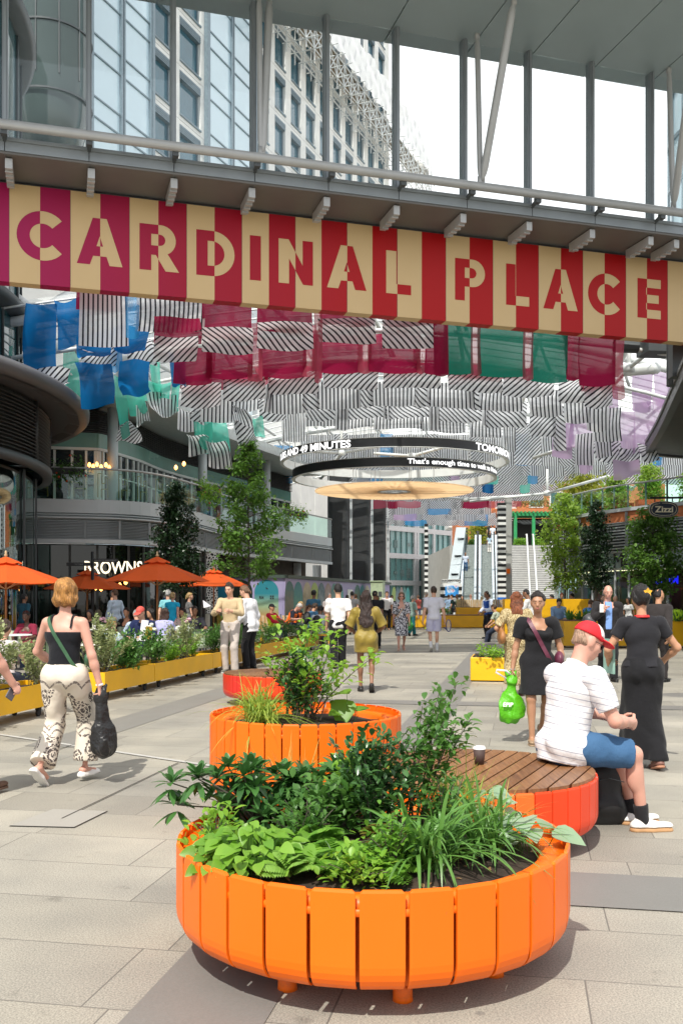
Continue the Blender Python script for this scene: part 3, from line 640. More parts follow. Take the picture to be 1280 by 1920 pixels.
for x, y, Y in ((236, 1092, 33.5), (258, 1083, 33.8), (225, 1098, 33), (180, 1102, 33), (190, 1104, 33), (330, 877, 36.5), (345, 870, 36.5), (175, 875, 36), (182, 871, 36), (190, 876, 36), (199, 872, 36), (168, 872, 36), (205, 877, 36)): m_ = MB(); m_.lathe(tuple(at(x, y, Y - 0.35)), [(0.001, -0.09), (0.06, -0.04), (0.065, 0.03), (0.02, 0.10), (0.001, 0.1)], 8); m_.build('lamp', lampm, tb_t, True)
ps = MB(); a, b = at(386, 1120, 40.6), at(408, 1120, 40.8); ps.beam((a.x, a.y, 2.15), (b.x, b.y, 2.15), 0.08, 2.6)
t = NT('perforated_screen'); v_ = t.new('ShaderNodeTexVoronoi', feature='DISTANCE_TO_EDGE'); v_.inputs['Scale'].default_value = 9; t.l.new(t.coord(), v_.inputs['Vector'])
t.set('Base Color', t.ramp(v_.outputs[0], [(0.10, (0.75, 0.75, 0.73)), (0.16, (0.01, 0.01, 0.01))])); ps.build('patterned_screen', t.m, tb_t)
ps = MB(); a = at(382, 1120, 40.2); ps.box((a.x, a.y, 1.75), (0.12, 0.12, 3.5)); ps.build('screen_post', M['black'], tb_t)
# ================================================================ DARK CLAD PIERS, GRIDDED OFFICE BLOCK
for i, (x0, x1, Y) in enumerate(((615, 655, 57.5), (658, 695, 63.5), (698, 725, 69.5))):
    X0, X1 = atx(x0, Y), atx(x1, Y); c = ((X0 + X1) / 2, Y + 1.2, 0)
    t_ = thing('clad_pier', ('near black clad pier rising over the hoarding beside the terrace building', 'near black clad pier between two others', 'near black clad pier next to the white gridded office block')[i], 'pier', c)
    m_ = MB(); m_.box((c[0], c[1], 4.7), (X1 - X0, 2.4, 9.4), -0.05); bevel(m_.build('shaft', mat('black_cladding', (0.028, 0.03, 0.032), 0.5, var=0.4, vs_=0.8, bump=0.2, bs=3), t_), 0.3, 5)
    m_ = MB(); m_.box((c[0] + (X1 - X0) / 2 + 0.10, c[1] - 0.6, 4.7), (0.14, 0.5, 9.2), -0.05); m_.build('flute', M['fascia'], t_)
A0 = Vector((atx(726, 118), 118, 0)); A1 = Vector((atx(880, 132), 132, 0)); d = (A1 - A0); L = d.length; d.normalize(); nrm = Vector((d.y, -d.x, 0)); an = math.atan2(d.y, d.x)
ob = thing('office_block', 'white gridded office block with teal glazing beyond the black piers', 'office building', tuple(A0))
def ap(s, n, z): return A0 + d * s + nrm * n + Vector((0, 0, z))
m_ = MB(); m_.box(tuple(ap(L / 2, -4.1, 9)), (L, 8, 18), an); m_.build('glazing', dark_glass('teal_window', (0.20, 0.42, 0.42), 0.06, 0.55, 0.25, 1.0), ob)
m_ = MB()
for z in (3.35, 6.72, 10.1, 13.5): m_.box(tuple(ap(L / 2, 0.05, z)), (L + .3, 0.3, 0.62), an)
for f in (0.0, 0.305, 0.335, 0.53, 0.75, 1.0): m_.box(tuple(ap(L * f, 0.0, 7)), (0.36, 0.38, 14), an)
m_.build('grid_frame', mat('white_grid', (0.80, 0.81, 0.83), 0.5), ob)
m_ = MB()
for i in range(16): m_.box(tuple(ap(L * (i + .5) / 16, -0.02, 7)), (0.06, 0.16, 14), an)
for i in range(14):
    for z in (8.4, 4.8): 
        if random.random() < .5: m_.box(tuple(ap(L * (i + .3) / 14, -0.03, z - .2)), (0.7, 0.12, 1.2 * random.random() + .3), an)
m_.build('blind', mat('office_blind', (0.20, 0.30, 0.30), 0.6, var=.4), ob)
# ================================================================ HOARDING
H0 = Vector((-6.9, 43.9, 0)); H1 = Vector((-2.54, 43.6, 0)); H2 = Vector((3.3, 66, 0)); HH = 2.42
ho = thing('hoarding', 'lilac site hoarding with a row of arched pictures and a dark green top rail', 'hoarding', tuple(H1))
lil = mat('lilac_panel', (0.36, 0.32, 0.52), 0.6, var=0.06, vs_=1)
m_ = MB(); m_.beam(H0 + Vector((0, .05, HH / 2)), H1 + Vector((-.1, .05, HH / 2)), 0.1, HH); m_.beam(H1 + Vector((-.05, 0, HH / 2)), H2 + Vector((-.05, 0, HH / 2)), 0.1, HH); m_.build('panel', lil, ho)
m_ = MB(); m_.beam(H0 + Vector((0, 0, HH + .08)), H1 + Vector((0.05, 0, HH + .08)), 0.24, 0.15); m_.beam(H1 + Vector((0.0, .13, HH + .08)), H2 + Vector((0, 0, HH + .08)), 0.24, 0.15); m_.build('top_rail', mat('dark_green_rail', (0.05, 0.075, 0.06), 0.6), ho)
def arch(o, u, w, h, z0, out, name, mt, parent):
    m = MB(); r = w / 2; pts = [(-r, z0), (r, z0)] + [(r * math.cos(R(a)), z0 + h - r * 1.0 + r * math.sin(R(a))) for a in range(0, 181, 15)]
    tri = tessellate_polygon([[Vector((p[0], p[1], 0)) for p in pts]])
    m.add([tuple(o + u * p[0] + out * 0.012 + Vector((0, 0, p[1]))) for p in pts], [tuple(t_) for t_ in tri]); return m.build(name, mt, parent)
def grad_mat(name, stops, ns=2.5, namt=0.35):
    key = ('gr', name)
    if key in _mc: return _mc[key]
    t = NT(name); s = t.new('ShaderNodeSeparateXYZ'); t.l.new(t.coord(), s.inputs[0]); n = t.noise(ns, 4)
    k = t.math('ADD', t.math('DIVIDE', s.outputs[2], 2.3), t.math('MULTIPLY', t.math('SUBTRACT', n, 0.5), namt)); t.set('Base Color', t.ramp(k, stops)); t.set('Roughness', 0.5); _mc[key] = t.m; return t.m
uF = (H1 - H0).normalized(); oF = Vector((uF.y, -uF.x, 0)); uS = (H2 - H1).normalized(); oS = Vector((uS.y, -uS.x, 0))
sunset = grad_mat('sunset_picture', [(0.25, (0.45, 0.22, 0.05)), (0.5, (0.30, 0.42, 0.25)), (0.75, (0.02, 0.22, 0.28))], 1, 0.05)
for x, w, mt in ((401, 1.5, grad_mat('city_picture', [(0.3, (0.45, 0.30, 0.05)), (0.5, (0.02, 0.2, 0.3)), (0.9, (0.02, 0.25, 0.42))], 6, .5)), (452, 1.05, mat('dark_green_picture', (0.012, 0.03, 0.02), .5)), (500, 1.10, sunset)):
    p = Vector((atx(x, 43.75), 0, 0)); p = H0 + uF * ((p.x - H0.x) / uF.x); arch(p, uF, w, 2.25, 0.1, oF, 'arch_picture', mt, ho)
    if x == 500:
        text_on('lettering', 'RX', 0.16, p + oF * 0.02 + Vector((-.22, 0, 1.55)), uF, (0, 0, 1), txt_d, ho, .004, .002)
        m_ = MB(); 
        for dx, dz in ((.2, 0), (.3, 0), (.2, -.1), (.3, -.1)): m_.box(tuple(p + oF * 0.02 + uF * dx + Vector((0, 0, 1.6 + dz))), (.07, .01, .07))
        m_.add([tuple(p + oF * .02 + uF * a_ + Vector((0, 0, b_))) for a_, b_ in ((-.02, 1.92), (-.02, 2.05), (.02, 1.98), (.1, 1.92))], [(0, 1, 2), (0, 2, 3)]); m_.build('emblem', txt_d, ho)
    if x == 452: text_on('lettering', 'TH', 0.3, p + oF * 0.02 + Vector((.1, 0, 1.5)), uF, (0, 0, 1), mat('yellow_text', (.6, .55, .02), .5, var=0), ho, .006, .002)
def sS(x): k = (x - 640) / FPX; return (H1.y * k - H1.x) / (uS.x - uS.y * k)
pal = [((.03, .12, .12), (.18, .16, .12)), ((.02, .18, .22), (.06, .25, .2)), ((.45, .40, .28), (.2, .17, .1)), ((.3, .42, .1), (.4, .5, .15)), ((.05, .12, .16), (.3, .36, .4)), ((.3, .22, .2), (.45, .38, .36)), ((.06, .22, .2), (.3, .4, .4)), ((.03, .3, .3), (.1, .4, .35))]
xs = [542.5, 558.7, 575.5, 589.5, 602, 614.7, 626, 637]
for k, x in enumerate(xs + [669.5, 679, 688, 738, 745, 752, 758, 764]):
    s = sS(x); c1, c2 = pal[k % 8]; arch(H1 + uS * s, uS, 1.45 if k < 8 else 1.6, 2.2, 0.1, oS, 'arch_picture', grad_mat('arch_art_%d' % (k % 8), [(0.25, c1), (0.5, c2), (0.9, c1)], 4, 0.8), ho)
m_ = MB(); m_.beam(H1 + uS * sS(651) + oS * .02 + Vector((0, 0, 1.6)), H1 + uS * sS(660) + oS * .02 + Vector((0, 0, 1.6)), 0.02, .8); m_.build('poster', M['white'], ho)
p = at(708, 1120, 58.5); kc = thing('utility_cabinet', 'pale green utility cabinet standing against the lilac hoarding', 'cabinet', (p.x, p.y, 0))
m_ = MB(); m_.box((p.x, p.y, 1.25), (0.75, 0.9, 2.5), -.2); bevel(m_.build('body', mat('pale_green_metal', (.42, .50, .33), .5), kc), .02)
m_ = MB(); m_.box((p.x, p.y - .02, 2.53), (0.82, 1.0, .06), -.2); m_.build('lid', mat('pale_green_metal', (.42, .5, .33)), kc)
m_ = MB(); m_.box((p.x + .12, p.y - .49, 1.75), (0.22, 0.04, .3), -.2); m_.build('meter', M['steel_d'], kc)
# ================================================================ STAIRS, ESCALATORS, UPPER TERRACE
ZU = 6.45
def pxline(x0, x1, Y): return atx(x0, Y), atx(x1, Y)
YB, YT = 78.0, 90.0
def escal(xb, xt, label):   # centre px at mid / top
    cb_ = Vector((atx(xb, YB), YB, 0)); ct = Vector((atx(xt, YT), YT, ZU)); t_ = thing('escalator', label, 'escalator', tuple(cb_), group='escalators up to the terrace')
    d_ = (ct - cb_); n_ = 30; m = MB(); side = Vector((1, -0.15, 0)).normalized()
    for i in range(n_):
        p = cb_ + d_ * (i / n_); q = cb_ + d_ * ((i + 1) / n_)
        m.add([tuple(p - side * .5), tuple(p + side * .5), tuple(p + side * .5 + Vector((0, 0, d_.z / n_))), tuple(p - side * .5 + Vector((0, 0, d_.z / n_))), tuple(q - side * .5), tuple(q + side * .5)], [(0, 1, 2, 3), (3, 2, 5, 4)])
    m.build('steps', mat('escalator_step', (0.30, 0.34, 0.33), 0.45, 0.3, var=0.25, vs_=8), t_)
    for sd in (-1, 1):
        a, b = cb_ + side * sd * .72, ct + side * sd * .72
        m = MB(); m.beam(a + Vector((0, 0, .5)), b + Vector((0, 0, .5)), 0.5, 1.0); m.build('skirt_panel', mat('brushed_steel', (0.50, 0.58, 0.64), 0.4, 0.1, var=.1), t_)
        m = MB(); m.beam(a + Vector((0, 0, 1.0)), b + Vector((0, 0, 1.0)), 0.03, 0.55); m.build('balustrade_glass', M['g_clear'], t_)
        m = MB(); m.tube([a + Vector((0, -.7, .55)), a + Vector((0, -.5, 1.1)), a + Vector((0, .1, 1.32)), b + Vector((0, .1, 1.3)), b + Vector((0, .8, 1.25))], 0.06, 6); m.build('handrail', M['rubber'], t_, True)
escal(877, 880, 'left hand escalator rising to the terrace beside the teal glazed block')
escal(912, 911, 'right hand escalator beside the striped column with blue foot')
m = MB(); a0, a1 = Vector((atx(838, YB), YB, .6)), Vector((atx(862, YT), YT, ZU + .9)); m.beam(a0 + Vector((.3, 0, .5)), a1 + Vector((.1, 0, .4)), 0.9, 0.8)
ra = thing('escalator_side_ramp', 'pale grey metal clad slope along the left side of the escalators', 'ramp', tuple(a0)); m.build('casing', mat('pale_cladding', (0.40, 0.46, 0.48), .4, .2), ra)
m = MB()
for f in (.3, .55, .8): p = a0 + (a1 - a0) * f; m.box((p.x + .25, p.y - .2, p.z + .93), (.6, .4, .04))
m.build('vent_slot', M['black'], ra)
stx = thing('staircase', 'wide pale stone staircase up to the terrace with central handrail', 'stairs', (atx(1000, YB), YB, 0))
m = MB(); ns = 38; no = MB()
for i in range(ns):
    y0 = YB + (YT - YB) * i / ns; z1 = ZU * (i + 1) / ns; m.box(((atx(956, YB) + 22.5) / 2 + 0.18 * (y0 - YB), (y0 + YT + .4) / 2, z1 - ZU / ns / 2 - 0.0005 * i), (22.5 - atx(956, YB), YT + .4 - y0, ZU / ns - 0.002)); no.box(((atx(956, YB) + 22.5) / 2 + 0.18 * (y0 - YB), y0 - .012, z1 - .05), (22.4 - atx(956, YB), .02, .06))
no.build('nosing', mat('step_nosing', (.20, .20, .20), .7), stx)
m.build('steps', mat('pale_step_stone', (0.50, 0.50, 0.485), .7, var=.12, vs_=3), stx)
m = MB()
for x in (957, 1001, 1046):
    for dx in ((-.3, .3) if x == 1001 else (0,)):
        a = Vector((atx(x, YB) + dx, YB, 1.0)); b = Vector((atx(x, YB) + dx + 2.0, YT, ZU + 1.0)); m.tube([a, b, b + Vector((0, .4, 0))], 0.07, 6); m.tube([a - Vector((0, 0, .5)), b - Vector((0, 0, .5))], 0.04, 6)
        for f in np.linspace(0, 1, 8): p = a + (b - a) * f; m.tube([p, p - Vector((0, 0, 1.0))], 0.05, 5)
m.build('handrail', M['white_steel'], stx, True)
ut = thing('upper_terrace', 'raised terrace slab at the head of the stairs and escalators', 'terrace', (14, 92, 0))
m = MB(); m.box((30.2, 110, ZU / 2), (40, 39, ZU)); m.build('slab', M['concrete'], ut)
bb = thing('brick_building', 'orange brick building with white framed windows above the stairs', 'building', (16, 104, ZU))
m = MB(); X0, X1 = atx(855, 105), atx(928, 105); m.box(((X0 + X1) / 2, 107, ZU + 5.5), (X1 - X0, 4, 11)); X2, X3 = atx(985, 112), atx(1037, 112); m.box(((X2 + X3) / 2 + 6, 114.5, ZU + 7), (X3 - X2 + 14, 5, 14)); m.build('brick_wall', M['brick'], bb)
for i in range(5):
    for j in range(3):
        f = MB(); x = X2 + 1.2 + i * 2.4; z = ZU + 6.5 + j * 2.6; f.box((x, 111.98, z), (1.7, .12, 1.9)); fo = f.build('window', M['white_steel'], bb)
        q = MB(); q.box((x, 111.9, z), (1.4, .06, 1.6)); link_mesh('pane', np.array(q.v) - np.array(bb.location), q.f, M['dg_teal'], fo)
m = MB()
for i in range(4): m.box((X0 + .8 + i * 1.2, 104.96, ZU + 1.4), (.9, .1, 2.6))
m.build('shop_window', M['dg'], bb)
m = MB(); m.box(((X2 + X3) / 2 - 6, 115, ZU + 5.8), (9, 5, 5)); m.build('rendered_wall', M['white'], bb)
m = MB(); X4, X5 = atx(945, 99), atx(1078, 99)
# restaurant pavilion with green pergola
pv = thing('pergola', 'bright green timber pergola over black framed terrace restaurant at the head of the stairs', 'pergola', ((X4 + X5) / 2, 97, ZU))
grn = mat('green_paint', (0.02, 0.26, 0.085), 0.5)
m = MB(); zt = CH + 155 / FPX * 96
m.box(((X4 + X5) / 2, 95.9, zt), (X5 - X4, .2, .25)); m.box(((X4 + X5) / 2, 98.5, zt), (X5 - X4, .2, .25))
for i in range(18): m.box((X4 + .3 + i * (X5 - X4 - .5) / 17, 97.2, zt + .2), (.14, 3.6, .2))
for x in (965, 999, 1040, 1075): m.box((atx(x, 96), 95.9, (zt + ZU) / 2), (.3, .3, zt - ZU))
m.build('timber_frame', grn, pv)
m = MB(); m.box(((X4 + X5) / 2, 100.5, (ZU + zt) / 2 - .1), (X5 - X4, .2, zt - ZU - .3)); m.build('black_glazing', M['black'], pv)
m = MB(); m.add([(X4 + .4, 99.5, zt - .1), (X5, 99.5, zt - .1), (X5, 96.2, zt - .95), (X4 + 1.4, 96.2, zt - .95)], [(0, 1, 2, 3)]); m.build('awning', mat('charcoal_awning', (.05, .055, .06), .8), pv)
m = MB(); m.box(((X4 + X5) / 2, 101, zt + .55), (X5 - X4 + 2, 6, .5)); m.build('brick_parapet', M['brick'], pv)
# striped columns
def striped(x, Y, w, ztop, label, grp):
    X = atx(x, Y); t_ = thing('striped_column', label, 'column', (X, Y, 0), group=grp)
    m = MB(); m.cur = 0; n = 0; z = 1.55 if x > 900 else 1.5
    m.box((X, Y, z / 2 + .001), (w, w, z)); 
    m.build('blue_foot', mat('blue_paint', (.02, .17, .62), .45), t_)
    bk, wh = MB(), MB(); h = (ztop - z) / (34 if x > 900 else 26); k = 0
    while z < ztop - 1e-3: (bk if k % 2 else wh).box((X, Y, z + h / 2), (w, w, h - .0005)); z += h; k += 1
    bk.build('black_band', M['black'], t_); wh.build('white_band', M['white'], t_)
striped(939.5, 58, .47, 7.25, 'tall black and white banded column beside the right hand escalator', 'banded columns')
striped(798.5, 74, .27, 7.2, 'slimmer black and white banded column in front of the gridded office block', 'banded columns')
cc_ = thing('concrete_pillar', 'plain grey concrete pillar just behind the striped column', 'pillar', (atx(952, 61), 61, 0))
m = MB(); m.box((atx(952, 61), 61, 3.9), (.38, .6, 7.8)); bevel(m.build('shaft', M['concrete'], cc_), .03)
m = MB(); m.box((atx(950, 61), 60.6, 3.2), (.2, .18, .3)); m.build('orange_box', M['orange'], cc_)
# information kiosk
KX, KY = atx(845, 62), 62.0; ki = thing('information_kiosk', 'black and white banded kiosk headed INFORMATION with a blue screen', 'kiosk', (KX, KY, 0))
kb, kw = MB(), MB()
for k in range(10): (kw if k % 2 else kb).box((KX, KY, .12 + k * .235 + .11), (1.36, .5, .234))
kb.build('black_band', M['black'], ki); kw.build('white_band', M['white'], ki)
m = MB(); m.box((KX, KY, 2.62), (1.3, .2, .2)); m.build('sign_board', M['white'], ki)
text_on('lettering', 'INFORMATION', .17, (KX, KY - .105, 2.62), (1, 0, 0), (0, 0, 1), txt_d, ki, .003, .003, width=1.16)
m = MB(); m.box((KX + .02, KY - .27, 1.97), (.86, .04, .66)); t = NT('poster_screen'); v = t.noise(2.5, 3)
t.set('Base Color', t.ramp(v, [(.4, (.02, .22, .65)), (.55, (.05, .35, .8)), (.62, (.7, .75, .85)), (.7, (.55, .08, .25))])); m.build('screen', t.m, ki)
# ================================================================ RIGHT TERRACE BUILDING
RP = spline([(30, 62), (20, 57.5), (13.0, 53.5), (10.6, 48), (10.25, 44), (10.8, 40.8), (12.0, 38.0), (14.5, 34.5), (20, 30)], 7)
rb_t = thing('brick_banded_building', 'curved building with terracotta band, dark louvres and glazed roof terrace on the right', 'building', (12, 42, 0))
m = MB(); m.strip(RP, (3.2, -0.02), 5.02, 5.16) if False else m.strip(RP, (-4, 0.10), 5.04, 5.18); m.build('coping', M['fascia'], rb_t)
m = MB(); m.strip(RP, (-4, 0.0), 4.62, 5.035); m.build('terracotta_band', M['brick'], rb_t)
m = MB(); m.strip(RP, (-0.6, -0.12), 3.45, 4.615); m.build('louvre_backing', M['louvre_d'], rb_t)
m = MB()
for k in range(9): m.strip(RP, (-.1, 0.03), 3.52 + k * .122, 3.58 + k * .122)
m.build('louvre', M['louvre'], rb_t)
m = MB(); m.strip(RP, (-.3, .06), 4.58, 4.615); m.strip(RP, (-.3, .06), 3.38, 3.448)
acc = 0
for i in range(0, len(RP), 4): p = offset_path(RP, .05)[i]; m.box((p[0], p[1], 4.2), (.09, .09, 1.62))
m.build('louvre_frame', M['louvre'], rb_t)
m = MB(); m.wall(offset_path(RP, .02), 5.19, 6.08); m.build('balustrade_glass', M['g_green'], rb_t, True)
m = MB(); m.tube([(p[0], p[1], 6.12) for p in offset_path(RP, .02)], .035, 6)
for i in range(0, len(RP), 2): p = offset_path(RP, -.04)[i]; m.box((p[0], p[1], 5.65), (.06, .06, .95))
m.build('balustrade_rail', M['tube'], rb_t)
m = MB(); m.strip(RP, (-.12, -.02), 2.75, 3.37); m.build('glass_fascia', mat('pale_glass_fascia', (.28, .36, .35), .15, var=.1), rb_t)
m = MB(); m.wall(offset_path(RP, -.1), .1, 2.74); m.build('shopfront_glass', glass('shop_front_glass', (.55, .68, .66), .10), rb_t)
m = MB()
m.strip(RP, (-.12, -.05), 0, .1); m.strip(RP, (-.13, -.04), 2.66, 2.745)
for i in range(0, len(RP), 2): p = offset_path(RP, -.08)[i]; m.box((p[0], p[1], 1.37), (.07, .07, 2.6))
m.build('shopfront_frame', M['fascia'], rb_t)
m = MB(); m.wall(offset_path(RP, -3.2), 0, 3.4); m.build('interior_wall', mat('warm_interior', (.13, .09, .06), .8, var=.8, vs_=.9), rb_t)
m = MB()
for i in range(14, 50, 2):
    p = offset_path(RP, -1.4)[i]; m = MB(); m.box((p[0], p[1], 2.72), (.35, .35, .05)); m.build('ceiling_light', mat('ceiling_lamp', (.8, .7, .5), var=0, emit=(1, .8, .5), es=3), rb_t)
for i in range(16, 48, 3):
    p = offset_path(RP, -1.0)[i]; m = MB(); m.box((p[0], p[1], 1.2), (.5, .3, 1.5), random.random()); m.build('display_stand', mat('display_%d' % (i % 4), [(.25, .35, .42), (.45, .42, .36), (.12, .2, .28), (.35, .12, .16)][i % 4], .7), rb_t)
def rp_at(x, off=0.0):   # point of the front on the sight line of column x
    for i in range(len(RP) - 1, 20, -1):
        p, q = RP[i], RP[i - 1]
        if (p[0] / p[1] * FPX + 640 - x) * (q[0] / q[1] * FPX + 640 - x) <= 0:
            a_, b_ = Vector((*p, 0)), Vector((*q, 0)); u_ = (a_ - b_).normalized(); f = (p[0] / p[1] * FPX + 640 - x) / ((p[0] / p[1] - q[0] / q[1]) * FPX); c_ = a_ + (b_ - a_) * f; return c_ + Vector((u_.y, -u_.x, 0)) * off, u_
    return None
for s_, x, sz in (('M', 1158, .85), ('&', 1170, .7), ('S', 1184, .85)):
    r_ = rp_at(x, .0)
    if r_: text_on('lettering', s_, sz, r_[0] + Vector((r_[1].y, -r_[1].x, 0)) * .02 + Vector((0, 0, 3.05)), r_[1], (0, 0, 1), txt_d, rb_t, .0, .01)
r_ = rp_at(1229, -.6)
if r_: text_on('neon_lettering', 'DENIM', .42, r_[0] + Vector((0, 0, 2.24)), (1, -.4, 0), (0, 0, 1), neon, rb_t, .014, .01, width=.86)
r_ = rp_at(1092, 0.02)
if r_: text_on('window_lettering', 'BE YOU', .34, r_[0] + Vector((0, 0, 2.2)), r_[1], (0, 0, 1), M['white'], rb_t, .004, .004)
bx = MB()
for x, y, Y in ((1140, 953, 44), (1165, 953, 43.5), (1213, 949, 42)): p = at(x, y, Y); bx.box((p.x, p.y, 5.5), (.95, .5, .62))
bx.build('terrace_chair', mat('orange_red_chair', (.55, .10, .03), .6), rb_t)
# ================================================================ NEAR RIGHT CANOPY, HANGING SIGN
CP = spline([(7.2, 18.0), (8.7, 24.4), (10.6, 32.0), (11.5, 35.9), (11.95, 37.6), (12.9, 38.6), (15, 39.2), (20, 39.6)], 6)
cn = thing('canopy_building', 'building corner under a wide dark curved canopy at the right edge', 'building', (12, 34, 0))
m = MB(); m.strip(CP, (.9, 0.0), 7.18, 7.24)
cgrey = mat('canopy_grey', (0.20, 0.195, 0.19))
m = MB(); m.strip(CP, (0.0, .22), 7.18, 7.50); m.strip(CP, (-.05, .1), 7.502, 7.62); m.build('canopy_rim', cgrey, cn)
m = MB(); Q1, Q2 = offset_path(CP, .2), offset_path(CP, 3.0)
m = MB()
OP = CP
for i in range(len(CP) - 1):
    a, b = Vector((*offset_path(CP, .23)[i], 7.26)), Vector((*offset_path(CP, .23)[i + 1], 7.26)); c_, e_ = Vector((*offset_path(CP, 3.2)[i + 1], 7.45)), Vector((*offset_path(CP, 3.2)[i], 7.45))
    m.add([tuple(a + (b - a) * .03), tuple(b - (b - a) * .03), tuple(c_ + (e_ - c_) * .03), tuple(e_ - (e_ - c_) * .03)], [(0, 1, 2, 3)])
m.build('canopy_soffit_panel', M['taupe'], cn)
LP = offset_path(CP, 1.5)
m = MB(); m.strip(CP, (3.2, .3), 7.47, 7.66); m.build('canopy_roof', M['steel_d'], cn)
m = MB(); m.wall(LP, 5.1, 7.4); m.build('louvre_wall', M['louvre_d'], cn)
m = MB()
for k in range(20): m.strip(CP, (1.38, 1.48), 5.2 + k * .11, 5.24 + k * .11)
m.build('louvre', M['louvre_d'], cn)
m = MB(); m.strip(CP, (1.3, 1.6), 4.95, 5.12); m.build('trim', M['steel_d'], cn)
m = MB(); m.wall(offset_path(CP, 2.0), 0, 4.95); m.build('shopfront_glass', M['dg_teal'], cn)
m = MB(); m.tube([(atx(1262, 27), 27, 7.5), (atx(1262, 27), 27, 9.4)], .2, 12); m.box((atx(1268, 26), 26, 8.6), (.35, .35, 2.2)); m.build('column', M['steel_d'], cn)
m = MB(); p = at(1222, 652, 29); m.box(tuple(p + Vector((.3, 0, 0))), (1.25, .9, .42), .1); m.tube([at(1150, 648, 29), at(1195, 650, 29)], .2, 10); m.build('duct', M['steel_d'], cn)
zs = at(1243, 955, 29.5); zt_ = thing('hanging_sign', 'dark blue oval hanging restaurant sign with cream lettering under the right canopy', 'sign', tuple(zs))
def oval(a, b, y0, y1, p=2.6, n=48): return [(math.copysign(abs(math.cos(2 * math.pi * k / n)) ** (2 / p), math.cos(2 * math.pi * k / n)) * a, math.copysign(abs(math.sin(2 * math.pi * k / n)) ** (2 / p), math.sin(2 * math.pi * k / n)) * b) for k in range(n)]
def oval_plate(a, b, yf, th): 
    m = MB(); P = oval(a, b, 0, 0); n = len(P); m.add([(zs.x + x, zs.y + yf, zs.z + z) for x, z in P] + [(zs.x + x, zs.y + yf + th, zs.z + z) for x, z in P], [tuple(range(n))[::-1] , tuple(range(n, 2 * n))] + [(i, (i + 1) % n, n + (i + 1) % n, n + i) for i in range(n)]); return m
navy = mat('navy_sign', (.008, .014, .03), .4); crm = mat('cream_sign', (.62, .56, .40), .5)
oval_plate(.445, .245, -.03, .06).build('rim', mat('bronze_rim', (.30, .27, .23), .4, .4), zt_); oval_plate(.425, .228, -.036, .002).build('face', navy, zt_)
def oval_ring(a, b, w, y, a0, a1, n=30):
    m = MB(); vs_ = []
    for k in range(n + 1):
        t_ = R(a0 + (a1 - a0) * k / n); c, s = math.cos(t_), math.sin(t_); c, s = math.copysign(abs(c) ** .77, c), math.copysign(abs(s) ** .77, s)
        vs_ += [(zs.x + c * a, zs.y + y, zs.z + s * b), (zs.x + c * (a - w), zs.y + y, zs.z + s * (b - w))]
    m.add(vs_, [(2 * k, 2 * k + 2, 2 * k + 3, 2 * k + 1) for k in range(n)]); return m
oval_ring(.385, .195, .012, -.04, -18, 95).build('cream_line', crm, zt_); oval_ring(.385, .195, .012, -.04, 185, 300).build('cream_line', crm, zt_)
text_on('lettering', 'Zizzi', .26, zs + Vector((0, -.042, 0)), (1, 0, 0), (0, 0, 1), crm, zt_, .006, .003, width=.56)
for k, ch in enumerate('ROMANTICALLY'): a_ = R(178 - k * 6.6); text_on('small_lettering', ch, .055, zs + Vector((.375 * math.copysign(abs(math.cos(a_)) ** .77, math.cos(a_)), -.041, .185 * abs(math.sin(a_)) ** .77)), (math.sin(a_), 0, -math.cos(a_)), (math.cos(a_), 0, math.sin(a_)), crm, zt_, 0, .002) if k < 12 else None
for k, ch in enumerate('ITALIAN'): a_ = R(-62 + k * 6.8); text_on('small_lettering', ch, .055, zs + Vector((.375 * math.cos(a_) ** .77, -.041, -.185 * abs(math.sin(a_)) ** .77)), (-math.sin(a_), 0, math.cos(a_)), (-math.cos(a_), 0, -math.sin(a_)), crm, zt_, 0, .002)
m = MB(); m.beam(zs + Vector((-.42, 0, .35)), zs + Vector((1.6, 0, .37)), .06, .06); m.beam(zs + Vector((-.27, 0, .35)), zs + Vector((-.27, 0, .23)), .03, .03); m.beam(zs + Vector((.27, 0, .35)), zs + Vector((.27, 0, .23)), .03, .03); m.build('bracket', M['black'], zt_)
# ================================================================ GLASS ROOF OF THE SQUARE
gr = thing('glass_roof', 'white tubular steel and glass roof arching over the square above the fabric', 'glass roof', (2, 45, 12))
def roof_z(x, y):
    u = max(-1.0, min(1.0, ((x - 0.15 * (y - 40)) - 2) / 15.0)); return 9.7 + 3.0 * (1 - math.exp(-(y - 24) / 12.0)) - 3.0 * u * u * min(1.0, .35 + (y - 24) / 20.0)
m = MB()
YS = [29, 36, 42, 48, 54, 60, 66, 72]
for y in YS: 
    pts = [(x + .15 * (y - 40), y, roof_z(x + .15 * (y - 40), y)) for x in np.linspace(-13, 17, 17)]; m.tube(pts, .16, 8)
    pts = [(x + .15 * (y - 40), y, roof_z(x + .15 * (y - 40), y) - 1.1) for x in np.linspace(-10, 14, 13)]; m.tube(pts, .07, 6)
    for x in np.linspace(-10, 14, 9): X = x + .15 * (y - 40); m.tube([(X, y, roof_z(X, y)), (X + .6, y + .6, roof_z(X, y) - 1.1)], .06, 5)
m.build('arch_tube', M['white_steel'], gr, True)
m = MB()
for x in np.linspace(-13, 17, 11): m.tube([(x + .15 * (y - 40), y, roof_z(x + .15 * (y - 40), y) + .1) for y in np.linspace(28, 72, 13)], .09, 6)
for y in np.linspace(28, 72, 31): m.tube([(x + .15 * (y - 40), y, roof_z(x + .15 * (y - 40), y) + .2) for x in np.linspace(-13, 17, 9)], .035, 4, False)
m.build('purlin', M['white_steel'], gr, True)
m = MB(); xs_, ys_ = np.linspace(-13, 17, 16), np.linspace(28, 72, 17)
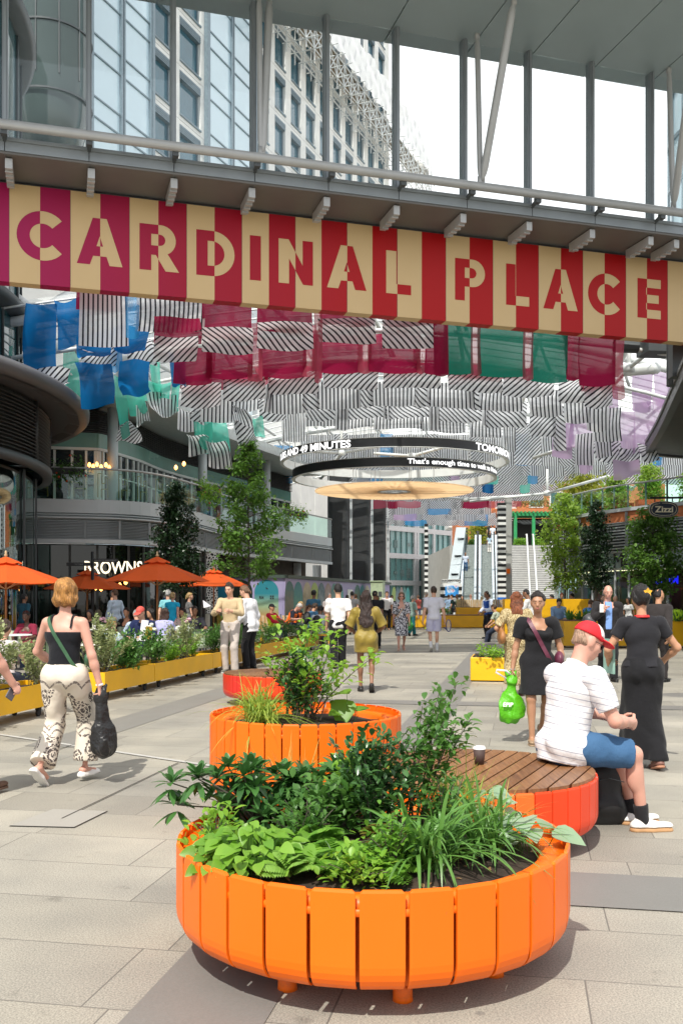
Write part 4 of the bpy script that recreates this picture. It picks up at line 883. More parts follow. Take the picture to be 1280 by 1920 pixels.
m.add([(x + .15 * (y - 40), y, roof_z(x + .15 * (y - 40), y) + .32) for y in ys_ for x in xs_], [(j * 16 + i, j * 16 + i + 1, j * 16 + i + 17, j * 16 + i + 16) for j in range(16) for i in range(15)])
m.build('glazing', M['g_roof'], gr, True)
for pts in (((60, 610, 29), (40, 540, 27), (150, 560, 33)), ((230, 660, 36), (228, 735, 36))): pass
def node_arm(x, y, Y, ends):
    m = MB(); p = at(x, y, Y); m.lathe(tuple(p), [(0.02, -.16), (.2, -.12), (.2, .12), (.02, .16)], 12)
    for ex, ey, eY in ends: m.tube([p, at(ex, ey, eY)], .07, 8)
    return m
for x, y, Y, ends in ((640, 849, 50, ((560, 846, 50), (720, 835, 50), (640, 780, 50), (600, 900, 54))), (772, 910 - 55, 46, ((700, 850, 46), (860, 830, 46))), (1062, 838, 38, ((1062, 780, 38), (1115, 834, 38), (1000, 858, 40))), (1025, 925, 52, ((880, 940, 54), (1140, 893, 46), (1025, 880, 52))), (872, 936, 56, ((760, 925, 56), (1000, 928, 54))), (1178, 690, 32, ((1115, 760, 36), (1228, 650, 30), (1180, 640, 32))), (106, 716, 33, ((50, 735, 33), (135, 700, 33))), (150, 790, 40, ((230, 780, 42), (120, 700, 38)))):
    node_arm(x, y, Y, ends).build('cast_node', M['white_steel'], gr, True)
m = MB()
for pts in (((30, 560, 30), (70, 590, 32), (145, 545, 34)), ((60, 640, 33), (135, 650, 35)), ((228, 650, 37), (228, 745, 37)), ((1120, 700, 36), (1230, 690, 33)), ((1180, 640, 33), (1130, 720, 36))): m.tube([at(*p) for p in pts], .2, 10)
m.build('main_tube', M['white_steel'], gr, True)
# ================================================================ RING DISPLAYS AND SUNBURST DISC
RC = Vector((2.46, 45.0, 0))
def ring(name, label, Rr, z, h, texts, size):
    t_ = thing(name, label, 'ring display', (RC.x, RC.y, z), group='suspended ring displays')
    m = MB(); m.lathe((RC.x, RC.y, z), [(Rr, -h / 2), (Rr, h / 2)], 128); m.build('led_band', mat('black_led_band', (.012, .012, .013), .35, var=.1), t_, True)
    m = MB(); m.lathe((RC.x, RC.y, z), [(Rr - .004, h / 2), (Rr + .03, h / 2 + .02), (Rr - .14, h / 2 + .02), (Rr - .14, -h / 2 - .02), (Rr + .03, -h / 2 - .02), (Rr - .004, -h / 2)], 128); m.build('white_casing', M['white_steel'], t_, False)
    for s_, a0, a1, bold, sz in texts:
        v, f = text_mesh(s_, sz, bold, .0); v[:, 1] -= (v[:, 1].min() + v[:, 1].max()) / 2 
        v[:, 0] -= v[:, 0].min(); ang = R(a0) + v[:, 0] / v[:, 0].max() * R(a1 - a0)
        P = np.stack([RC.x + (Rr + .012) * np.cos(ang), RC.y + (Rr + .012) * np.sin(ang), z + v[:, 1]], 1); link_mesh('lettering', P, f, led, t_)
    m = MB()
    for k in range(12):
        a_ = 2 * math.pi * k / 12 + .2; m.tube([(RC.x + (Rr - .07) * math.cos(a_), RC.y + (Rr - .07) * math.sin(a_), z + h / 2), (RC.x + (Rr - .07) * math.cos(a_), RC.y + (Rr - .07) * math.sin(a_), 11.8)], .018, 5)
    m.build('hanger', M['tube'], t_)
ring('ring_display', 'upper black ring display with running text about minutes and tomorrow', 5.3, 7.98, .36, (('HOURS AND 49 MINUTES', 183, 247, .012, .42), ('TOMORROW WILL', 307.6, 362, .012, .42)), .4)
ring('ring_display', 'lower black ring display with running text about walking to Marlow', 4.75, 7.24, .36, (("That's enough time to walk to Marlow", 273.6, 346, .008, .30),), .3)
ds = thing('sunburst_disc', 'pale orange suspended sunburst disc of radiating blades below the ring displays', 'hanging disc', (RC.x, RC.y, 6.5))
peach = NT('peach_blade'); peach.set('Base Color', (.94, .76, .56)); _tl = peach.new('ShaderNodeBsdfTranslucent'); _tl.inputs[0].default_value = (.98, .82, .62, 1); _mx = peach.new('ShaderNodeMixShader'); _mx.inputs[0].default_value = .8; peach.l.new(peach.b.outputs[0], _mx.inputs[1]); peach.l.new(_tl.outputs[0], _mx.inputs[2]); peach.l.new(_mx.outputs[0], peach.out.inputs[0]); peach = peach.m
m = MB()
for k in range(72):
    a_ = 2 * math.pi * k / 72; u = Vector((math.cos(a_), math.sin(a_), 0)); w = Vector((-u.y, u.x, 0)); c = Vector((RC.x, RC.y, 6.5))
    m.add([tuple(c + u * .75 + w * .03), tuple(c + u * 3.7 + w * .165), tuple(c + u * 3.7 - w * .165), tuple(c + u * .75 - w * .03)] + [tuple(c + u * .75 + w * .03 + Vector((0, 0, .05))), tuple(c + u * 3.7 + w * .165 + Vector((0, 0, .05))), tuple(c + u * 3.7 - w * .165 + Vector((0, 0, .05))), tuple(c + u * .75 - w * .03 + Vector((0, 0, .05)))], [(0, 3, 2, 1), (4, 5, 6, 7), (0, 1, 5, 4), (1, 2, 6, 5), (2, 3, 7, 6)])
m.build('blade', peach, ds)
m = MB(); m.lathe((RC.x, RC.y, 6.48), [(.72, 0), (.78, 0), (.78, .12), (.72, .12)], 40); m.lathe((RC.x, RC.y, 6.48), [(.3, 0), (.34, 0), (.34, .1), (.3, .1)], 24)
for k in range(12): a_ = 2 * math.pi * k / 12; m.beam((RC.x + .34 * math.cos(a_), RC.y + .34 * math.sin(a_), 6.53), (RC.x + .73 * math.cos(a_), RC.y + .73 * math.sin(a_), 6.53), .03, .05)
m.build('hub', M['tube'], ds)
m = MB()
for k in range(40):
    a_ = 2 * math.pi * k / 40 + .05; u = Vector((math.cos(a_), math.sin(a_), 0)); c = Vector((RC.x, RC.y, 6.60)); m.beam(c + u * .7, c + u * 2.4 + Vector((0, 0, .05)), .07, .05)
m.build('spoke', M['beige_wood'], ds)
m = MB()
for k in range(8): a_ = 2 * math.pi * k / 8 + .3; m.tube([(RC.x + 2 * math.cos(a_), RC.y + 2 * math.sin(a_), 6.6), (RC.x + 2 * math.cos(a_), RC.y + 2 * math.sin(a_), 11.8)], .018, 5)
m.build('hanger', M['tube'], ds)
# ================================================================ WOVEN FABRIC CANOPY
def fabric_mat(kind):
    key = ('f', kind)
    if key in _mc: return _mc[key]
    cols = dict(crimson=(.36, .016, .07), rose=(.55, .10, .16), green=(.02, .27, .19), mint=(.12, .74, .58), blue=(.008, .17, .46), sky=(.05, .34, .72), purple=(.42, .24, .46), lilac=(.62, .42, .66))
    t = NT('fabric_' + kind); t.n.remove(t.b); uv = t.new('ShaderNodeUVMap'); sx = t.new('ShaderNodeSeparateXYZ'); t.l.new(uv.outputs[0], sx.inputs[0])
    if kind in cols:
        n = t.noise(1.3, 3); col = t.mix(n, tuple(c * .85 for c in cols[kind]), tuple(min(1, c * 1.15) for c in cols[kind])); op = 0.95 if kind in ('crimson', 'green', 'blue') else 0.74
        opv = t.math('MULTIPLY_ADD', t.noise(.8, 2), .15, op - .07)
    else:
        a = {'v': (1, 0), 'd1': (.72, .72), 'd2': (.72, -.72), 'h': (.1, 1)}[kind[7:] if kind.startswith('stripe_') else 'v']
        k = t.math('ADD', t.math('MULTIPLY', sx.outputs[0], a[0]), t.math('MULTIPLY', sx.outputs[1], a[1]))
        w = t.math('GREATER_THAN', t.math('FRACT', t.math('DIVIDE', k, 0.125)), .64)
        col = t.mix(w, (.82, .83, .86), (.035, .035, .045)); opv = t.math('MULTIPLY_ADD', w, .12, .86)
    df = t.new('ShaderNodeBsdfDiffuse'); t.l.new(col, df.inputs[0]); tl = t.new('ShaderNodeBsdfTranslucent'); t.l.new(col, tl.inputs[0])
    mx = t.new('ShaderNodeMixShader'); mx.inputs[0].default_value = .62; t.l.new(df.outputs[0], mx.inputs[1]); t.l.new(tl.outputs[0], mx.inputs[2])
    tr = t.new('ShaderNodeBsdfTransparent'); m2 = t.new('ShaderNodeMixShader'); t.l.new(opv, m2.inputs[0]); t.l.new(tr.outputs[0], m2.inputs[1]); t.l.new(mx.outputs[0], m2.inputs[2])
    t.l.new(m2.outputs[0], t.out.inputs[0]); _mc[key] = t.m; return t.m
fab_n = {}
ORD = ['first', 'second', 'third', 'fourth', 'fifth', 'sixth', 'seventh', 'eighth', 'ninth', 'tenth', 'eleventh', 'twelfth', 'thirteenth', 'fourteenth', 'fifteenth', 'sixteenth', 'seventeenth', 'eighteenth', 'nineteenth', 'twentieth']
WORD = dict(crimson='sheer crimson', rose='pale rose', green='sheer green', mint='bright mint green', blue='deep blue', sky='light blue', purple='sheer purple', lilac='pale lilac')
WORD.update(stripe_v='upright striped', stripe_d1='rising diagonal striped', stripe_d2='falling diagonal striped', stripe_h='level striped')
def panel(kind, tl, tr, br, bl, label, sag=0.12, wav=0.05, NX=8, NY=6):
    tl, tr, br, bl = [Vector(p) for p in (tl, tr, br, bl)]; vs_, uvs = [], []; nrm = (tr - tl).cross(bl - tl).normalized(); ph = random.random() * 6; wd = ((tr - tl).length + (br - bl).length) / 2; hd = (bl - tl).length
    ph2 = random.random() * 6
    for j in range(NY + 1):
        for i in range(NX + 1):
            u, v = i / NX, j / NY; p = (tl * (1 - u) + tr * u) * (1 - v) + (bl * (1 - u) + br * u) * v
            p = p + nrm * (math.sin(math.pi * v) * sag + wav * math.sin(u * 5.5 + ph + v * 2) + wav * .6 * math.sin(v * 6 + ph2 + u * 3)) + Vector((0, 0, -0.05 * math.sin(math.pi * u) * v))
            vs_.append(tuple(p)); uvs.append((u * wd, v * hd))
    f = [(j * (NX + 1) + i, j * (NX + 1) + i + 1, (j + 1) * (NX + 1) + i + 1, (j + 1) * (NX + 1) + i) for j in range(NY) for i in range(NX)]
    c = (tl + tr + br + bl) / 4
    o = link_mesh('fabric_panel', np.array(vs_) - np.array(c), f, fabric_mat(kind), None, True, uvs); o.location = c
    tag(o, label, 'fabric panel', 'woven fabric panels of the overhead canopy'); return o
def lab(kind, where):
    k = (kind, where); fab_n[k] = fab_n.get(k, 0) + 1
    return '%s fabric panel, %s such from left %s' % (WORD[kind], ORD[min(19, fab_n[k] - 1)], where)
def row(where, Y, items, dy=0.7, sag=.1, arc=0.0, jit=0.0):
    # items: (kind, x0, x1, ytop, ybot) measured on the sheet that hangs at distance Y; bottom hangs dy further away
    for kind, x0, x1, y0, y1 in items:
        jy = random.uniform(-.15, .15); s = random.uniform(-2, 2); ex = (y1 - y0) * .13; y0 -= ex; y1 += ex; ew = (x1 - x0) * .045; x0 -= ew; x1 += ew; Yt, Yb_ = Y + jy, Y + dy + jy
        panel(kind, at(x0, y0, Yt), at(x1, y0 + s, Yt + random.uniform(-.1, .1)), at(x1 + random.uniform(-3, 3) + jit * random.uniform(-10, 18), y1 + s + jit * random.uniform(-12, 6), Yb_ + jit * random.uniform(-.6, .5)), at(x0 + random.uniform(-3, 3) + jit * random.uniform(-6, 18), y1 + jit * random.uniform(-4, 8), Yb_ + jit * random.uniform(-.3, .8)), lab(kind, where), sag * random.uniform(.6, 1.6) * (-1 if jit and random.random() < .4 else 1), .05 + .05 * jit)
row('in front canopy row', 25.0, [('crimson', 146, 222, 530, 574), ('stripe_v', 154, 236, 545, 636), ('sky', 236, 262, 540, 622), ('stripe_v', 262, 380, 545, 612), ('crimson', 292, 372, 600, 640), ('stripe_d1', 293, 368, 636, 672), ('crimson', 383, 468, 555, 622), ('stripe_d2', 383, 470, 618, 656), ('crimson', 487, 580, 562, 612), ('stripe_d2', 487, 581, 608, 648), ('crimson', 603, 700, 580, 606), ('stripe_d2', 600, 699, 601, 637), ('crimson', 724, 812, 585, 608), ('stripe_d2', 720, 811, 604, 646), ('rose', 588, 604, 578, 700), ('crimson', 812, 838, 590, 690)], .5)
row('in second canopy row, right half', 25.6, [('green', 835, 884, 596, 688), ('rose', 884, 900, 600, 690), ('green', 900, 983, 600, 692), ('rose', 983, 1001, 605, 698), ('green', 1000, 1062, 608, 702), ('crimson', 1062, 1090, 610, 700), ('crimson', 1088, 1152, 615, 710), ('rose', 1150, 1168, 645, 735)], .5)
row('in second canopy row, left half', 27.0, [('crimson', 330, 395, 660, 712), ('rose', 390, 402, 640, 700), ('crimson', 391, 470, 653, 702), ('rose', 466, 490, 617, 702), ('crimson', 488, 570, 642, 698), ('rose', 566, 592, 620, 694), ('crimson', 590, 676, 634, 690), ('rose', 674, 696, 630, 690), ('crimson', 694, 784, 634, 690), ('rose', 780, 802, 640, 690), ('crimson', 800, 838, 636, 692)], .6)
row('in third canopy row', 28.2, [('crimson', 340, 420, 706, 726), ('stripe_d1', 343, 412, 722, 758), ('rose', 480, 505, 694, 716), ('crimson', 418, 500, 700, 712), ('stripe_d1', 422, 492, 712, 744), ('crimson', 504, 600, 692, 706), ('stripe_d1', 506, 594, 702, 733), ('crimson', 600, 830, 688, 694), ('stripe_d1', 610, 706, 692, 724), ('stripe_d1', 724, 822, 690, 722), ('crimson', 830, 1000, 688, 702), ('stripe_d1', 842, 936, 694, 728), ('stripe_d1', 948, 1036, 702, 738), ('stripe_d1', 1050, 1092, 714, 748), ('crimson', 1088, 1150, 706, 728), ('stripe_d1', 1098, 1148, 722, 758)], .6)
row('in fourth canopy row', 30.2, [('stripe_v', 380, 434, 740, 784), ('stripe_v', 494, 512, 716, 762), ('stripe_v', 500, 572, 726, 768), ('stripe_d2', 570, 596, 726, 762), ('stripe_v', 594, 672, 722, 760), ('stripe_d2', 668, 698, 720, 756), ('stripe_v', 694, 782, 720, 756), ('stripe_d2', 780, 806, 718, 756), ('stripe_v', 804, 884, 722, 758), ('stripe_d2', 882, 902, 724, 762), ('stripe_v', 902, 976, 726, 764), ('stripe_v', 994, 1052, 736, 774), ('stripe_v', 1058, 1102, 746, 786), ('stripe_v', 1104, 1142, 752, 800)], .6)
row('in fifth canopy row', 32.5, [('stripe_d1', 360, 418, 742, 782), ('stripe_v', 434, 488, 742, 766), ('stripe_d1', 486, 534, 752, 782), ('stripe_d2', 574, 626, 758, 782), ('stripe_v', 630, 652, 756, 800), ('stripe_d2', 640, 720, 755, 780), ('stripe_v', 718, 734, 752, 782), ('stripe_d2', 734, 806, 752, 780), ('stripe_v', 806, 822, 754, 800), ('stripe_d2', 820, 902, 754, 786), ('stripe_v', 902, 916, 758, 792), ('stripe_d2', 916, 986, 760, 796), ('stripe_d1', 994, 1040, 768, 812), ('stripe_d2', 1036, 1058, 768, 834), ('stripe_v', 1112, 1162, 770, 820)], .7)
row('in row above ring displays', 35.0, [('stripe_v', 575, 634, 780, 796), ('stripe_v', 634, 696, 780, 800), ('stripe_v', 706, 790, 780, 800), ('stripe_v', 790, 870, 780, 806), ('stripe_v', 884, 936, 782, 814),  ('stripe_v', 1080, 1112, 820, 866), ('stripe_v', 1116, 1146, 806, 850), ('stripe_v', 1148, 1164, 776, 815)], .8, .2)
row('in row behind ring displays', 47.0, [('stripe_v', 528, 570, 776, 822), ('stripe_v', 942, 966, 800, 842), ('stripe_d1', 966, 1014, 800, 862), ('stripe_v', 1018, 1046, 810, 850)], .8, .2)
row('at left front canopy corner', 27.5, [('blue', 50, 104, 584, 700), ('stripe_d1', 54, 130, 694, 716), ('blue', 104, 152, 572, 640), ('blue', 148, 212, 630, 662), ('stripe_d1', 148, 220, 658, 692), ('blue', 142, 206, 690, 758), ('sky', 204, 226, 625, 684), ('blue', 222, 280, 616, 652), ('stripe_d1', 230, 281, 650, 684), ('blue', 228, 280, 682, 736), ('blue', 314, 346, 668, 716)], .6, .22, jit=1)
row('over the terrace building', 33.0, [('mint', 120, 146, 664, 762), ('mint', 214, 240, 716, 806), ('stripe_d1', 226, 250, 800, 826), ('mint', 240, 270, 730, 770), ('stripe_v', 256, 276, 762, 790), ('mint', 281, 300, 680, 742), ('mint', 262, 320, 722, 746), ('stripe_v', 277, 334, 740, 770), ('mint', 326, 340, 716, 760), ('stripe_v', 334, 388, 770, 800), ('mint', 364, 396, 796, 834), ('mint', 384, 420, 790, 836), ('stripe_v', 350, 384, 820, 852), ('stripe_v', 386, 420, 832, 870), ('stripe_v', 426, 460, 770, 810), ('stripe_d1', 440, 480, 800, 836), ('mint', 474, 492, 786, 812)], .5, .22, jit=1)
row('at right under glass roof', 37.0, [('lilac', 1040, 1074, 800, 850), ('lilac', 1130, 1150, 770, 836), ('purple', 1186, 1222, 700, 764), ('lilac', 1224, 1258, 690, 752), ('lilac', 1085, 1112, 850, 884), ('lilac', 1150, 1196, 866, 890),('lilac', 1072, 1110, 786, 830), ('purple', 1112, 1134, 794, 830), ('lilac', 1148, 1186, 780, 842), ('lilac', 1188, 1222, 764, 838), ('lilac', 1222, 1252, 750, 830), ('purple', 1100, 1116, 700, 770), ('purple', 1142, 1156, 726, 765), ('stripe_d1', 1110, 1160, 830, 860), ('stripe_d1', 1160, 1196, 842, 868), ('stripe_d1', 1196, 1226, 836, 862)], .5, .15, jit=.5)
# far rows: regular weave, small
def far_row(k, Y, yc, h, x0, x1, w, kinds, curve, off):
    x = x0 + off; i = 0; it = []
    while x < x1 - 4:
        u = (x + w / 2 - 760) / 330.0; y = yc + curve * u * u; kd = kinds[i % len(kinds)]
        g_ = 1.0 if i % 2 else .94
        it.append((kd, x, min(x1, x + w * (1 if i % 2 == 0 else .35)), y - h / 2 * g_, y + h / 2)); x += w * (1.0 if i % 2 == 0 else .35) - 0.5; i += 1
    row('in %s row of far canopy' % ORD[k], Y, it, .9, .08)
V1, D1, D2 = 'stripe_v', 'stripe_d1', 'stripe_d2'
LIM = ((500, 985), (930, 985), (945, 955), (975, 940), (1050, 912), (1120, 902), (1250, 896))
def far_limit(x): return float(np.interp(x, [a for a, b in LIM], [b for a, b in LIM]))
for k, (Y, yc, h, w, x0, kinds) in enumerate(((51, 842, 46, 62, 566, [V1, D1, V1, 'sky', V1, D2]), (54, 866, 40, 58, 600, [V1, D1, D1, D2, V1, D1]), (57, 886, 34, 54, 640, [D1, 'sky', D1, D1, D2, 'lilac', D1, 'mint']), (60, 904, 30, 52, 640, ['blue', D1, 'mint', D2, 'mint', V1, D1]), (64, 921, 28, 48, 640, [D1, D2, D1, V1]), (68, 936, 26, 46, 618, ['crimson', 'rose', 'rose', 'crimson', 'rose', D1, D2, D1]), (72, 950, 22, 44, 620, [D1, 'sky', D2, D1, V1]), (76, 962, 20, 42, 622, [D1, D2, V1, D1, 'lilac', D2]), (80, 974, 18, 42, 700, [D2, D1, 'sky', D1]))):
    x, i, it = x0, 0, []
    while x < 1244:
        w_ = w * (1 if i % 2 == 0 else .38)
        if yc - h * .3 < far_limit(x + w_) - h * .35 and yc + h * .25 < far_limit(x + w_ * .5): it.append((kinds[i % len(kinds)], x, x + w_, yc - h / 2 * (1.0 if i % 2 else .92), yc + h / 2))
        x += w_ - .5; i += 1
    row('in %s row of far canopy' % ORD[k], Y, it, .9, .08)
row('at far left of canopy', 56.0, [('sky', 515, 548, 842, 898), ('blue', 548, 572, 846, 890)], .5)
# ================================================================ LEAVES
PROF = dict(tri=[(0, 0), (.3, .9), (.65, .95), (1, 0)], ell=[(0, 0), (.12, .45), (.35, .95), (.6, 1), (.82, .62), (1, 0)], obo=[(0, .06), (.3, .42), (.62, 1), (.8, .92), (.93, .5), (1, 0)], strap=[(0, .8), (.2, 1), (.45, 1), (.7, .85), (.88, .5), (1, 0)], heart=[(-.12, .0), (-.02, .75), (.18, 1.05), (.45, .95), (.78, .5), (1, 0)])
def leaves(P, D, U, L, W, prof='ell', fold=.25, droop=.25, seg=None):
    """P base points, D directions, U up hints (n,3); returns verts, faces of one leaf each"""
    P, D, U = [np.asarray(a, float) for a in (P, D, U)]; n = len(P); D = D / np.linalg.norm(D, axis=1, keepdims=True)
    S = np.cross(D, U); S /= np.maximum(1e-6, np.linalg.norm(S, axis=1, keepdims=True)); N = np.cross(S, D); L = np.broadcast_to(L, n)[:, None]; W = np.broadcast_to(W, n)[:, None]
    rows = PROF[prof]; V = []; dr = np.broadcast_to(droop, n)[:, None]
    for i, (u, w) in enumerate(rows):
        c = P + D * L * u + np.array([0, 0, -1.0]) * dr * L * u * u
        if i in (0, len(rows) - 1) and w < .1: V.append([c])
        else: V.append([c - S * W * w * .5 + N * W * w * fold * .5, c, c + S * W * w * .5 + N * W * w * fold * .5])
    flat = [a for r in V for a in r]; k = len(flat); verts = np.stack(flat, 1).reshape(-1, 3); F = []; ofs = np.cumsum([0] + [len(r) for r in V])
    for i in range(len(V) - 1):
        a, b = ofs[i], ofs[i + 1]; la, lb = len(V[i]), len(V[i + 1])
        if la == 1 and lb == 3: F += [(a, b + 1, b), (a, b + 2, b + 1)]
        elif la == 3 and lb == 3: F += [(a, a + 1, b + 1, b), (a + 1, a + 2, b + 2, b + 1)]
        elif la == 3 and lb == 1: F += [(a, a + 1, b), (a + 1, a + 2, b)]
    faces = []
    for i in range(n): o = i * k; faces += [tuple(q + o for q in f) for f in F]
    return verts, faces
class Veg:
    def __init__(s): s.v = []; s.f = []; s.n = 0
    def add(s, v, f): s.v.append(np.asarray(v, float).reshape(-1, 3)); s.f += [tuple(i + s.n for i in q) for q in f]; s.n += len(s.v[-1])
    def mb(s, m): s.add(np.array([tuple(p) for p in m.v]), m.f)
    def build(s, name, m, parent=None, base=None, world=True, smooth=True):
        v = np.concatenate(s.v)
        if parent is None and base is not None:
            o = link_mesh(name, v - np.array(base), s.f, m, None, smooth); o.location = base; return o
        return link_mesh(name, v, s.f, m, parent, smooth, world=world)
def rdir(n, el0, el1, az0=0, az1=360):
    az = np.radians(rng.uniform(az0, az1, n)); el = np.radians(rng.uniform(el0, el1, n)); return np.stack([np.cos(el) * np.cos(az), np.cos(el) * np.sin(az), np.sin(el)], 1)
UPV = np.array([0, 0, 1.0])
def up(n): return np.tile(UPV, (n, 1)) + rng.normal(0, .15, (n, 3))
def shrub(base, r, h, leafL, leafW, n, m, name, label, stems=7, prof='ell', cat='shrub', group=None, sparse=.35, droop=.2, lean=(0, 0), stem_m=None, upright=False, squash=1.0):
    """stems with leaves along them, filling an uneven crown"""
    base = np.array(base, float); vg = Veg(); st = MB(); P, D = [], []
    per = max(1, n // stems)
    for k in range(stems):
        a = 2 * math.pi * (k + random.random() * .8) / stems; el = random.uniform(25, 88) if not upright else random.uniform(60, 88); rr = random.uniform(.55, 1.0)
        tip = base + np.array([math.cos(a) * r * rr * math.cos(R(el)) * 1.25 + lean[0], math.sin(a) * r * rr * math.cos(R(el)) * 1.25 * squash + lean[1], h * random.uniform(.62, 1.05) * (.35 + .65 * math.sin(R(el)))])
        b0 = base + np.array([random.uniform(-.2, .2) * r, random.uniform(-.2, .2) * r * squash, 0]); mid = (b0 + tip) / 2 + np.array([0, 0, h * .12]); path = [b0 * (1 - t) ** 2 + 2 * mid * t * (1 - t) + tip * t * t for t in np.linspace(0, 1, 7)]
        st.tube([tuple(p) for p in path], [max(.002, .008 * (1 - t * .8) * max(.4, h)) for t in np.linspace(0, 1, 7)], 4, False)
        for q in range(per):
            t = random.random() ** .65 * .92 + .08; i = min(5, int(t * 6)); p = path[i] + (path[i + 1] - path[i]) * (t * 6 - i); tang = path[i + 1] - path[i]; tang /= np.linalg.norm(tang)
            d = rdir(1, -25, 60)[0] + tang * random.uniform(.2, 1.0); off = rng.normal(0, sparse * leafL * 2.2, 3); P.append(p + off); D.append(d)
    P, D = np.array(P), np.array(D); L = leafL * rng.uniform(.6, 1.15, len(P)); v, f = leaves(P, D, up(len(P)), L, leafW / leafL * L, prof, .3, droop)
    vg.add(v, f)
    t_ = thing(name, label, cat, tuple(base), group=group); vg.build('foliage', m, t_); st.build('stem', stem_m or M['bark'], t_); return t_
LM = dict(
    rhodo=leafm('glossy_dark_leaf', (.022, .075, .020), (.075, .20, .045), .28, .2), epim=leafm('lime_round_leaf', (.07, .21, .015), (.24, .44, .05), .42, .35), fern=leafm('fern_leaf', (.06, .19, .015), (.21, .42, .05), .5, .35),
    strap=leafm('strap_leaf', (.05, .15, .025), (.14, .30, .06), .38, .25), ever=leafm('dark_evergreen_leaf', (.020, .072, .020), (.085, .19, .055), .25, .15), grass=leafm('golden_grass', (.16, .30, .03), (.42, .52, .10), .5, .4), hay=leafm('straw_grass', (.40, .36, .08), (.55, .42, .10), .6, .4),
    lime=leafm('fresh_lime_leaf', (.10, .28, .02), (.30, .50, .06), .4, .4), vari=leafm('variegated_leaf', (.08, .16, .03), (.48, .50, .26), .5, .3), silver=leafm('silver_veined_leaf', (.16, .30, .16), (.42, .52, .38), .5, .25), mid=leafm('mid_green_leaf', (.035, .12, .02), (.12, .26, .05), .4, .3),
    tree=leafm('tree_leaf', (.045, .13, .018), (.16, .30, .05), .45, .35), tree_d=leafm('dark_tree_leaf', (.008, .028, .010), (.03, .07, .025), .35, .15), tree_l=leafm('pale_tree_leaf', (.12, .26, .02), (.36, .50, .08), .5, .45), yg=leafm('yellow_green_leaf', (.16, .24, .02), (.42, .42, .06), .5, .45), red=leafm('dark_red_leaf', (.05, .02, .02), (.10, .08, .03), .4, .2))
# ================================================================ ROUND SLATTED PLANTERS AND BENCHES
def skirt(c, a, b, top, n, bottom, mats, gapw=.1, rc=.085, phase=0, idx=None):
    m = MB(); prof = [(0, top), (.004, top - .01), (0.004, bottom + rc * 1.2)]
    for k in range(1, 7): t_ = R(90 * k / 6); prof.append((-rc * .95 * (1 - math.cos(t_)) + .004, bottom + rc * 1.2 * (1 - math.sin(t_))))
    for k in range(n):
        a0 = 2 * math.pi * (k + gapw / 2) / n + phase; a1 = 2 * math.pi * (k + 1 - gapw / 2) / n + phase; m.cur = idx(k) if idx else 0; vs_, fs_ = [], []; A = [a0, a0 + (a1 - a0) * .07, a0 + (a1 - a0) * .93, a1]
        for th in (0, -.012):
            for dr_, z in prof:
                for q, t_ in enumerate(A):
                    zz = z - (.012 if z == top and q in (0, 3) else 0); vs_.append((c[0] + (a + dr_ + th) * math.cos(t_), c[1] + (b + dr_ + th) * math.sin(t_), zz + c[2]))
        n_ = len(prof); o = n_ * 4
        for i in range(n_ - 1):
            for q in range(3): p = i * 4 + q; fs_.append((p, p + 1, p + 5, p + 4)[::-1]); fs_.append((o + p, o + p + 1, o + p + 5, o + p + 4))
            fs_.append((i * 4, i * 4 + 4, o + i * 4 + 4, o + i * 4)); fs_.append((i * 4 + 3, o + i * 4 + 3, o + i * 4 + 7, i * 4 + 7))
        for q in range(3): fs_.append((q, q + 1, o + q + 1, o + q)); p = (n_ - 1) * 4 + q; fs_.append((p, o + p, o + p + 1, p + 1))
        m.add(vs_, fs_)
    return m
def feet(t_, c, r, n, m_, ph=0, rad=.034):
    for k in range(n):
        a = 2 * math.pi * k / n + ph; f = MB(); p = (c[0] + r * math.cos(a), c[1] + r * math.sin(a)); f.tube([(p[0], p[1], 0.0), (p[0], p[1], .012), (p[0], p[1], .17)], [rad * 1.06, rad, rad], 16); f.build('foot', m_, t_, True)
def planter(c, r, top, n, label, soil_drop=.05, phase=0, ph=0):
    t_ = thing('round_planter', label, 'planter', (c[0], c[1], 0), group=None); skirt((c[0], c[1], 0), r, r, top, n, .12, None, .085, phase=phase).build('slatted_skirt', M['orange'], t_)
    m = MB(); m.lathe((c[0], c[1], 0), [(r - .03, top - .10), (r - .02, top - .085), (r - .02, top - .04), (r - .115, top - .04), (r - .13, top - .06), (r - .13, .12)], 96); m.build('inner_rim', M['orange'], t_, True)
    m = MB(); m.lathe((c[0], c[1], 0), [(r - .012, top - .07), (r - .004, top - .075), (r - .004, top - .095), (r - .012, top - .10)], 96); m.build('hoop', M['orange'], t_, True)
    m = MB(); N = 36; vs_ = []
    R0 = r - .13
    for j in range(7):
        for k in range(N): rr = R0 * j / 6; a = 2 * math.pi * k / N; vs_.append((c[0] + rr * math.cos(a), c[1] + rr * math.sin(a), top - soil_drop - .035 + .04 * (1 - (j / 6) ** 2) + random.uniform(-.012, .012)))
    m.add(vs_, [(j * N + k, j * N + (k + 1) % N, (j + 1) * N + (k + 1) % N, (j + 1) * N + k) for j in range(6) for k in range(N)]); m.build('soil', M['soil'], t_, True)
    m = MB(); m.lathe((c[0], c[1], 0), [(.02, .16), (r - .16, .16), (r - .16, .13), (.02, .13)], 48); m.build('base_plate', M['orange'], t_)
    feet(t_, c, r - .255, 8, M['orange'], ph, .038); return t_
C1, R1 = (.136, 4.29), .857; C2, R2 = (-.264, 7.11), .70
planter(C1, R1, .50, 30, 'large round orange slatted planter full of mixed plants in the foreground', phase=R(-90 - 5.3), ph=R(-80.5))
planter(C2, R2, .70, 36, 'taller round orange slatted planter standing behind the large foreground planter', phase=R(-91))
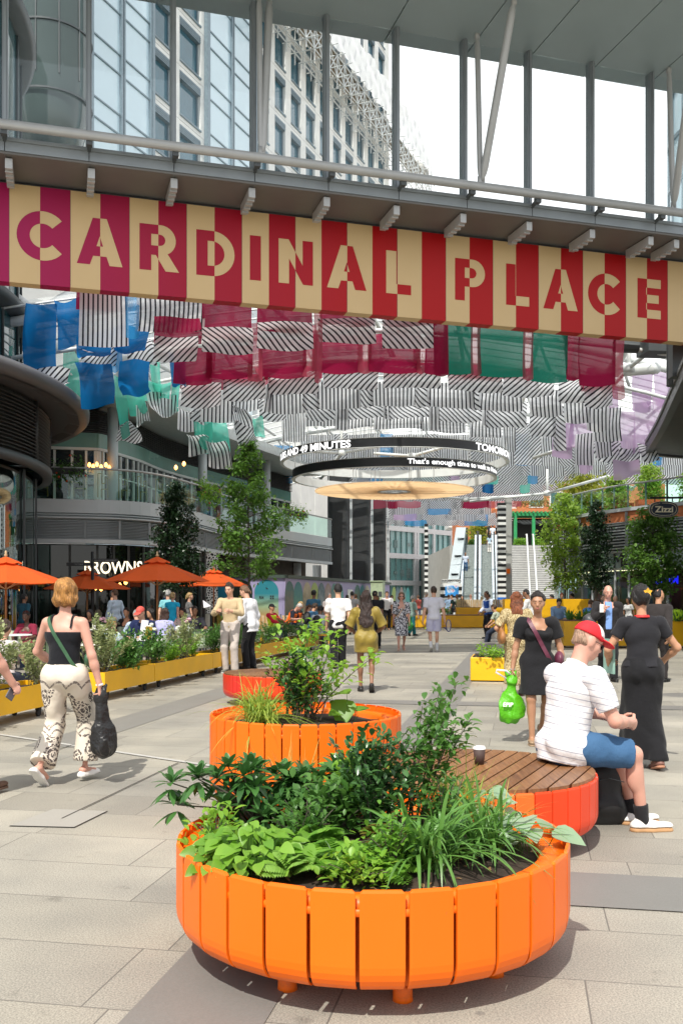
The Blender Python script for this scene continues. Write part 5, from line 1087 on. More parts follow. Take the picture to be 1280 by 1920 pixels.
mixm = [M['orange'], mat('orange_red_mix', (.90, .14, .012), .38, var=.05, coat=.2), M['red'], mat('deep_red_paint', (.62, .022, .012), .38, var=.05, coat=.2)]
def bench(c, r, label, n, idx, sl_ang, w=.085, gapn=.012, red=None):
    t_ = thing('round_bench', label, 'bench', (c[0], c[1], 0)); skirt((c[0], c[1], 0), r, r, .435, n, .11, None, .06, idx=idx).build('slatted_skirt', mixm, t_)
    m = MB(); u = Vector((math.sin(sl_ang), math.cos(sl_ang), 0)); v = Vector((u.y, -u.x, 0)); k = -int(r / (w + gapn)) - 1; rr = r - .012
    while k * (w + gapn) < r:
        x0, x1 = k * (w + gapn), k * (w + gapn) + w; x0c, x1c = max(x0, -rr + .004), min(x1, rr - .004)
        if x1c - x0c > .02:
            top_, bot_ = [], []
            for j in range(5): x = x0c + (x1c - x0c) * j / 4; h = math.sqrt(max(0, rr * rr - x * x)); top_.append((x, h)); bot_.append((x, -h))
            P = [(c[0] + v.x * x + u.x * y, c[1] + v.y * x + u.y * y) for x, y in top_ + bot_[::-1]]; m.prism(P, .428, .455)
        k += 1
    bevel(m.build('seat_slats', wood('oiled_hardwood', (.085, .030, .010), (.36, .17, .065), sl_ang), t_), .004, 1)
    m = MB(); m.lathe((c[0], c[1], 0), [(r - .03, .2), (r - .03, .42), (r - .12, .424), (r - .12, .2)], 64); m.lathe((c[0], c[1], 0), [(.02, .15), (r - .17, .15), (r - .17, .13), (.02, .13)], 48); m.build('frame', M['red'], t_)
    feet(t_, c, r - .25, 6, M['red'], .4); return t_
CB, RB = (.863, 6.19), .76
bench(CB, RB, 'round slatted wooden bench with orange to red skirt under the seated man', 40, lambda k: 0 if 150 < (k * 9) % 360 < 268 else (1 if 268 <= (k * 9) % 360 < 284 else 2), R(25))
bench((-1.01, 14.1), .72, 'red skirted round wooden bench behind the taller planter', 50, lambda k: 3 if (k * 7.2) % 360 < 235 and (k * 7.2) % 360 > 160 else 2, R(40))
# paper cup on bench
p = at(898, 1437, 6.3); cu = thing('paper_cup', 'dark paper coffee cup with white lid left on the wooden bench', 'cup', (p.x, 6.3, .455))
m = MB(); m.lathe((p.x, 6.3, .455), [(.001, 0), (.03, 0), (.041, .10), (.001, .10)], 20); m.build('sleeve', mat('brown_card', (.06, .035, .03), .7), cu, True); m = MB(); m.lathe((p.x, 6.3, .555), [(.042, 0), (.042, .01), (.037, .014), (.036, .02), (.001, .02)], 20); m.build('lid', M['white'], cu, True)
# ---- plants of the large planter
ZS = .445
def pl(x, y, Y): q = at(x, y, Y); return (q.x, q.y, ZS)
def whorl_shrub(bases, name, label, m, L, W, heads, hmin, hmax, spread):
    b0 = np.array(bases); vg = Veg(); st = MB()
    for k in range(heads):
        a = random.random() * 6.28; r_ = random.uniform(.1, 1) * spread[0]; tip = b0 + np.array([math.cos(a) * r_ + spread[2], math.sin(a) * spread[1] * random.random(), random.uniform(hmin, hmax)]); st.tube([tuple(b0 + np.array([random.uniform(-.04, .04), random.uniform(-.04, .04), 0])), tuple((b0 + tip) / 2 + np.array([0, 0, .04])), tuple(tip)], [.007, .005, .003], 5, False)
        for tier, nn, e0, e1 in ((0, 7, 5, 35), (1, 5, 40, 70), (2, 6, -40, -5)):
            d = rdir(nn, e0, e1); az = np.radians(np.arange(nn) * 360 / nn + random.random() * 90); el = np.arcsin(d[:, 2]); d = np.stack([np.cos(el) * np.cos(az), np.cos(el) * np.sin(az), d[:, 2]], 1); P = np.tile(tip, (nn, 1)) - np.array([0, 0, .03 * (tier == 2)]); l = L * rng.uniform(.75, 1.1, nn); v, f = leaves(P, d, up(nn), l, W / L * l, 'ell', .25, .25); vg.add(v, f)
    t_ = thing(name, label, 'shrub', tuple(b0)); vg.build('foliage', m, t_); st.build('stem', M['bark'], t_)
whorl_shrub((-.40, 4.60, ZS), 'rhododendron', 'dark glossy long leaved shrub leaning over the left rim of the large planter', LM['rhodo'], .125, .036, 19, .06, .30, (.30, .20, -.16))
whorl_shrub((-.12, 4.78, ZS), 'rhododendron', 'upright dark glossy shrub at the back left of the large planter', LM['rhodo'], .125, .036, 18, .08, .27, (.24, .18, -.04))
def ground_leaves(c, rx, ry, n, L, m, name, label, zr=(.05, .16), prof='heart', wr=.82):
    vg = Veg(); P, D, st = [], [], MB()
    for k in range(n):
        a = random.random() * 6.28; q = math.sqrt(random.random()); x, y = c[0] + rx * q * math.cos(a), c[1] + ry * q * math.sin(a); z = ZS + random.uniform(*zr) * (1.15 - .6 * q); P.append((x, y, z)); o = np.array([math.cos(a) * q + random.uniform(-.5, .5), math.sin(a) * q + random.uniform(-.5, .5) - .35, random.uniform(-.35, .15)]); D.append(o); st.tube([(c[0] + (x - c[0]) * .6, c[1] + (y - c[1]) * .6, ZS - .02), (x, y, z)], .0022, 3, False)
    P, D = np.array(P), np.array(D); l = L * rng.uniform(.65, 1.15, n); v, f = leaves(P, D, up(n) + rng.normal(0, .25, (n, 3)) + np.array([0, -.35, 0]), l, l * wr, prof, .22, .18); vg.add(v, f); t_ = thing(name, label, 'plant', (*c, ZS)); vg.build('foliage', m, t_); st.build('stem', LM['mid'], t_)
ground_leaves((-.36, 3.94), .25, .22, 230, .068, LM['epim'], 'barrenwort', 'clump of round lime green leaves at the front left of the large planter', (.04, .17))
def fern(c, n, L, m, label, el=(20, 65), nb=15):
    vg = Veg(); st = MB(); b0 = np.array((*c, ZS))
    for k in range(n):
        a = random.random() * 6.28; d = np.array([math.cos(a), math.sin(a), math.tan(R(random.uniform(*el)))]); d /= np.linalg.norm(d); l = L * random.uniform(.6, 1.1); T = np.linspace(0, 1, nb); pts = b0 + d * l * T[:, None] + np.array([0, 0, -1]) * (.5 * l * T[:, None] ** 2); st.tube([tuple(p) for p in pts[::3]] , .002, 3, False); tg = np.gradient(pts, axis=0); tg /= np.linalg.norm(tg, axis=1, keepdims=True); sd = np.cross(tg, UPV); sd /= np.linalg.norm(sd, axis=1, keepdims=True)
        w = .34 * l * np.sin(np.pi * np.clip(T * .92 + .08, 0, 1)) ** .8 + .004
        for s_ in (-1, 1): v, f = leaves(pts[2:], s_ * sd[2:] + tg[2:] * .35, np.tile(UPV, (nb - 2, 1)) + rng.normal(0, .1, (nb - 2, 3)), w[2:], l * .075 + w[2:] * .08, 'ell', .15, .25); vg.add(v, f)
    t_ = thing('fern', label, 'fern', tuple(b0)); vg.build('fronds', m, t_); st.build('stalk', LM['mid'], t_)
fern((-.02, 3.88), 20, .24, LM['fern'], 'bright green fern beside the round leaved clump', (35, 80)); fern((.15, 3.84), 16, .22, LM['fern'], 'smaller fern at the front middle of the large planter', (30, 78)); fern((-.10, 4.10), 12, .32, LM['fern'], 'upright fern just behind the front ferns', (50, 80))
fern((.20, 4.05), 7, .27, leafm('rusty_fern', (.10, .12, .02), (.28, .20, .04)), 'rust tinged fern in the middle of the large planter', (45, 80))
def strap_clump(c, z, n, L, W, m, name, label, el=(35, 85), dr=(.35, .9), cat='plant', az=(0, 360)):
    vg = Veg(); b0 = np.array((*c, z)); P = b0 + np.concatenate([rng.normal(0, .03 * L / .4, (n, 2)), np.zeros((n, 1))], 1); l = L * rng.uniform(.5, 1.1, n); v, f = leaves(P, rdir(n, *el, *az), up(n), l, W * rng.uniform(.6, 1.2, n), 'strap', .25, rng.uniform(*dr, n)); vg.add(v, f); t_ = thing(name, label, cat, tuple(b0)); vg.build('blades', m, t_); return t_
# finer straps need more rows along the blade
PROF['strap'] = [(0, .7), (.1, .85), (.2, 1), (.3, 1), (.4, 1), (.5, .97), (.6, .9), (.7, .8), (.8, .65), (.9, .4), (1, 0)]
strap_clump((.36, 3.95), ZS, 170, .58, .017, LM['strap'], 'lilyturf', 'fountain of dark strap leaves at the front right of the large planter')
strap_clump((.62, 4.16), ZS, 150, .52, .015, LM['strap'], 'lilyturf', 'second fountain of strap leaves close to the right rim of the large planter')
strap_clump((.46, 4.08), ZS, 50, .34, .013, LM['strap'], 'lilyturf', 'low strap leaved tuft between the two larger fountains')
shrub((.16, 4.42, ZS), .30, .50, .055, .025, 1300, LM['ever'], 'evergreen_shrub', 'dense dark evergreen shrub in the middle of the large planter', 16, sparse=.25)
shrub((.32, 4.62, ZS), .34, .68, .072, .028, 620, LM['mid'], 'leafy_shrub', 'arching long branched shrub at the back right of the large planter', 10, sparse=.15, lean=(.18, .05), droop=.4)
shrub((.08, 4.75, ZS), .28, .34, .06, .03, 620, LM['lime'], 'leafy_shrub', 'fresh lime green shrub at the back of the large planter', 10, sparse=.25)
shrub((-.02, 4.40, ZS), .24, .30, .075, .036, 380, LM['mid'], 'leafy_shrub', 'mid green shrub left of the dark evergreen shrub', 9, sparse=.25)
strap_clump((.55, 4.62), ZS, 220, .52, .0055, LM['grass'], 'ornamental_grass', 'fine golden green grass at the back right rim of the large planter', (45, 88), (.2, .7), 'grass tuft')
strap_clump((-.26, 4.98), ZS, 70, .46, .005, LM['hay'], 'ornamental_grass', 'thin straw coloured grass at the back left of the large planter', (55, 88), (.1, .5), 'grass tuft')
strap_clump((.70, 4.40), ZS, 50, .34, .0045, LM['hay'], 'ornamental_grass', 'thin straw coloured grass near the right rim of the large planter', (45, 85), (.2, .6), 'grass tuft')
ground_leaves((.83, 4.25), .12, .14, 14, .13, LM['silver'], 'brunnera', 'silvery heart shaped leaves hanging over the right rim of the large planter', (.08, .16))
ground_leaves((.70, 4.62), .12, .10, 16, .10, LM['silver'], 'brunnera', 'silvery veined leaves behind the strap leaves', (.08, .20))
for k, (x, y, n, L, w, mm, h, r, lb) in enumerate(((.05, 3.72, 300, .045, .024, 'lime', .13, .16, 'low lime groundcover along the front rim of the large planter'), (-.16, 4.20, 300, .05, .022, 'mid', .24, .20, 'feathery mid green plant behind the round leaved clump'), (.20, 3.86, 260, .05, .020, 'fern', .22, .15, 'feathery light green plant between fern and strap leaves'), (.45, 4.35, 300, .05, .024, 'mid', .32, .18, 'small leaved bush behind the strap leaves'), (-.55, 4.2, 160, .06, .03, 'lime', .16, .12, 'fresh leaves beside the left rim of the large planter'), (.10, 5.0, 380, .05, .026, 'lime', .26, .26, 'bright small leaved bush against the back rim of the large planter'))): shrub((x, y, ZS), r, h, L, w, n, LM[mm], 'leafy_plant', lb, 14, sparse=.3)
fern((-.20, 3.80), 12, .20, leafm('pale_fern', (.12, .26, .03), (.30, .50, .10), .5, .35), 'pale fern at the front rim of the large planter', (40, 80))
lv = Veg(); n_ = 160; q_ = rng.uniform(-.7, .7, (n_, 2)); q_ = q_[(q_ ** 2).sum(1) < .5]; v, f = leaves(np.concatenate([q_ + np.array(C1), np.full((len(q_), 1), ZS - .008)], 1), rdir(len(q_), -8, 12), up(len(q_)), .035, .014); lv.add(v, f); tag(lv.build('leaf_litter', leafm('dead_leaf', (.16, .07, .03), (.42, .28, .12), .7, .1), None, (*C1, ZS)), 'dry fallen leaves scattered on the soil of the large planter', 'leaf litter', kind='stuff')
# ---- plants of the taller planter
ZS = .66
strap_clump((-.58, 6.88), ZS, 300, .58, .009, LM['grass'], 'ornamental_grass', 'arching yellow green grass at the left of the taller planter', (20, 85), (.3, .9), 'grass tuft')
shrub((-.30, 6.95, ZS), .26, .50, .06, .028, 620, LM['ever'], 'evergreen_shrub', 'dark evergreen shrub in the taller planter', 12, sparse=.2)
shrub((-.24, 7.0, ZS), .46, .74, .075, .036, 620, LM['lime'], 'leafy_shrub', 'bright green long branched shrub rising out of the taller planter', 15, sparse=.2, lean=(.05, 0), droop=.35)
shrub((-.38, 7.2, ZS), .22, .42, .06, .03, 300, LM['red'], 'leafy_shrub', 'dark reddish shrub at the back of the taller planter', 9, sparse=.2)
ground_leaves((.06, 7.02), .10, .10, 5, .16, LM['epim'], 'barrenwort', 'few large round leaves on bare soil in the taller planter', (.03, .2), wr=1.0)
# ================================================================ YELLOW TROUGHS
ty = math.tan(AX)
def trough_line(Y): return Vector((-3.52 + (Y - 14.3) * .194, Y, 0))
hedge_labels = iter(['cream variegated bush in the nearest yellow trough', 'dark leaved bush low in the nearest yellow trough', 'trailing green plant at the near end of the yellow trough row', 'large cream variegated bush at the end of the second trough', 'dark green laurel bush beside the large variegated bush', 'bushy mid green plant in the second trough', 'dense dark bush next to the menu stand', 'low yellow green bush in the third trough', 'tall olive toned bush behind the man in beige', 'bright green mound near the man in beige', 'dark bush behind the man with the ponytail', 'dark spreading juniper in the fourth trough', 'mid green shrub in the fourth trough', 'low juniper mound in the last trough', 'dark juniper at the far end of the troughs', 'small green bush near the seated youths'])
def trough(Ya, Yb, label, plants, w=.5, zt=.43, zb=.13):
    a, b = trough_line(Ya), trough_line(Yb); d = (b - a).normalized(); nr = Vector((d.y, -d.x, 0)); c = (a + b) / 2 - nr * w / 2; L = (b - a).length; an = math.atan2(d.y, d.x); t_ = thing('trough_planter', label, 'planter', (c.x, c.y, 0), group='yellow trough planters beside the cafe')
    m = MB()
    for off, sz in ((nr * (w / 2 - .01), (L, .02)), (-nr * (w / 2 - .01), (L, .02))): m.box(tuple(c + off + Vector((0, 0, (zt + zb) / 2))), (L, .02, zt - zb), an)
    for s_ in (-1, 1): m.box(tuple(c + d * s_ * (L / 2 - .011) + Vector((0, 0, (zt + zb) / 2))), (.02, w - .042, zt - zb), an)
    m.box(tuple(c + Vector((0, 0, zb + .01))), (L - .044, w - .042, .02), an); m.build('box', M['yellow'], t_)
    m = MB(); m.box(tuple(c + Vector((0, 0, zt - .1))), (L - .05, w - .05, .08), an); m.build('soil', M['soil'], t_)
    for s_ in (-.38, .38):
        for q in (-.34, .34): k = MB(); p = c + d * L * s_ + nr * w * q; k.tube([p + Vector((0, 0, .05)) - nr * .015, p + Vector((0, 0, .05)) + nr * .015], .05, 14); k.box(tuple(p + Vector((0, 0, .105))), (.06, .06, .05), an); k.build('castor', M['rubber'], t_)
    for f, h, r, L_, W_, n, m_, kind in plants:
        p = c + d * L * (f - .5) + nr * random.uniform(-.05, .12); shrub((p.x, p.y, zt - .06), r * 1.1, h * 1.45, L_ * 1.15, W_ * 1.15, int(n * 2.1), LM[m_], kind, next(hedge_labels), 16, sparse=.2, upright=False)
trough(9.6, 12.9, 'nearest yellow trough planter at the left edge of the photo', [(.62, .62, .50, .06, .034, 900, 'vari', 'variegated_bush'), (.42, .30, .36, .10, .04, 300, 'mid', 'leafy_bush'), (.9, .4, .36, .06, .03, 420, 'vari', 'trailing_bush')])
trough(14.3, 16.2, 'second yellow trough planter with a large variegated bush, right of the woman in patterned trousers', [(.16, .66, .55, .055, .03, 1100, 'vari', 'variegated_bush'), (.55, .3, .40, .10, .035, 360, 'mid', 'leafy_bush'), (.85, .42, .42, .07, .03, 450, 'mid', 'leafy_bush')])
trough(16.22, 19.2, 'third yellow trough planter in front of the cafe tables', [(.10, .46, .40, .06, .03, 520, 'mid', 'leafy_bush'), (.35, .25, .36, .05, .028, 380, 'lime', 'leafy_bush'), (.60, .56, .5, .06, .03, 620, 'vari', 'leafy_bush'), (.85, .3, .4, .05, .03, 420, 'lime', 'leafy_bush')])
trough(19.22, 22.6, 'fourth yellow trough planter behind the two men reading', [(.3, .42, .5, .07, .03, 520, 'mid', 'leafy_bush'), (.62, .5, .6, .07, .022, 700, 'mid', 'juniper'), (.88, .34, .5, .07, .03, 420, 'mid', 'leafy_bush')])
trough(22.62, 29.0, 'last yellow trough planter running towards the seated youths', [(.25, .34, .7, .07, .02, 600, 'mid', 'juniper'), (.55, .4, .9, .07, .02, 700, 'mid', 'juniper'), (.85, .28, .7, .07, .025, 400, 'mid', 'leafy_bush')])
def ybox(c, sx, sy, h, label, name='box_planter', rz=-AX, z0=0.0, wood_top=False):
    t_ = thing(name, label, 'planter', (c[0], c[1], 0)); m = MB(); m.box((c[0], c[1], (h + z0) / 2), (sx, sy, h - z0), rz); bevel(m.build('box', M['yellow'], t_), .012, 2)
    m = MB()
    if wood_top:
        u = Vector((math.cos(rz), math.sin(rz), 0))
        for k in range(5): m.box((c[0] - u.y * (k - 2) * sy / 5, c[1] + u.x * (k - 2) * sy / 5, h + .022), (sx * .99, sy / 5 - .02, .04), rz)
        m.build('timber_top', wood('dark_bench_timber', (.07, .03, .018), (.17, .08, .05)), t_)
    else: m.box((c[0], c[1], h + .004), (sx - .08, sy - .08, .02), rz); m.build('soil', M['soil'], t_)
    return t_
YR = 17.77; cR = Vector((atx(885, YR) + .62, YR + .35, 0))
ybox(cR, 1.15, 1.15, .445, 'square yellow planter of pale striped leaves beside the woman in snake print', z0=.02)
strap_clump((cR.x - .15, cR.y + .2), .44, 160, .34, .045, leafm('striped_hosta', (.10, .26, .06), (.48, .56, .30), .45, .3), 'spider_plant', 'mound of white striped strap leaves in the square yellow planter', (25, 85), (.5, 1.0))
shrub((cR.x - .25, cR.y - .35, .44), .42, .16, .08, .05, 260, LM['lime'], 'leafy_plant', 'low fresh green leaves along the front of the square yellow planter', 9)
strap_clump((cR.x + .25, cR.y + .45), .44, 90, .55, .05, LM['mid'], 'strap_plant', 'darker upright strap leaves at the back of the square yellow planter', (45, 85), (.3, .7))
ybox((8.25, 29.9, 0), 2.85, 1.0, .82, 'long yellow planter bench behind the bald man in the suit', 'planter_bench', R(-2), .06, True)
ybox((12.0, 29.75, 0), 4.5, 1.0, .82, 'long yellow planter bench at the right edge of the photo', 'planter_bench', R(-2), .06, True)
ybox((8.5, 40, 0), 3.5, .8, 1.48, 'high yellow planter wall behind the seated man in blue shirt', 'planter_wall', R(-2), .02)
ybox((3.9, 49.5, 0), 8.4, 1.2, .62, 'low yellow bench ring in front of the information kiosk', 'planter_bench', R(-5), .02, True)
ybox((7.3, 50.4, 0), 2.6, 1.0, 1.02, 'taller yellow block with pale timber back rest, beside the man in blue vest', 'planter_block', R(-5), .02)
m = MB()
for k in range(26): m.box((6.15 + k * .118, 50.9 - .01 * k, 1.22), (.10, .08, .42), R(-5))
tag(m.build('timber_screen', M['beige_wood']), 'pale upright slatted timber screen on the taller yellow block', 'screen')
for k, (x, y, Y, lb) in enumerate(((818, 1152, 51, 'small green plant on the low yellow bench ring left'), (835, 1150, 51, 'second small green plant on the low yellow bench ring'), (640, 1176, 40, 'low green plants at the foot of the lilac hoarding'))): q = at(x, y, Y); shrub((q.x, q.y, .60 if k < 2 else .1), .5, .35, .12, .06, 160, LM['lime'], 'leafy_plant', lb, 7)
for k, (x, Y, lb) in enumerate(((1068, 29.6, 'dark spiky plant in the long yellow planter bench'), (1085, 29.6, 'thin stemmed plant left of the bald man'), (1100, 29.8, 'bushy dark plant beside the floral shirted people'), (1268, 29.2, 'green plant on the right hand yellow planter bench'))): strap_clump((atx(x, Y), Y), .82, 60, .5, .04, LM['mid'], 'spiky_plant', lb, (40, 88), (.1, .5))
# ================================================================ PARASOLS, TABLES, CHAIRS
ored = mat('orange_canvas', (.80, .115, .012), .8, var=.06, vs_=3)
def canvas(name, c):
    t = NT(name); n = t.noise(3, 3); col = t.mix(n, tuple(k * .9 for k in c), tuple(min(1, k * 1.08) for k in c)); t.set('Base Color', col); t.set('Roughness', .85); tl = t.new('ShaderNodeBsdfTranslucent'); t.l.new(col, tl.inputs[0]); mx = t.new('ShaderNodeMixShader'); mx.inputs[0].default_value = .28; t.l.new(t.b.outputs[0], mx.inputs[1]); t.l.new(tl.outputs[0], mx.inputs[2]); t.l.new(mx.outputs[0], t.out.inputs[0]); return t.m
ored = canvas('orange_canvas', (.82, .12, .014))
def parasol(X, Y, zt, rad, drop, label, rot=0.0, tilt=0):
    t_ = thing('parasol', label, 'parasol', (X, Y, 0), group='orange cafe parasols'); m = MB(); n = 8; vs_ = []; fs_ = []; NR = 6; SUB = 4
    for j in range(NR + 1):
        f = .10 + .90 * j / NR
        for k in range(n * SUB):
            a = 2 * math.pi * k / (n * SUB) + rot; kk = (k % SUB) / SUB; sag = 1 - (1 - math.cos(math.pi / n)) * math.sin(math.pi * kk); z = zt - .12 - drop * (f ** 1.15) - .03 * f * math.sin(math.pi * kk); vs_.append((X + rad * f * sag * math.cos(a), Y + rad * f * sag * math.sin(a), z))
    N = n * SUB
    for j in range(NR):
        for k in range(N): fs_.append((j * N + k, j * N + (k + 1) % N, (j + 1) * N + (k + 1) % N, (j + 1) * N + k))
    m.add(vs_, fs_); m.build('canopy', ored, t_)
    m = MB(); vs_ = [(X, Y, zt)]; 
    for k in range(N): a = 2 * math.pi * k / N + rot; kk = (k % SUB) / SUB; vs_.append((X + rad * .25 * math.cos(a), Y + rad * .25 * math.sin(a), zt - .12 - .03 * math.sin(math.pi * kk) - drop * .06))
    m.add(vs_, [(0, 1 + k, 1 + (k + 1) % N) for k in range(N)]); m.build('vent_cap', ored, t_)
    m = MB(); m.tube([(X, Y, 0), (X, Y, zt + .02)], .026, 10); m.build('pole', mat('varnished_pole', (.30, .14, .04), .4, var=.15, vs_=10), t_, True)
    m = MB(); m.lathe((X, Y, zt), [(.03, 0), (.045, .03), (.02, .07), (.03, .1), (.001, .14)], 12); m.build('finial', M['beige_wood'], t_, True)
    for k in range(n): a = 2 * math.pi * k / n + rot; m = MB(); m.tube([(X + .03 * math.cos(a), Y + .03 * math.sin(a), zt - .22), (X + rad * .97 * math.cos(a), Y + rad * .97 * math.sin(a), zt - .14 - drop * .97)], .012, 5); m.tube([(X + .03 * math.cos(a), Y + .03 * math.sin(a), zt - .75), (X + rad * .5 * math.cos(a), Y + rad * .5 * math.sin(a), zt - .16 - drop * .47)], .01, 5); m.build('rib', M['beige_wood'], t_)
    m = MB(); m.lathe((X, Y, 0), [(.001, .09), (.05, .09), (.26, .05), (.28, 0.0)], 24); m.build('base', M['steel_d'], t_)
parasol(-4.79, 25, 2.62, 1.36, .52, 'bright orange parasol in the middle, lit by sun, second from the left', .2)
parasol(-7.75, 22.2, 2.50, 1.45, .50, 'orange parasol cut by the left edge of the photo', .35)
parasol(-8.2, 31, 2.45, 1.4, .50, 'shaded brownish orange parasol behind the woman with blond hair', .1)
parasol(-4.85, 36.5, 2.66, 1.42, .55, 'farthest orange parasol above the two reading men', .5)
sage = NT('sage_stripe'); sx_ = sage.new('ShaderNodeSeparateXYZ'); sage.l.new(sage.coord(), sx_.inputs[0]); w_ = sage.math('GREATER_THAN', sage.math('FRACT', sage.math('MULTIPLY', sage.math('ADD', sx_.outputs[0], sx_.outputs[1]), 16)), .5); sage.set('Base Color', sage.mix(w_, (.22, .28, .20), (.36, .42, .30))); sage.set('Roughness', .8)
chair_proto = None
def chair(X, Y, rz, label):
    global chair_proto
    if chair_proto is None:
        t_ = thing('cafe_chair', label, 'chair', (0, 0, 0), group='sage green cafe tub chairs'); m = MB(); m.lathe((0, 0, 0), [(.001, .47), (.24, .47), (.26, .44), (.25, .38), (.001, .38)], 20); m.build('seat', sage.m, t_, world=False)
        m = MB(); vs_ = []; A = np.linspace(R(-200), R(20), 17)
        for th in (0, .05):
            for z in (.46, .62, .80): vs_ += [((.27 - th) * math.cos(a), (.27 - th) * math.sin(a) , z - (.06 if z > .7 and (a > R(-10) or a < R(-170)) else 0)) for a in A]
        n_ = 17; f = []
        for b_ in (0, 51):
            for j in range(2):
                for i in range(16): p = b_ + j * n_ + i; f.append((p, p + 1, p + n_ + 1, p + n_))
        for i in range(16): f.append((34 + i, 35 + i, 86 + i, 85 + i))
        m.add(vs_, f); m.build('backrest', sage.m, t_, True, world=False)
        for x, y in ((-.16, -.16), (.16, -.16), (-.16, .16), (.16, .16)): m = MB(); m.tube([(x * 1.15, y * 1.15, 0), (x, y, .4)], [.012, .018], 8); m.build('leg', M['bark'], t_, world=False)
        chair_proto = t_; o = t_
    else: o = copy_tree(chair_proto); o['label'] = label
    o.location = (X, Y, 0); o.rotation_euler = (0, 0, rz)
def table(X, Y, label, top=M['white']):
    t_ = thing('cafe_table', label, 'table', (X, Y, 0), group='round cafe tables'); m = MB(); m.lathe((X, Y, 0), [(.001, .73), (.33, .73), (.345, .745), (.33, .76), (.001, .76)], 36); m.build('table_top', top, t_); m = MB(); m.tube([(X, Y, .03), (X, Y, .73)], .03, 10); m.build('stem', M['black'], t_); m = MB(); m.lathe((X, Y, 0), [(.001, .04), (.04, .04), (.21, .02), (.22, 0)], 24); m.build('foot', M['black'], t_)
tabs = [(160, 16.4, 'round white cafe table behind the woman in patterned trousers'), (278, 18.2, 'round white cafe table holding the menu stand, by the man in red cap'), (190, 24.0, 'round cafe table with pink flowers, farther back'), (30, 20.5, 'round cafe table in front of the woman in maroon'), (362, 23.5, 'round cafe table under the white flowers'), (128, 27, 'round cafe table beside the glass drum')]
for x, Y, lb in tabs: table(atx(x, Y), Y, lb)
chs = [(110, 17.6, 3.0, 'sage tub chair half hidden behind the woman in patterned trousers'), (190, 17.0, 3.3, 'sage tub chair behind the large variegated bush'), (205, 18.6, .6, 'sage tub chair with the woman in floral top'), (292, 19.2, 0.1, 'sage tub chair with the man in red cap'), (40, 21.8, .2, 'sage tub chair with the woman in maroon'), (325, 22.2, 2.8, 'sage tub chair by the woman in lilac top'), (300, 22.9, 3.2, 'sage tub chair left of the lilac topped woman'), (240, 24.6, .2, 'sage tub chair with the woman in black top'), (345, 24.4, 0, 'sage tub chair with the woman in pink floral top'), (172, 25.4, .1, 'sage tub chair with the woman in dark headscarf'), (70, 23.5, 2.6, 'empty sage tub chair near the drum building'), (370, 22.4, 3.0, 'sage tub chair beside the hedge, nearest to the men reading')]
for x, Y, rz, lb in chs: chair(atx(x, Y), Y, rz, lb)
# menu stand, flowers
tX, tY = atx(278, 18.2), 18.2
ms_ = thing('menu_stand', 'white and brass menu stand on the cafe table by the man in red cap', 'menu stand', (tX, tY - .1, .76)); m = MB(); m.box((tX - .06, tY - .1, .94), (.13, .05, .36), .2, Matrix.Rotation(R(8), 3, 'Y')); m.build('menu', M['white'], ms_); m = MB(); m.box((tX + .03, tY - .12, .88), (.12, .06, .24), .2, Matrix.Rotation(R(8), 3, 'Y')); m.build('brass_holder', mat('brass', (.55, .34, .05), .35, .7), ms_)
def flowers(x, y, z, label, cols, n=9):
    t_ = thing('flower_vase', label, 'flowers', (x, y, z)); m = MB(); m.lathe((x, y, z), [(.001, 0), (.03, 0), (.04, .06), (.03, .12), (.001, .12)], 14); m.build('vase', M['white'], t_, True); m = MB()
    for k in range(n): a = random.random() * 6.28; q = (x + .09 * math.cos(a) * random.random(), y + .09 * math.sin(a), z + .2 + random.uniform(-.04, .07)); m.lathe(q, [(.001, -.03), (.03, -.02), (.045, .005), (.03, .03), (.001, .035)], 8)
    m.build('blooms', cols, t_, True); vg = Veg(); d = rdir(24, 10, 80); v, f = leaves(np.tile((x, y, z + .1), (24, 1)), d, up(24), .13, .04); vg.add(v, f); vg.build('leaves', LM['mid'], t_)
wht = mat('white_petal', (.75, .78, .66), .7); pnk = mat('pink_petal', (.70, .42, .50), .7)
flowers(tX + .02, tY + .12, .76, 'white flowers beside the menu stand', wht); flowers(atx(192, 24), 24, .76, 'pink and white flowers on the table farther back', pnk); flowers(atx(335, 21.2), 21.2, .62, 'white flowers in the hedge left of the man in beige', wht, 14); flowers(atx(352, 23.4), 23.4, .76, 'pale pink flowers by the woman in pink floral top', pnk)
flowers(atx(12, 12.2), 12.2, .45, 'small pale flowers in the nearest yellow trough', mat('blush_petal', (.72, .6, .52), .7), 22)
cn_ = thing('table_card', 'small white card standing on the table with pink flowers', 'card', (atx(177, 23.8), 23.8, .76)); m = MB(); m.box((atx(177, 23.8), 23.8, .87), (.08, .03, .22)); m.build('card', M['white'], cn_)
# signpost
p = at(174, 1120, 30.5); sp_ = thing('finger_post', 'dark finger post with direction blades in front of the cafe front', 'signpost', (p.x, p.y, 0)); m = MB(); m.tube([(p.x, p.y, 0), (p.x, p.y, 3.0)], .05, 10); m.build('post', M['black'], sp_, True)
for z, s_, tx in ((2.72, 1, 'HOUSES OF PARLIAMENT'), (2.6, -1, 'VICTORIA')): m = MB(); m.box((p.x + s_ * .42, p.y - .02, z), (.8, .03, .11)); m.build('finger', M['black'], sp_); text_on('lettering', tx, .06, (p.x + s_ * .42, p.y - .04, z), (1, 0, 0), (0, 0, 1), mat('dim_lettering', (.3, .3, .3), .5), sp_, 0, .002)
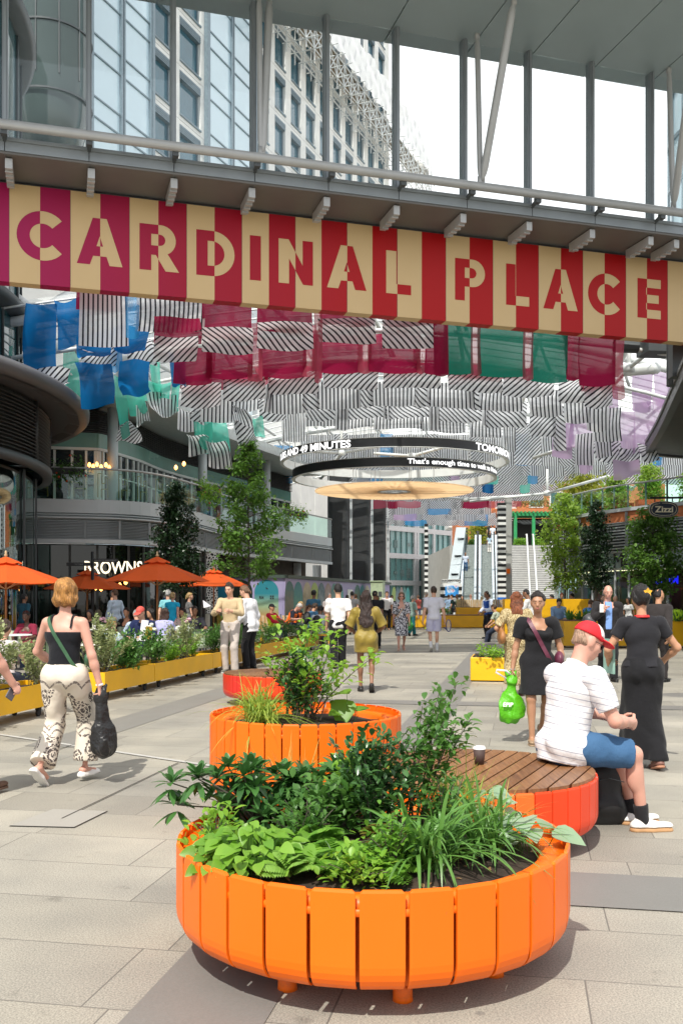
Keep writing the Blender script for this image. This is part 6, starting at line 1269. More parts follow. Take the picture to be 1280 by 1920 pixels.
# ================================================================ TREES
PE = PROF['ell']
def tree(X, Y, H, z0, wmax, m_, name, label, n=5200, leaf=.13, shape='cone', trunk=.05, gaps=.5):
    t_ = thing(name, label, 'tree', (X, Y, 0)); tk = MB(); tk.tube([(X, Y, 0), (X + .02, Y, H * .35), (X - .02, Y, H * .7), (X, Y, H * .97)], [trunk, trunk * .8, trunk * .5, .01], 8); br_ = MB(); P, D = [], []; nb = 46; wts = []
    for k in range(nb):
        f = (k + random.random()) / nb; z = z0 + (H - z0) * f
        w = wmax * {'cone': (.55 + .45 * min(1, f * 5)) * (1 - f) ** .75 + .05, 'col': (.55 + .45 * min(1, f * 4)) * (1 - f ** 2.2) ** .8 * .95 + .06, 'round': math.sqrt(max(.02, 1 - (2 * f - .85) ** 2 / 1.35)) if f < 1 else .1}[shape]; a = k * 2.4 + random.uniform(-.5, .5); L = w * random.uniform(.62, 1.12); rise = random.uniform(.0, .45) * L; tip = np.array([X + math.cos(a) * L, Y + math.sin(a) * L, z + rise]); b0 = np.array([X, Y, z - .1]); br_.tube([tuple(b0), tuple((b0 + tip) / 2 + np.array([0, 0, .05])), tuple(tip)], [.018, .012, .004], 4, False); nl = int(n / nb * (.35 + 1.3 * w / wmax))
        tt_ = rng.uniform(.18, 1.0, nl) ** .7; q = b0 + (tip - b0) * tt_[:, None] + rng.normal(0, 1, (nl, 3)) * (.06 + .20 * w * gaps * np.array([1, 1, .8])); P.append(q); D.append(rdir(nl, -50, 40))
    P, D = np.concatenate(P), np.concatenate(D); P[:, 2] = np.maximum(P[:, 2], z0 - .3); l = leaf * rng.uniform(.6, 1.2, len(P)); v, f = leaves(P, D, up(len(P)) + rng.normal(0, .4, (len(P), 3)), l, l * .62, 'tri', .2, .3); vg = Veg(); vg.add(v, f); vg.build('crown', m_, t_); tk.build('trunk', M['bark'], t_, True); br_.build('limbs', M['bark'], t_)
tree(atx(331, 31), 31, 5.25, 1.7, .92, LM['tree_d'], 'columnar_tree', 'dense dark columnar evergreen behind the orange parasols', 7500, .10, 'col', gaps=.35)
tree(atx(466, 33.5), 33.5, 7.1, 2.2, 1.75, LM['tree'], 'young_tree', 'slender open crowned tree in front of the terrace building', 4600, .15, 'cone', gaps=.30)
tree(atx(1058, 42), 42, 6.1, 1.9, 1.02, LM['tree_l'], 'young_tree', 'tall pale green tree at the foot of the stone stairs', 3600, .14, 'round', gaps=.45)
tree(atx(1116, 38), 38, 5.4, 1.9, .76, LM['tree_d'], 'columnar_tree', 'dark dense tree between two lighter trees on the right', 5000, .11, 'col', gaps=.4)
tree(atx(1224, 33), 33, 4.6, 1.7, 1.0, LM['tree'], 'young_tree', 'bright mid green tree under the hanging sign on the right', 3600, .14, 'round', gaps=.45)
tree(13.6, 54.5, 8.4, 5.6, 1.6, LM['yg'], 'terrace_tree', 'yellow green tree on the raised terrace above the stairs', 2600, .2, 'round', gaps=.5, trunk=.1)
for X, Y, H, lb in ((12.4, 43.4, 7.0, 'leafy bush on the roof terrace behind the glass rail, left one'), (13.6, 42.4, 7.4, 'tallest leafy bush on the right roof terrace'), (15, 41, 6.9, 'leafy bush on the roof terrace nearest the hanging sign')): tree(X, Y, H, 5.3, .62, LM['tree_l'], 'terrace_shrub', lb, 1500, .14, 'round', gaps=.6)
tree(atx(898, 93), 93, 9.2, 6.9, 1.2, LM['yg'], 'terrace_tree', 'small olive tree at the top of the escalators', 1400, .22, 'round', gaps=.6)
def boxhedge(x0, x1, y, z, label, Y, h=.7, m_='lime', n=900, lf=.16):
    X0, X1 = atx(x0, Y), atx(x1, Y); P = np.stack([rng.uniform(X0, X1, n), Y + rng.uniform(-.25, .25, n), z + rng.uniform(0, h, n) * (.8 + .3 * np.sin(np.linspace(0, 20, n)))], 1); v, f = leaves(P, rdir(n, -20, 70), up(n), lf, lf * .5); vg = Veg(); vg.add(v, f); o = vg.build('hedge', LM[m_], None, ((X0 + X1) / 2, Y, z)); tag(o, label, 'hedge')
boxhedge(963, 985, 0, ZU, 'clipped green hedge left of the green pergola post', 91.5, .7); boxhedge(999, 1018, 0, ZU, 'clipped green hedge right of the green pergola post', 91.5, .7); boxhedge(878, 896, 0, ZU, 'low hedge at the head of the left escalator', 91.5, .6, 'mid')
boxhedge(962, 1030, 0, 11.0, 'wild green planting along the brick parapet above the pergola', 101, 1.6, 'vari', 700, .3)
def planter_box_hang(i0, i1, label, h):
    path = offset_path(BP, .0); P = []
    for i in range(i0, i1): a, b = np.array(path[i]), np.array(path[i + 1]); n = 240; t_ = rng.random(n)[:, None]; q = a + (b - a) * t_; P.append(np.concatenate([q + rng.normal(0, .12, (n, 2)), (6.15 + rng.normal(0, .18, n) - np.abs(rng.normal(0, .22, n)))[:, None]], 1))
    P = np.concatenate(P); v, f = leaves(P, rdir(len(P), -60, 50), up(len(P)), .13, .06); vg = Veg(); vg.add(v, f); c = P.mean(0); t_ = thing('window_box', label, 'flower box', tuple(c)); vg.build('foliage', LM['lime'] if h else LM['mid'], t_); m = MB()
    for k in range(14): q = P[random.randrange(len(P))]; m.lathe((q[0], q[1], q[2] + .05), [(.001, -.04), (.05, 0), (.001, .04)], 6)
    m.build('blooms', M['red'], t_, True); m = MB(); a, b = path[i0], path[i1]; m.beam((a[0], a[1], 5.98), (b[0], b[1], 5.98), .2, .2); m.build('box', M['black'], t_)
planter_box_hang(7, 9, 'flower box hanging on the terrace rail at the drum end', 0); planter_box_hang(22, 27, 'long overflowing flower box midway along the terrace rail', 1); planter_box_hang(35, 38, 'flower box near the far end of the terrace rail', 1)
# ================================================================ PEOPLE: smooth bodies grown from joints (signed distance + surface nets)
def nz(v): v = np.asarray(v, float); return v / max(1e-9, np.linalg.norm(v))
def cone(a, b, ra, rb, fl=1.0, ax=None):
    a, b = np.asarray(a, float), np.asarray(b, float); m = max(ra, rb)
    def fn(p):
        q, bb = p - a, b - a
        if ax is not None and fl != 1.0: q = q + (1 / fl - 1) * (q @ ax)[..., None] * ax; bb = bb + (1 / fl - 1) * (bb @ ax) * ax
        h = np.clip((q @ bb) / max(1e-9, bb @ bb), 0, 1); d = np.linalg.norm(q - h[..., None] * bb, axis=-1) - (ra + (rb - ra) * h); return d * (0.5 + 0.5 * fl) if fl < 1 else d
    return (fn, np.minimum(a, b) - m * max(1, fl), np.maximum(a, b) + m * max(1, fl))
def ell(c, r, Rm=None):
    c, r = np.asarray(c, float), np.asarray(r, float); m = r.max()
    def fn(p):
        q = (p - c) if Rm is None else (p - c) @ Rm
        q = q / r; k0 = np.linalg.norm(q, axis=-1); k1 = np.linalg.norm(q / r, axis=-1); return k0 * (k0 - 1) / np.maximum(k1, 1e-6)
    return (fn, c - m, c + m)
def evalp(prims, P, k=.025):
    F = np.full(P.shape[:-1], .3)
    for fn, lo, hi in prims: d = fn(P); h = np.clip(.5 + .5 * (F - d) / k, 0, 1); F = F * (1 - h) + d * h - k * h * (1 - h)
    return F
def sdf_mesh(prims, h, k=.025, cuts=(), noise=None, subs=()):
    lo = np.min([p[1] for p in prims], 0) - 2.5 * h - .02; hi = np.max([p[2] for p in prims], 0) + 2.5 * h + .02
    n = np.ceil((hi - lo) / h).astype(int) + 1; ax = [lo[i] + h * np.arange(n[i]) for i in range(3)]; F = np.full(n, .3, np.float32); G = None
    G = np.stack(np.meshgrid(*ax, indexing='ij'), -1)
    for fn, l, u in prims:
        s = tuple(slice(max(0, int((l[i] - k - lo[i]) / h) - 1), min(n[i], int((u[i] + k - lo[i]) / h) + 3)) for i in range(3)); d = fn(G[s]); A = F[s]; t = np.clip(.5 + .5 * (A - d) / k, 0, 1); F[s] = A * (1 - t) + d * t - k * t * (1 - t)
    for fn, l, u in subs: F = np.maximum(F, -fn(G))
    if noise is not None: F = F + noise(G)
    for c, nn in cuts: F = np.maximum(F, (G - np.asarray(c)) @ nz(nn))
    F[0] = F[-1] = .3; F[:, 0] = F[:, -1] = .3; F[:, :, 0] = F[:, :, -1] = .3
    S = F < 0; m = np.array(n) - 1
    cor = [(i, j, l) for i in (0, 1) for j in (0, 1) for l in (0, 1)]; cnt = np.zeros(m, int)
    for i, j, l in cor: cnt += S[i:m[0] + i, j:m[1] + j, l:m[2] + l]
    act = (cnt > 0) & (cnt < 8); idx = -np.ones(m, int); ca = np.argwhere(act); idx[act] = np.arange(len(ca)); acc = np.zeros((len(ca), 3)); w = np.zeros(len(ca))
    fv = {c: F[ca[:, 0] + c[0], ca[:, 1] + c[1], ca[:, 2] + c[2]] for c in cor}
    for c in cor:
        for a in range(3):
            if c[a] == 0:
                c2 = list(c); c2[a] = 1; f0, f1 = fv[c], fv[tuple(c2)]; cr = (f0 < 0) != (f1 < 0); t = np.where(cr, f0 / np.where(f0 == f1, 1, f0 - f1), 0); p = np.array(c, float)[None] + np.eye(3)[a] * t[:, None]; acc[cr] += p[cr]; w[cr] += 1
    V = lo + h * (ca + acc / np.maximum(w, 1)[:, None]); Q = []
    for a in range(3):
        b, c = (a + 1) % 3, (a + 2) % 3; s0 = [slice(0, m[i]) for i in range(3)]; s1 = list(s0); s1[a] = slice(1, m[a] + 1); A, B = S[tuple(s0)], S[tuple(s1)]; e = np.argwhere(A != B); e = e[(e[:, b] > 0) & (e[:, c] > 0)]; eb, ec = np.eye(3, dtype=int)[b], np.eye(3, dtype=int)[c]; g = lambda o: idx[tuple((e - o).T)]
        q = np.stack([g(0 * eb), g(eb), g(eb + ec), g(ec)], 1); inside = A[tuple(e.T)]; q[~inside] = q[~inside][:, ::-1]; Q.append(q)
    Q = np.concatenate(Q); Q = Q[(Q >= 0).all(1)]; return V, Q
def folds(amp, seed=0, fz=1.0):
    r = np.random.default_rng(seed); ks = [(nz(r.normal(0, 1, 3) * np.array([1, 1, fz])) * r.uniform(18, 48), r.uniform(0, 6)) for _ in range(6)]
    def fn(G): return amp * sum(np.sin(G @ k + p + 1.5 * np.sin(G @ (k[[1, 2, 0]] * .4) + p)) for k, p in ks) / 3.0
    return fn
def strands(amp, seed=0):
    r = np.random.default_rng(seed); ks = [(np.array([r.normal() * 60, r.normal() * 60, r.normal() * 9]), r.uniform(0, 6)) for _ in range(7)]
    return lambda G: amp * sum(np.sin(G @ k + p + 2 * np.sin(G[..., 2] * 25 + p)) for k, p in ks) / 3.0
def ik(a, c, l1, l2, hint):
    a, c = np.asarray(a, float), np.asarray(c, float); d = c - a; L = np.linalg.norm(d); Lc = min(L, (l1 + l2) * .995); c = a + d / L * Lc; x = (l1 * l1 - l2 * l2 + Lc * Lc) / (2 * Lc); y = math.sqrt(max(0, l1 * l1 - x * x)); u = d / L; hv = np.asarray(hint, float); hv = nz(hv - u * (hv @ u)); return a + u * x + hv * y, c
def rot(ax, ang): return np.array(Matrix.Rotation(ang, 3, ax))
class Fig:
    """joints of a figure facing +y, feet on z=0, x to its right"""
    def __init__(s, H=1.72, sex='m', lean=3, side=0, twist=0, pelvis=None, feet=None, hands=None, elbows=None, head=(0, 0, 0), seat=None, build=1.0, knees=None):
        k = H / 1.75; s.k, s.H, s.sex, s.bw = k, H, sex, build; f = sex == 'f'
        hz = (.925 if seat is None else None); P = np.array(pelvis if pelvis is not None else (0, 0, hz * k if hz else seat + .095), float); s.P = P
        T = rot('Z', R(twist)) @ rot('X', -R(lean)) @ rot('Y', R(side)); s.U, s.F, s.X = T @ [0, 0, 1], T @ [0, 1, 0], T @ [1, 0, 0]
        s.N = P + s.U * .53 * k; sw = (.165 if f else .19) * k * (1 + (build - 1) * .5); s.sh = {1: P + s.U * .452 * k + s.X * sw, -1: P + s.U * .452 * k - s.X * sw}; s.hip = {1: P + np.array([.088 * k, 0, -.0]), -1: P - np.array([.088 * k, 0, .0])}
        Hd = T @ rot('Z', R(head[0])) @ rot('X', -R(head[1])) @ rot('Y', R(head[2])); s.hR = Hd; s.hu, s.hf, s.hx = Hd @ [0, 0, 1], Hd @ [0, 1, 0], Hd @ [1, 0, 0]
        s.C = s.N + s.U * .034 * k + s.hu * .142 * k + s.hf * .018 * k
        feet = feet or {1: (.10, .02, .08), -1: (-.10, -.02, .08)}; s.an, s.kn, s.fd = {}, {}, {}
        for q in (1, -1):
            t = feet[q]; a = np.array([t[0] * k, t[1] * k, t[2]]); kh = (knees or {}).get(q, (0.1 * q, 1, .25)); s.kn[q], s.an[q] = ik(s.hip[q], a, .435 * k, .425 * k, kh); yaw = R(t[3]) if len(t) > 3 else R(-6 * q); pit = R(t[4]) if len(t) > 4 else 0; s.fd[q] = np.array([math.sin(-yaw) * math.cos(pit), math.cos(yaw) * math.cos(pit), -math.sin(pit)])
        hands = hands or {}; s.wr, s.el, s.hd = {}, {}, {}
        for q in (1, -1):
            d = hands.get(q, (.26 * q, .04, .80)); w = np.array(d[:3]) * np.array([k, k, k]); e = (elbows or {}).get(q, (.5 * q, -1, -.2)); s.el[q], s.wr[q] = ik(s.sh[q], w, .29 * k, .255 * k, e); s.hd[q] = nz(d[3:6]) if len(d) >= 6 else nz(s.wr[q] - s.el[q])
    def torso(s, o=0.0, arms=False):
        k, U, F, X, P = s.k, s.U, s.F, s.X, s.P; f = s.sex == 'f'; b = s.bw
        c = [cone(P + np.array([-.062 * k, 0, .01]), P + np.array([.062 * k, 0, .01]), (.112 if f else .104) * k * b + o, (.112 if f else .104) * k * b + o, .88, F), cone(P + U * .05 * k, P + U * .22 * k, (.128 if f else .135) * k * b + o, (.112 if f else .132) * k * b + o, .74, F), cone(P + U * .20 * k, P + U * .36 * k, (.115 if f else .135) * k * b + o, (.138 if f else .155) * k * b + o, .70, F),
             cone(P + U * .36 * k - X * .06 * k, P + U * .36 * k + X * .06 * k, (.10 if f else .11) * k * b + o, (.10 if f else .11) * k * b + o, .85, F), cone(s.sh[-1] + X * .035 * k, s.sh[1] - X * .035 * k, .050 * k + o, .050 * k + o), cone(s.N - U * .09 * k - X * .05 * k, s.N - U * .09 * k + X * .05 * k, .07 * k + o, .07 * k + o, .8, F)]
        for q in (1, -1): c.append(ell(P + X * q * .062 * k - F * .045 * k - U * .015 * k, np.array([.078, .078, .085]) * k * b + o)); c.append(cone(s.sh[q] - X * q * .03 * k, s.N - U * .03 * k - X * q * -.02 * k, .045 * k + o * .8, .04 * k + o * .8))
        if f:
            for q in (1, -1): c.append(ell(P + U * .345 * k + X * q * .068 * k + F * .078 * k, np.array([.060, .050, .058]) * k + o))
        return c
    def arm(s, q, o=0.0, f0=0.0, f1=2.0):
        k = s.k; f = s.sex == 'f'; a = (.043 if f else .05) * k; r = []; E = s.el[q]; S, W = s.sh[q], s.wr[q]
        if f1 <= 1: r.append(cone(S, S + (E - S) * f1, a + .003 + o, a * (1 - .2 * f1) + o))
        else:
            r.append(cone(S, E, a + .003 + o, a * .8 + o)); g = min(1, f1 - 1); r.append(cone(E, E + (W - E) * .35 * g, a * .78 + o, a * .80 + o)); r.append(cone(E + (W - E) * .3 * g, E + (W - E) * g, a * .82 + o, a * (.82 - .24 * g) + o))
        return r
    def leg(s, q, o=0.0, upto=2.0, w=1.0):
        k = s.k; f = s.sex == 'f'; t = (.088 if f else .084) * k * s.bw; H, K, A = s.hip[q], s.kn[q], s.an[q]; r = []
        if upto <= 1: r.append(cone(H, H + (K - H) * upto, t * w + o, t * w * (1 - .34 * upto) + o)); return r
        r.append(cone(H, K, t * w + o, t * .64 * w + o)); back = nz(np.cross(K - A, [1, 0, 0])); back = back if back @ s.fd[q] < 0 else -back
        r.append(cone(K, A, t * .60 * w + o, t * .40 * w + o)); r.append(ell(K + (A - K) * .30 + back * .018 * k, np.array([.05, .055, .11]) * k * w + o * .8)); return r
    def head(s, detail=True):
        C, u, f, x, k = s.C, s.hu, s.hf, s.hx, s.k * .98; Rm = s.hR; L = lambda a, b, c: C + x * a * k + f * b * k + u * c * k
        p = [ell(L(0, -.008, .022), np.array([.074, .093, .096]) * k, Rm), ell(L(0, .022, -.045), np.array([.057, .070, .078]) * k, Rm), ell(L(0, .066, -.092), np.array([.026, .022, .022]) * k, Rm), cone(s.N - s.U * .05 * s.k, L(0, -.012, -.07), (.050 if s.sex == 'f' else .060) * k, (.046 if s.sex == 'f' else .055) * k)]
        if detail: p += [cone(L(0, .086, .008), L(0, .110, -.030), .009 * k, .013 * k), cone(L(-.03, .074, .022), L(.03, .074, .022), .017 * k, .017 * k), ell(L(0, .080, -.064), np.array([.026, .018, .016]) * k, Rm)] + [ell(L(.04 * q, .055, -.03), np.array([.024, .024, .024]) * k, Rm) for q in (1, -1)]
        p += [ell(L(.074 * q, -.008, -.012), np.array([.011, .020, .032]) * k, Rm) for q in (1, -1)]; return p
    def L(s, a, b, c): k = s.k * .98; return s.C + s.hx * a * k + s.hf * b * k + s.hu * c * k
def hand_mesh(fig, q, curl, m):
    k = fig.k * (.93 if fig.sex == 'f' else 1.0); d = fig.hd[q]; inw = -q * fig.X; pn = nz(inw - d * (inw @ d)) if abs(inw @ d) < .9 else nz(fig.F - d * (fig.F @ d)); lat = np.cross(d, pn) * 1.0; lat = lat if lat @ fig.F > 0 else -lat; W = fig.wr[q]
    for i, (o, l) in enumerate(((.030, .070), (.011, .079), (-.009, .073), (-.027, .056))):
        b = W + d * .078 * k + lat * o * k; pts = [b - d * .02 * k]; dd = d.copy(); p = b
        pts.append(p); c = curl * (1 + .12 * i)
        for f_ in (.42, .32, .26): a = R(c); dd = nz(dd * math.cos(a) + pn * math.sin(a)); p = p + dd * l * f_ * k; pts.append(p)
        m.tube([tuple(v) for v in pts], [.0095 * k, .0092 * k, .0085 * k, .0078 * k, .006 * k], 6)
    b = W + d * .025 * k + lat * .03 * k; t1 = b + (d * .6 + lat * .65 + pn * .3) * .040 * k; t2 = t1 + (d * .85 + lat * .2 + pn * .5) * .032 * k; m.tube([tuple(b - lat * .012), tuple(b), tuple(t1), tuple(t2)], [.012 * k, .0125 * k, .0105 * k, .0075 * k], 6)
SK = dict(fair=(.62, .36, .25), pink=(.60, .33, .25), tan=(.50, .27, .16), med=(.38, .20, .115), brown=(.24, .12, .068), dark=(.10, .05, .032), asian=(.56, .34, .22))
SK = {k: skinm(v) for k, v in SK.items()}; eyew = mat('eye_white', (.48, .45, .42), .25, var=0); eyei = mat('iris', (.03, .018, .012), .2, var=0); lipm = mat('lips', (.42, .14, .12), .45, var=.05); lensm = mat('dark_lens', (.006, .006, .008), .08, var=0, spec=.8)
npers = 0
def person(label, loc, rz, fig, skin, hair=None, top=None, bottom=None, shoes=None, tier=1, curl=28, extra=None, socks=None, cap=None, glasses=None, face=True, group=None):
    global npers; npers += 1; h = (.0085, .0125, .019)[tier]; k = fig.k; t_ = thing('person', label, 'person', loc, rz, group); B = lambda n, V, Q, m, par=t_: link_mesh(n, V, Q, m, par, True, world=False)
    fig.t = t_; sd = npers * 13
    bt = (bottom or {}).get('t', 'trousers') if bottom else None; lo_ = -.014 if bt == 'trousers' else (-.006 if bt or (top or {}).get('skirt') else 0); pr = fig.torso(-.016 if top and not top.get('cam') else -.006) + fig.head(tier < 2)
    for q in (1, -1):
        d = fig.hd[q]; pr += fig.arm(q) + fig.leg(q, lo_); W = fig.wr[q]; inw = -q * fig.X; pn = nz(inw - d * (inw @ d)) if abs(inw @ d) < .9 else nz(fig.F - d * (fig.F @ d)); pr.append(cone(W, W + d * .075 * k, .026 * k, .040 * k, .42, pn)); A, f = fig.an[q], fig.fd[q]; pr.append(cone(A + np.array([0, 0, -.03]) - f * .03, A + f * .13 * k + np.array([0, 0, -.055 * (1 if f[2] > -.2 else .4)]), .036 * k, .026 * k, .8, np.array([0, 0, 1.])))
    V, Q = sdf_mesh(pr, h, .028 if tier < 2 else .03); m = MB()
    for q in (1, -1): hand_mesh(fig, q, curl if not isinstance(curl, dict) else curl[q], m)
    Q = Q.tolist() + [tuple(i + len(V) for i in f) for f in m.f]; V = np.concatenate([V, np.array([tuple(v) for v in m.v])]); B('body', V, Q, SK[skin] if isinstance(skin, str) else skin)
    if face and tier < 2:
        hp = fig.head(True)
        def sf(a, c):   # forward reach of the face surface at this spot of the head
            y = np.linspace(.05, .14, 61); return float(y[np.nonzero(evalp(hp, np.array([fig.L(a, v, c) for v in y]), .028) < 0)[0].max()])
        ye, yb, yl = sf(.031, -.004), sf(.031, .020), sf(0, -.066)
        for q in (1, -1):
            e = MB(); V, Q = sdf_mesh([ell(fig.L(.031 * q, ye - .0075, -.004), np.array([.0115, .011, .0062]) * k, fig.hR)], .004, .005); eo = B('eye', V, Q, eyew); V, Q = sdf_mesh([ell(fig.L(.031 * q, ye + .0022, -.004), np.array([.0058, .0045, .0058]) * k, fig.hR)], .003, .003); o = B('iris', V, Q, eyei); o.parent = eo
            if hair and not hair.get('nobrow'): V, Q = sdf_mesh([cone(fig.L(.016 * q, yb + .002, .020), fig.L(.048 * q, yb - .010, .023), .0055, .004)], .004, .004); B('eyebrow', V, Q, hairm(tuple(c * .7 for c in hair['col'])))
        V, Q = sdf_mesh([ell(fig.L(0, yl - .002, -.061), np.array([.021, .008, .0045]) * k, fig.hR), ell(fig.L(0, yl - .003, -.070), np.array([.018, .008, .0055]) * k, fig.hR)], .004, .003); B('lips', V, Q, lipm)
    if hair and hair['s'] != 'bald':
        s_, L, kk = hair['s'], fig.L, k * .98; vol = hair.get('v', 1.0); p = [ell(L(0, -.012, .030), np.array([.082, .100, .100]) * kk * vol, fig.hR)]; cuts = [(L(0, .062, .062), fig.hf * .80 - fig.hu * .55)]
        if s_ == 'short': p += [ell(L(0, -.05, -.02), np.array([.070, .055, .06]) * kk, fig.hR)]; cuts += [(L(0, 0, -.055), -fig.hu), (L(0, .035, 0), fig.hf * .95 - fig.hu * .3)]
        elif s_ == 'crop': p = [ell(L(0, -.010, .026), np.array([.077, .096, .098]) * kk, fig.hR), ell(L(0, -.05, -.02), np.array([.066, .052, .055]) * kk, fig.hR)]; cuts += [(L(0, 0, -.05), -fig.hu), (L(0, .02, 0), fig.hf * .95 - fig.hu * .3)]
        elif s_ == 'bob': p += [ell(L(0, -.035, -.045), np.array([.098, .085, .075]) * kk * vol, fig.hR), ell(L(.062, -.01, -.05), np.array([.042, .055, .07]) * kk, fig.hR), ell(L(-.062, -.01, -.05), np.array([.042, .055, .07]) * kk, fig.hR), ell(L(0, -.045, .05), np.array([.088, .075, .075]) * kk * vol, fig.hR)]; cuts = [(L(0, .040, .0), fig.hf * .88 - fig.hu * .28)]
        elif s_ == 'long': ln = hair.get('len', .38) * k; p += [cone(L(0, -.045, .0), fig.C - fig.hf * .085 * k - fig.U * ln, .088 * k, hair.get('w', .075) * k, .50, fig.F), cone(L(.06, -.02, 0), fig.C + fig.X * .075 * k - fig.F * .035 * k - fig.U * ln * .55, .045 * k, .035 * k), cone(L(-.06, -.02, 0), fig.C - fig.X * .075 * k - fig.F * .035 * k - fig.U * ln * .55, .045 * k, .035 * k)]; cuts = [(L(0, .042, .0), fig.hf * .85 - fig.hu * .32)]
        elif s_ == 'bun': p += [ell(L(0, -.05, -.02), np.array([.074, .06, .06]) * kk, fig.hR), ell(L(*hair.get('bun', (0, -.105, -.01))), np.array([.052, .045, .048]) * kk, fig.hR)]; cuts += [(L(0, .028, 0), fig.hf * .9 - fig.hu * .4), (L(0, 0, -.085), -fig.hu)]
        elif s_ == 'pony': p += [ell(L(0, -.05, -.02), np.array([.070, .055, .055]) * kk, fig.hR), cone(L(0, -.10, .01), L(0, -.125, -.10), .026 * k, .014 * k)]; cuts += [(L(0, .028, 0), fig.hf * .9 - fig.hu * .4)]
        elif s_ == 'fringe': p = [ell(L(0, -.035, -.015), np.array([.081, .070, .05]) * kk, fig.hR)]; cuts = [(L(0, .012, 0), fig.hf), (L(0, 0, .030), fig.hu)]
        V, Q = sdf_mesh(p, min(h, .010), .03, cuts, strands(.0075 if tier < 2 else .004, sd)); B('hair', V, Q, hairm(hair['col']))
        if s_ in ('short', 'bun', 'pony', 'bob', 'long') and tier < 2 and hair.get('front', True):
            V, Q = sdf_mesh([ell(L(0, -.002, .040), np.array([.081, .097, .085]) * kk, fig.hR)], min(h, .010), .02, [(L(0, .05, .066), fig.hf * .35 - fig.hu)], strands(.006, sd + 1)); B('fringe', V, Q, hairm(hair['col']))
    sleeve_cuts = []
    def mk_top(tp, name='top'):
        o = tp.get('o', .014); p = fig.torso(o); sl = tp.get('sl', .6)
        V, Q = None, None; parts = []; hem = tp.get('hem', -.08); cuts = [(fig.P + fig.U * hem * k, -(fig.U))]
        nk = tp.get('neck', .0); cuts.append((fig.N - fig.U * (.012 + nk) * k, fig.U + fig.F * tp.get('nf', .5)))
        if tp.get('flare'): p.append(cone(fig.P + fig.U * .2 * k, fig.P + fig.U * (hem - .03) * k, .13 * k + o, (.13 + tp['flare']) * k + o, .78, fig.F))
        if tp.get('skirt'):
            l, fr = tp['skirt']; mid = (fig.kn[1] + fig.kn[-1]) / 2; hz_ = fig.P[2] - l * k; e = np.array([fig.P[0] * .5 + mid[0] * .5, mid[1] * .5 + fig.P[1] * .5, hz_ - .03]); p.append(cone(fig.P + fig.U * .03, e, .12 * k + o, fr * k, .80, np.array([0, 1., 0]))); cuts[0] = (np.array([0, 0, hz_]), (0, 0, -1))
            for q in (1, -1):
                p.append(cone(fig.hip[q], fig.kn[q], .10 * k + o, .075 * k + o))
                if l > .5: p.append(cone(fig.kn[q], fig.an[q] + np.array([0, 0, .1]), .075 * k + o, .085 * k + o))
        if tp.get('hipw'): p += [cone(fig.hip[q], fig.hip[q] + (fig.kn[q] - fig.hip[q]) * .16, .104 * k, .102 * k) for q in (1, -1)] + [ell(fig.hip[q] - fig.F * .05, np.array([.098, .10, .09]) * k) for q in (1, -1)]
        if tp.get('cam'): cuts = [cuts[0], (fig.N - fig.U * .155 * k, fig.U)]
        if sl > 0:
            so = tp.get('so', .012)
            for q in (1, -1):
                if sl <= 1: end, dr = fig.sh[q] + (fig.el[q] - fig.sh[q]) * sl, fig.el[q] - fig.sh[q]
                else: end, dr = fig.el[q] + (fig.wr[q] - fig.el[q]) * (sl - 1), fig.wr[q] - fig.el[q]
                V1, Q1 = sdf_mesh(fig.arm(q, so + (.008 if sl <= 1 else .002), 0, min(2.0, sl + .12)) + [cone(fig.sh[q] - fig.X * q * .05 * k, fig.sh[q], .050 * k + o, .047 * k + so)], h, .03, [(end, dr)], folds(tp.get('fold', .006), sd + q)); parts.append((V1, Q1))
        V, Q = sdf_mesh(p, h, .03, cuts, folds(tp.get('fold', .007), sd))
        V_, Q_ = V, Q.tolist()
        for V1, Q1 in parts: Q_ = Q_ + (Q1 + len(V_)).tolist(); V_ = np.concatenate([V_, V1])
        return B(tp.get('name', name), V_, Q_, tp['m'])
    if top: mk_top(top, 'shirt')
    if bottom:
        b, w = bottom.get('t', 'trousers'), bottom.get('w', 1.0)
        if b in ('trousers', 'shorts'):
            wt = bottom.get('waist', .06); p = [c for c in fig.torso(.010)[:2]] + [c for c in fig.torso(.010)[6:10:2]]; parts = []; up_ = bottom.get('len', .5) if b == 'shorts' else 2
            for q in (1, -1):
                H, K, A = fig.hip[q], fig.kn[q], fig.an[q]; r0 = .092 * k * fig.bw; fl = bottom.get('hemw', .055) * k
                if up_ <= 1: e = H + (K - H) * up_; L_ = [cone(H, H + (K - H) * min(1, up_ + .15), r0 * w + .008, r0 * (1 - .22 * up_) * w + bottom.get('loose', .012))]; cut = [(e, K - H)]
                elif up_ < 2: e = K + (A - K) * (up_ - 1); L_ = [cone(H, K, r0 * w + .006, r0 * .80 * w), cone(K, e, r0 * .80 * w, fl)]; cut = [(e, A - K)]
                else: L_ = [cone(H, K, r0 * w + .006, r0 * .74 * w), cone(K, A - np.array([0, 0, .045]), r0 * .74 * w, fl)]; cut = [(A - (A - K) / np.linalg.norm(A - K) * bottom.get('up', -.015), A - K)]
                V, Q = sdf_mesh(L_, h, .035, cut, folds(bottom.get('fold', .005), sd + 5 + q)); parts.append((V, Q))
            V, Q = sdf_mesh(p + [cone(fig.hip[q], fig.hip[q] + (fig.kn[q] - fig.hip[q]) * .3, .092 * k * w * fig.bw + (.007 if b == 'trousers' else -.012), .085 * k * w * fig.bw + .007) for q in (1, -1)], h, .03, [(fig.P + fig.U * wt * k, fig.U)], folds(.003, sd + 3)); V_, Q_ = V, Q.tolist()
            for V1, Q1 in parts: Q_ = Q_ + (Q1 + len(V_)).tolist(); V_ = np.concatenate([V_, V1])
            B(b, V_, Q_, bottom['m'])
        elif b == 'skirt':
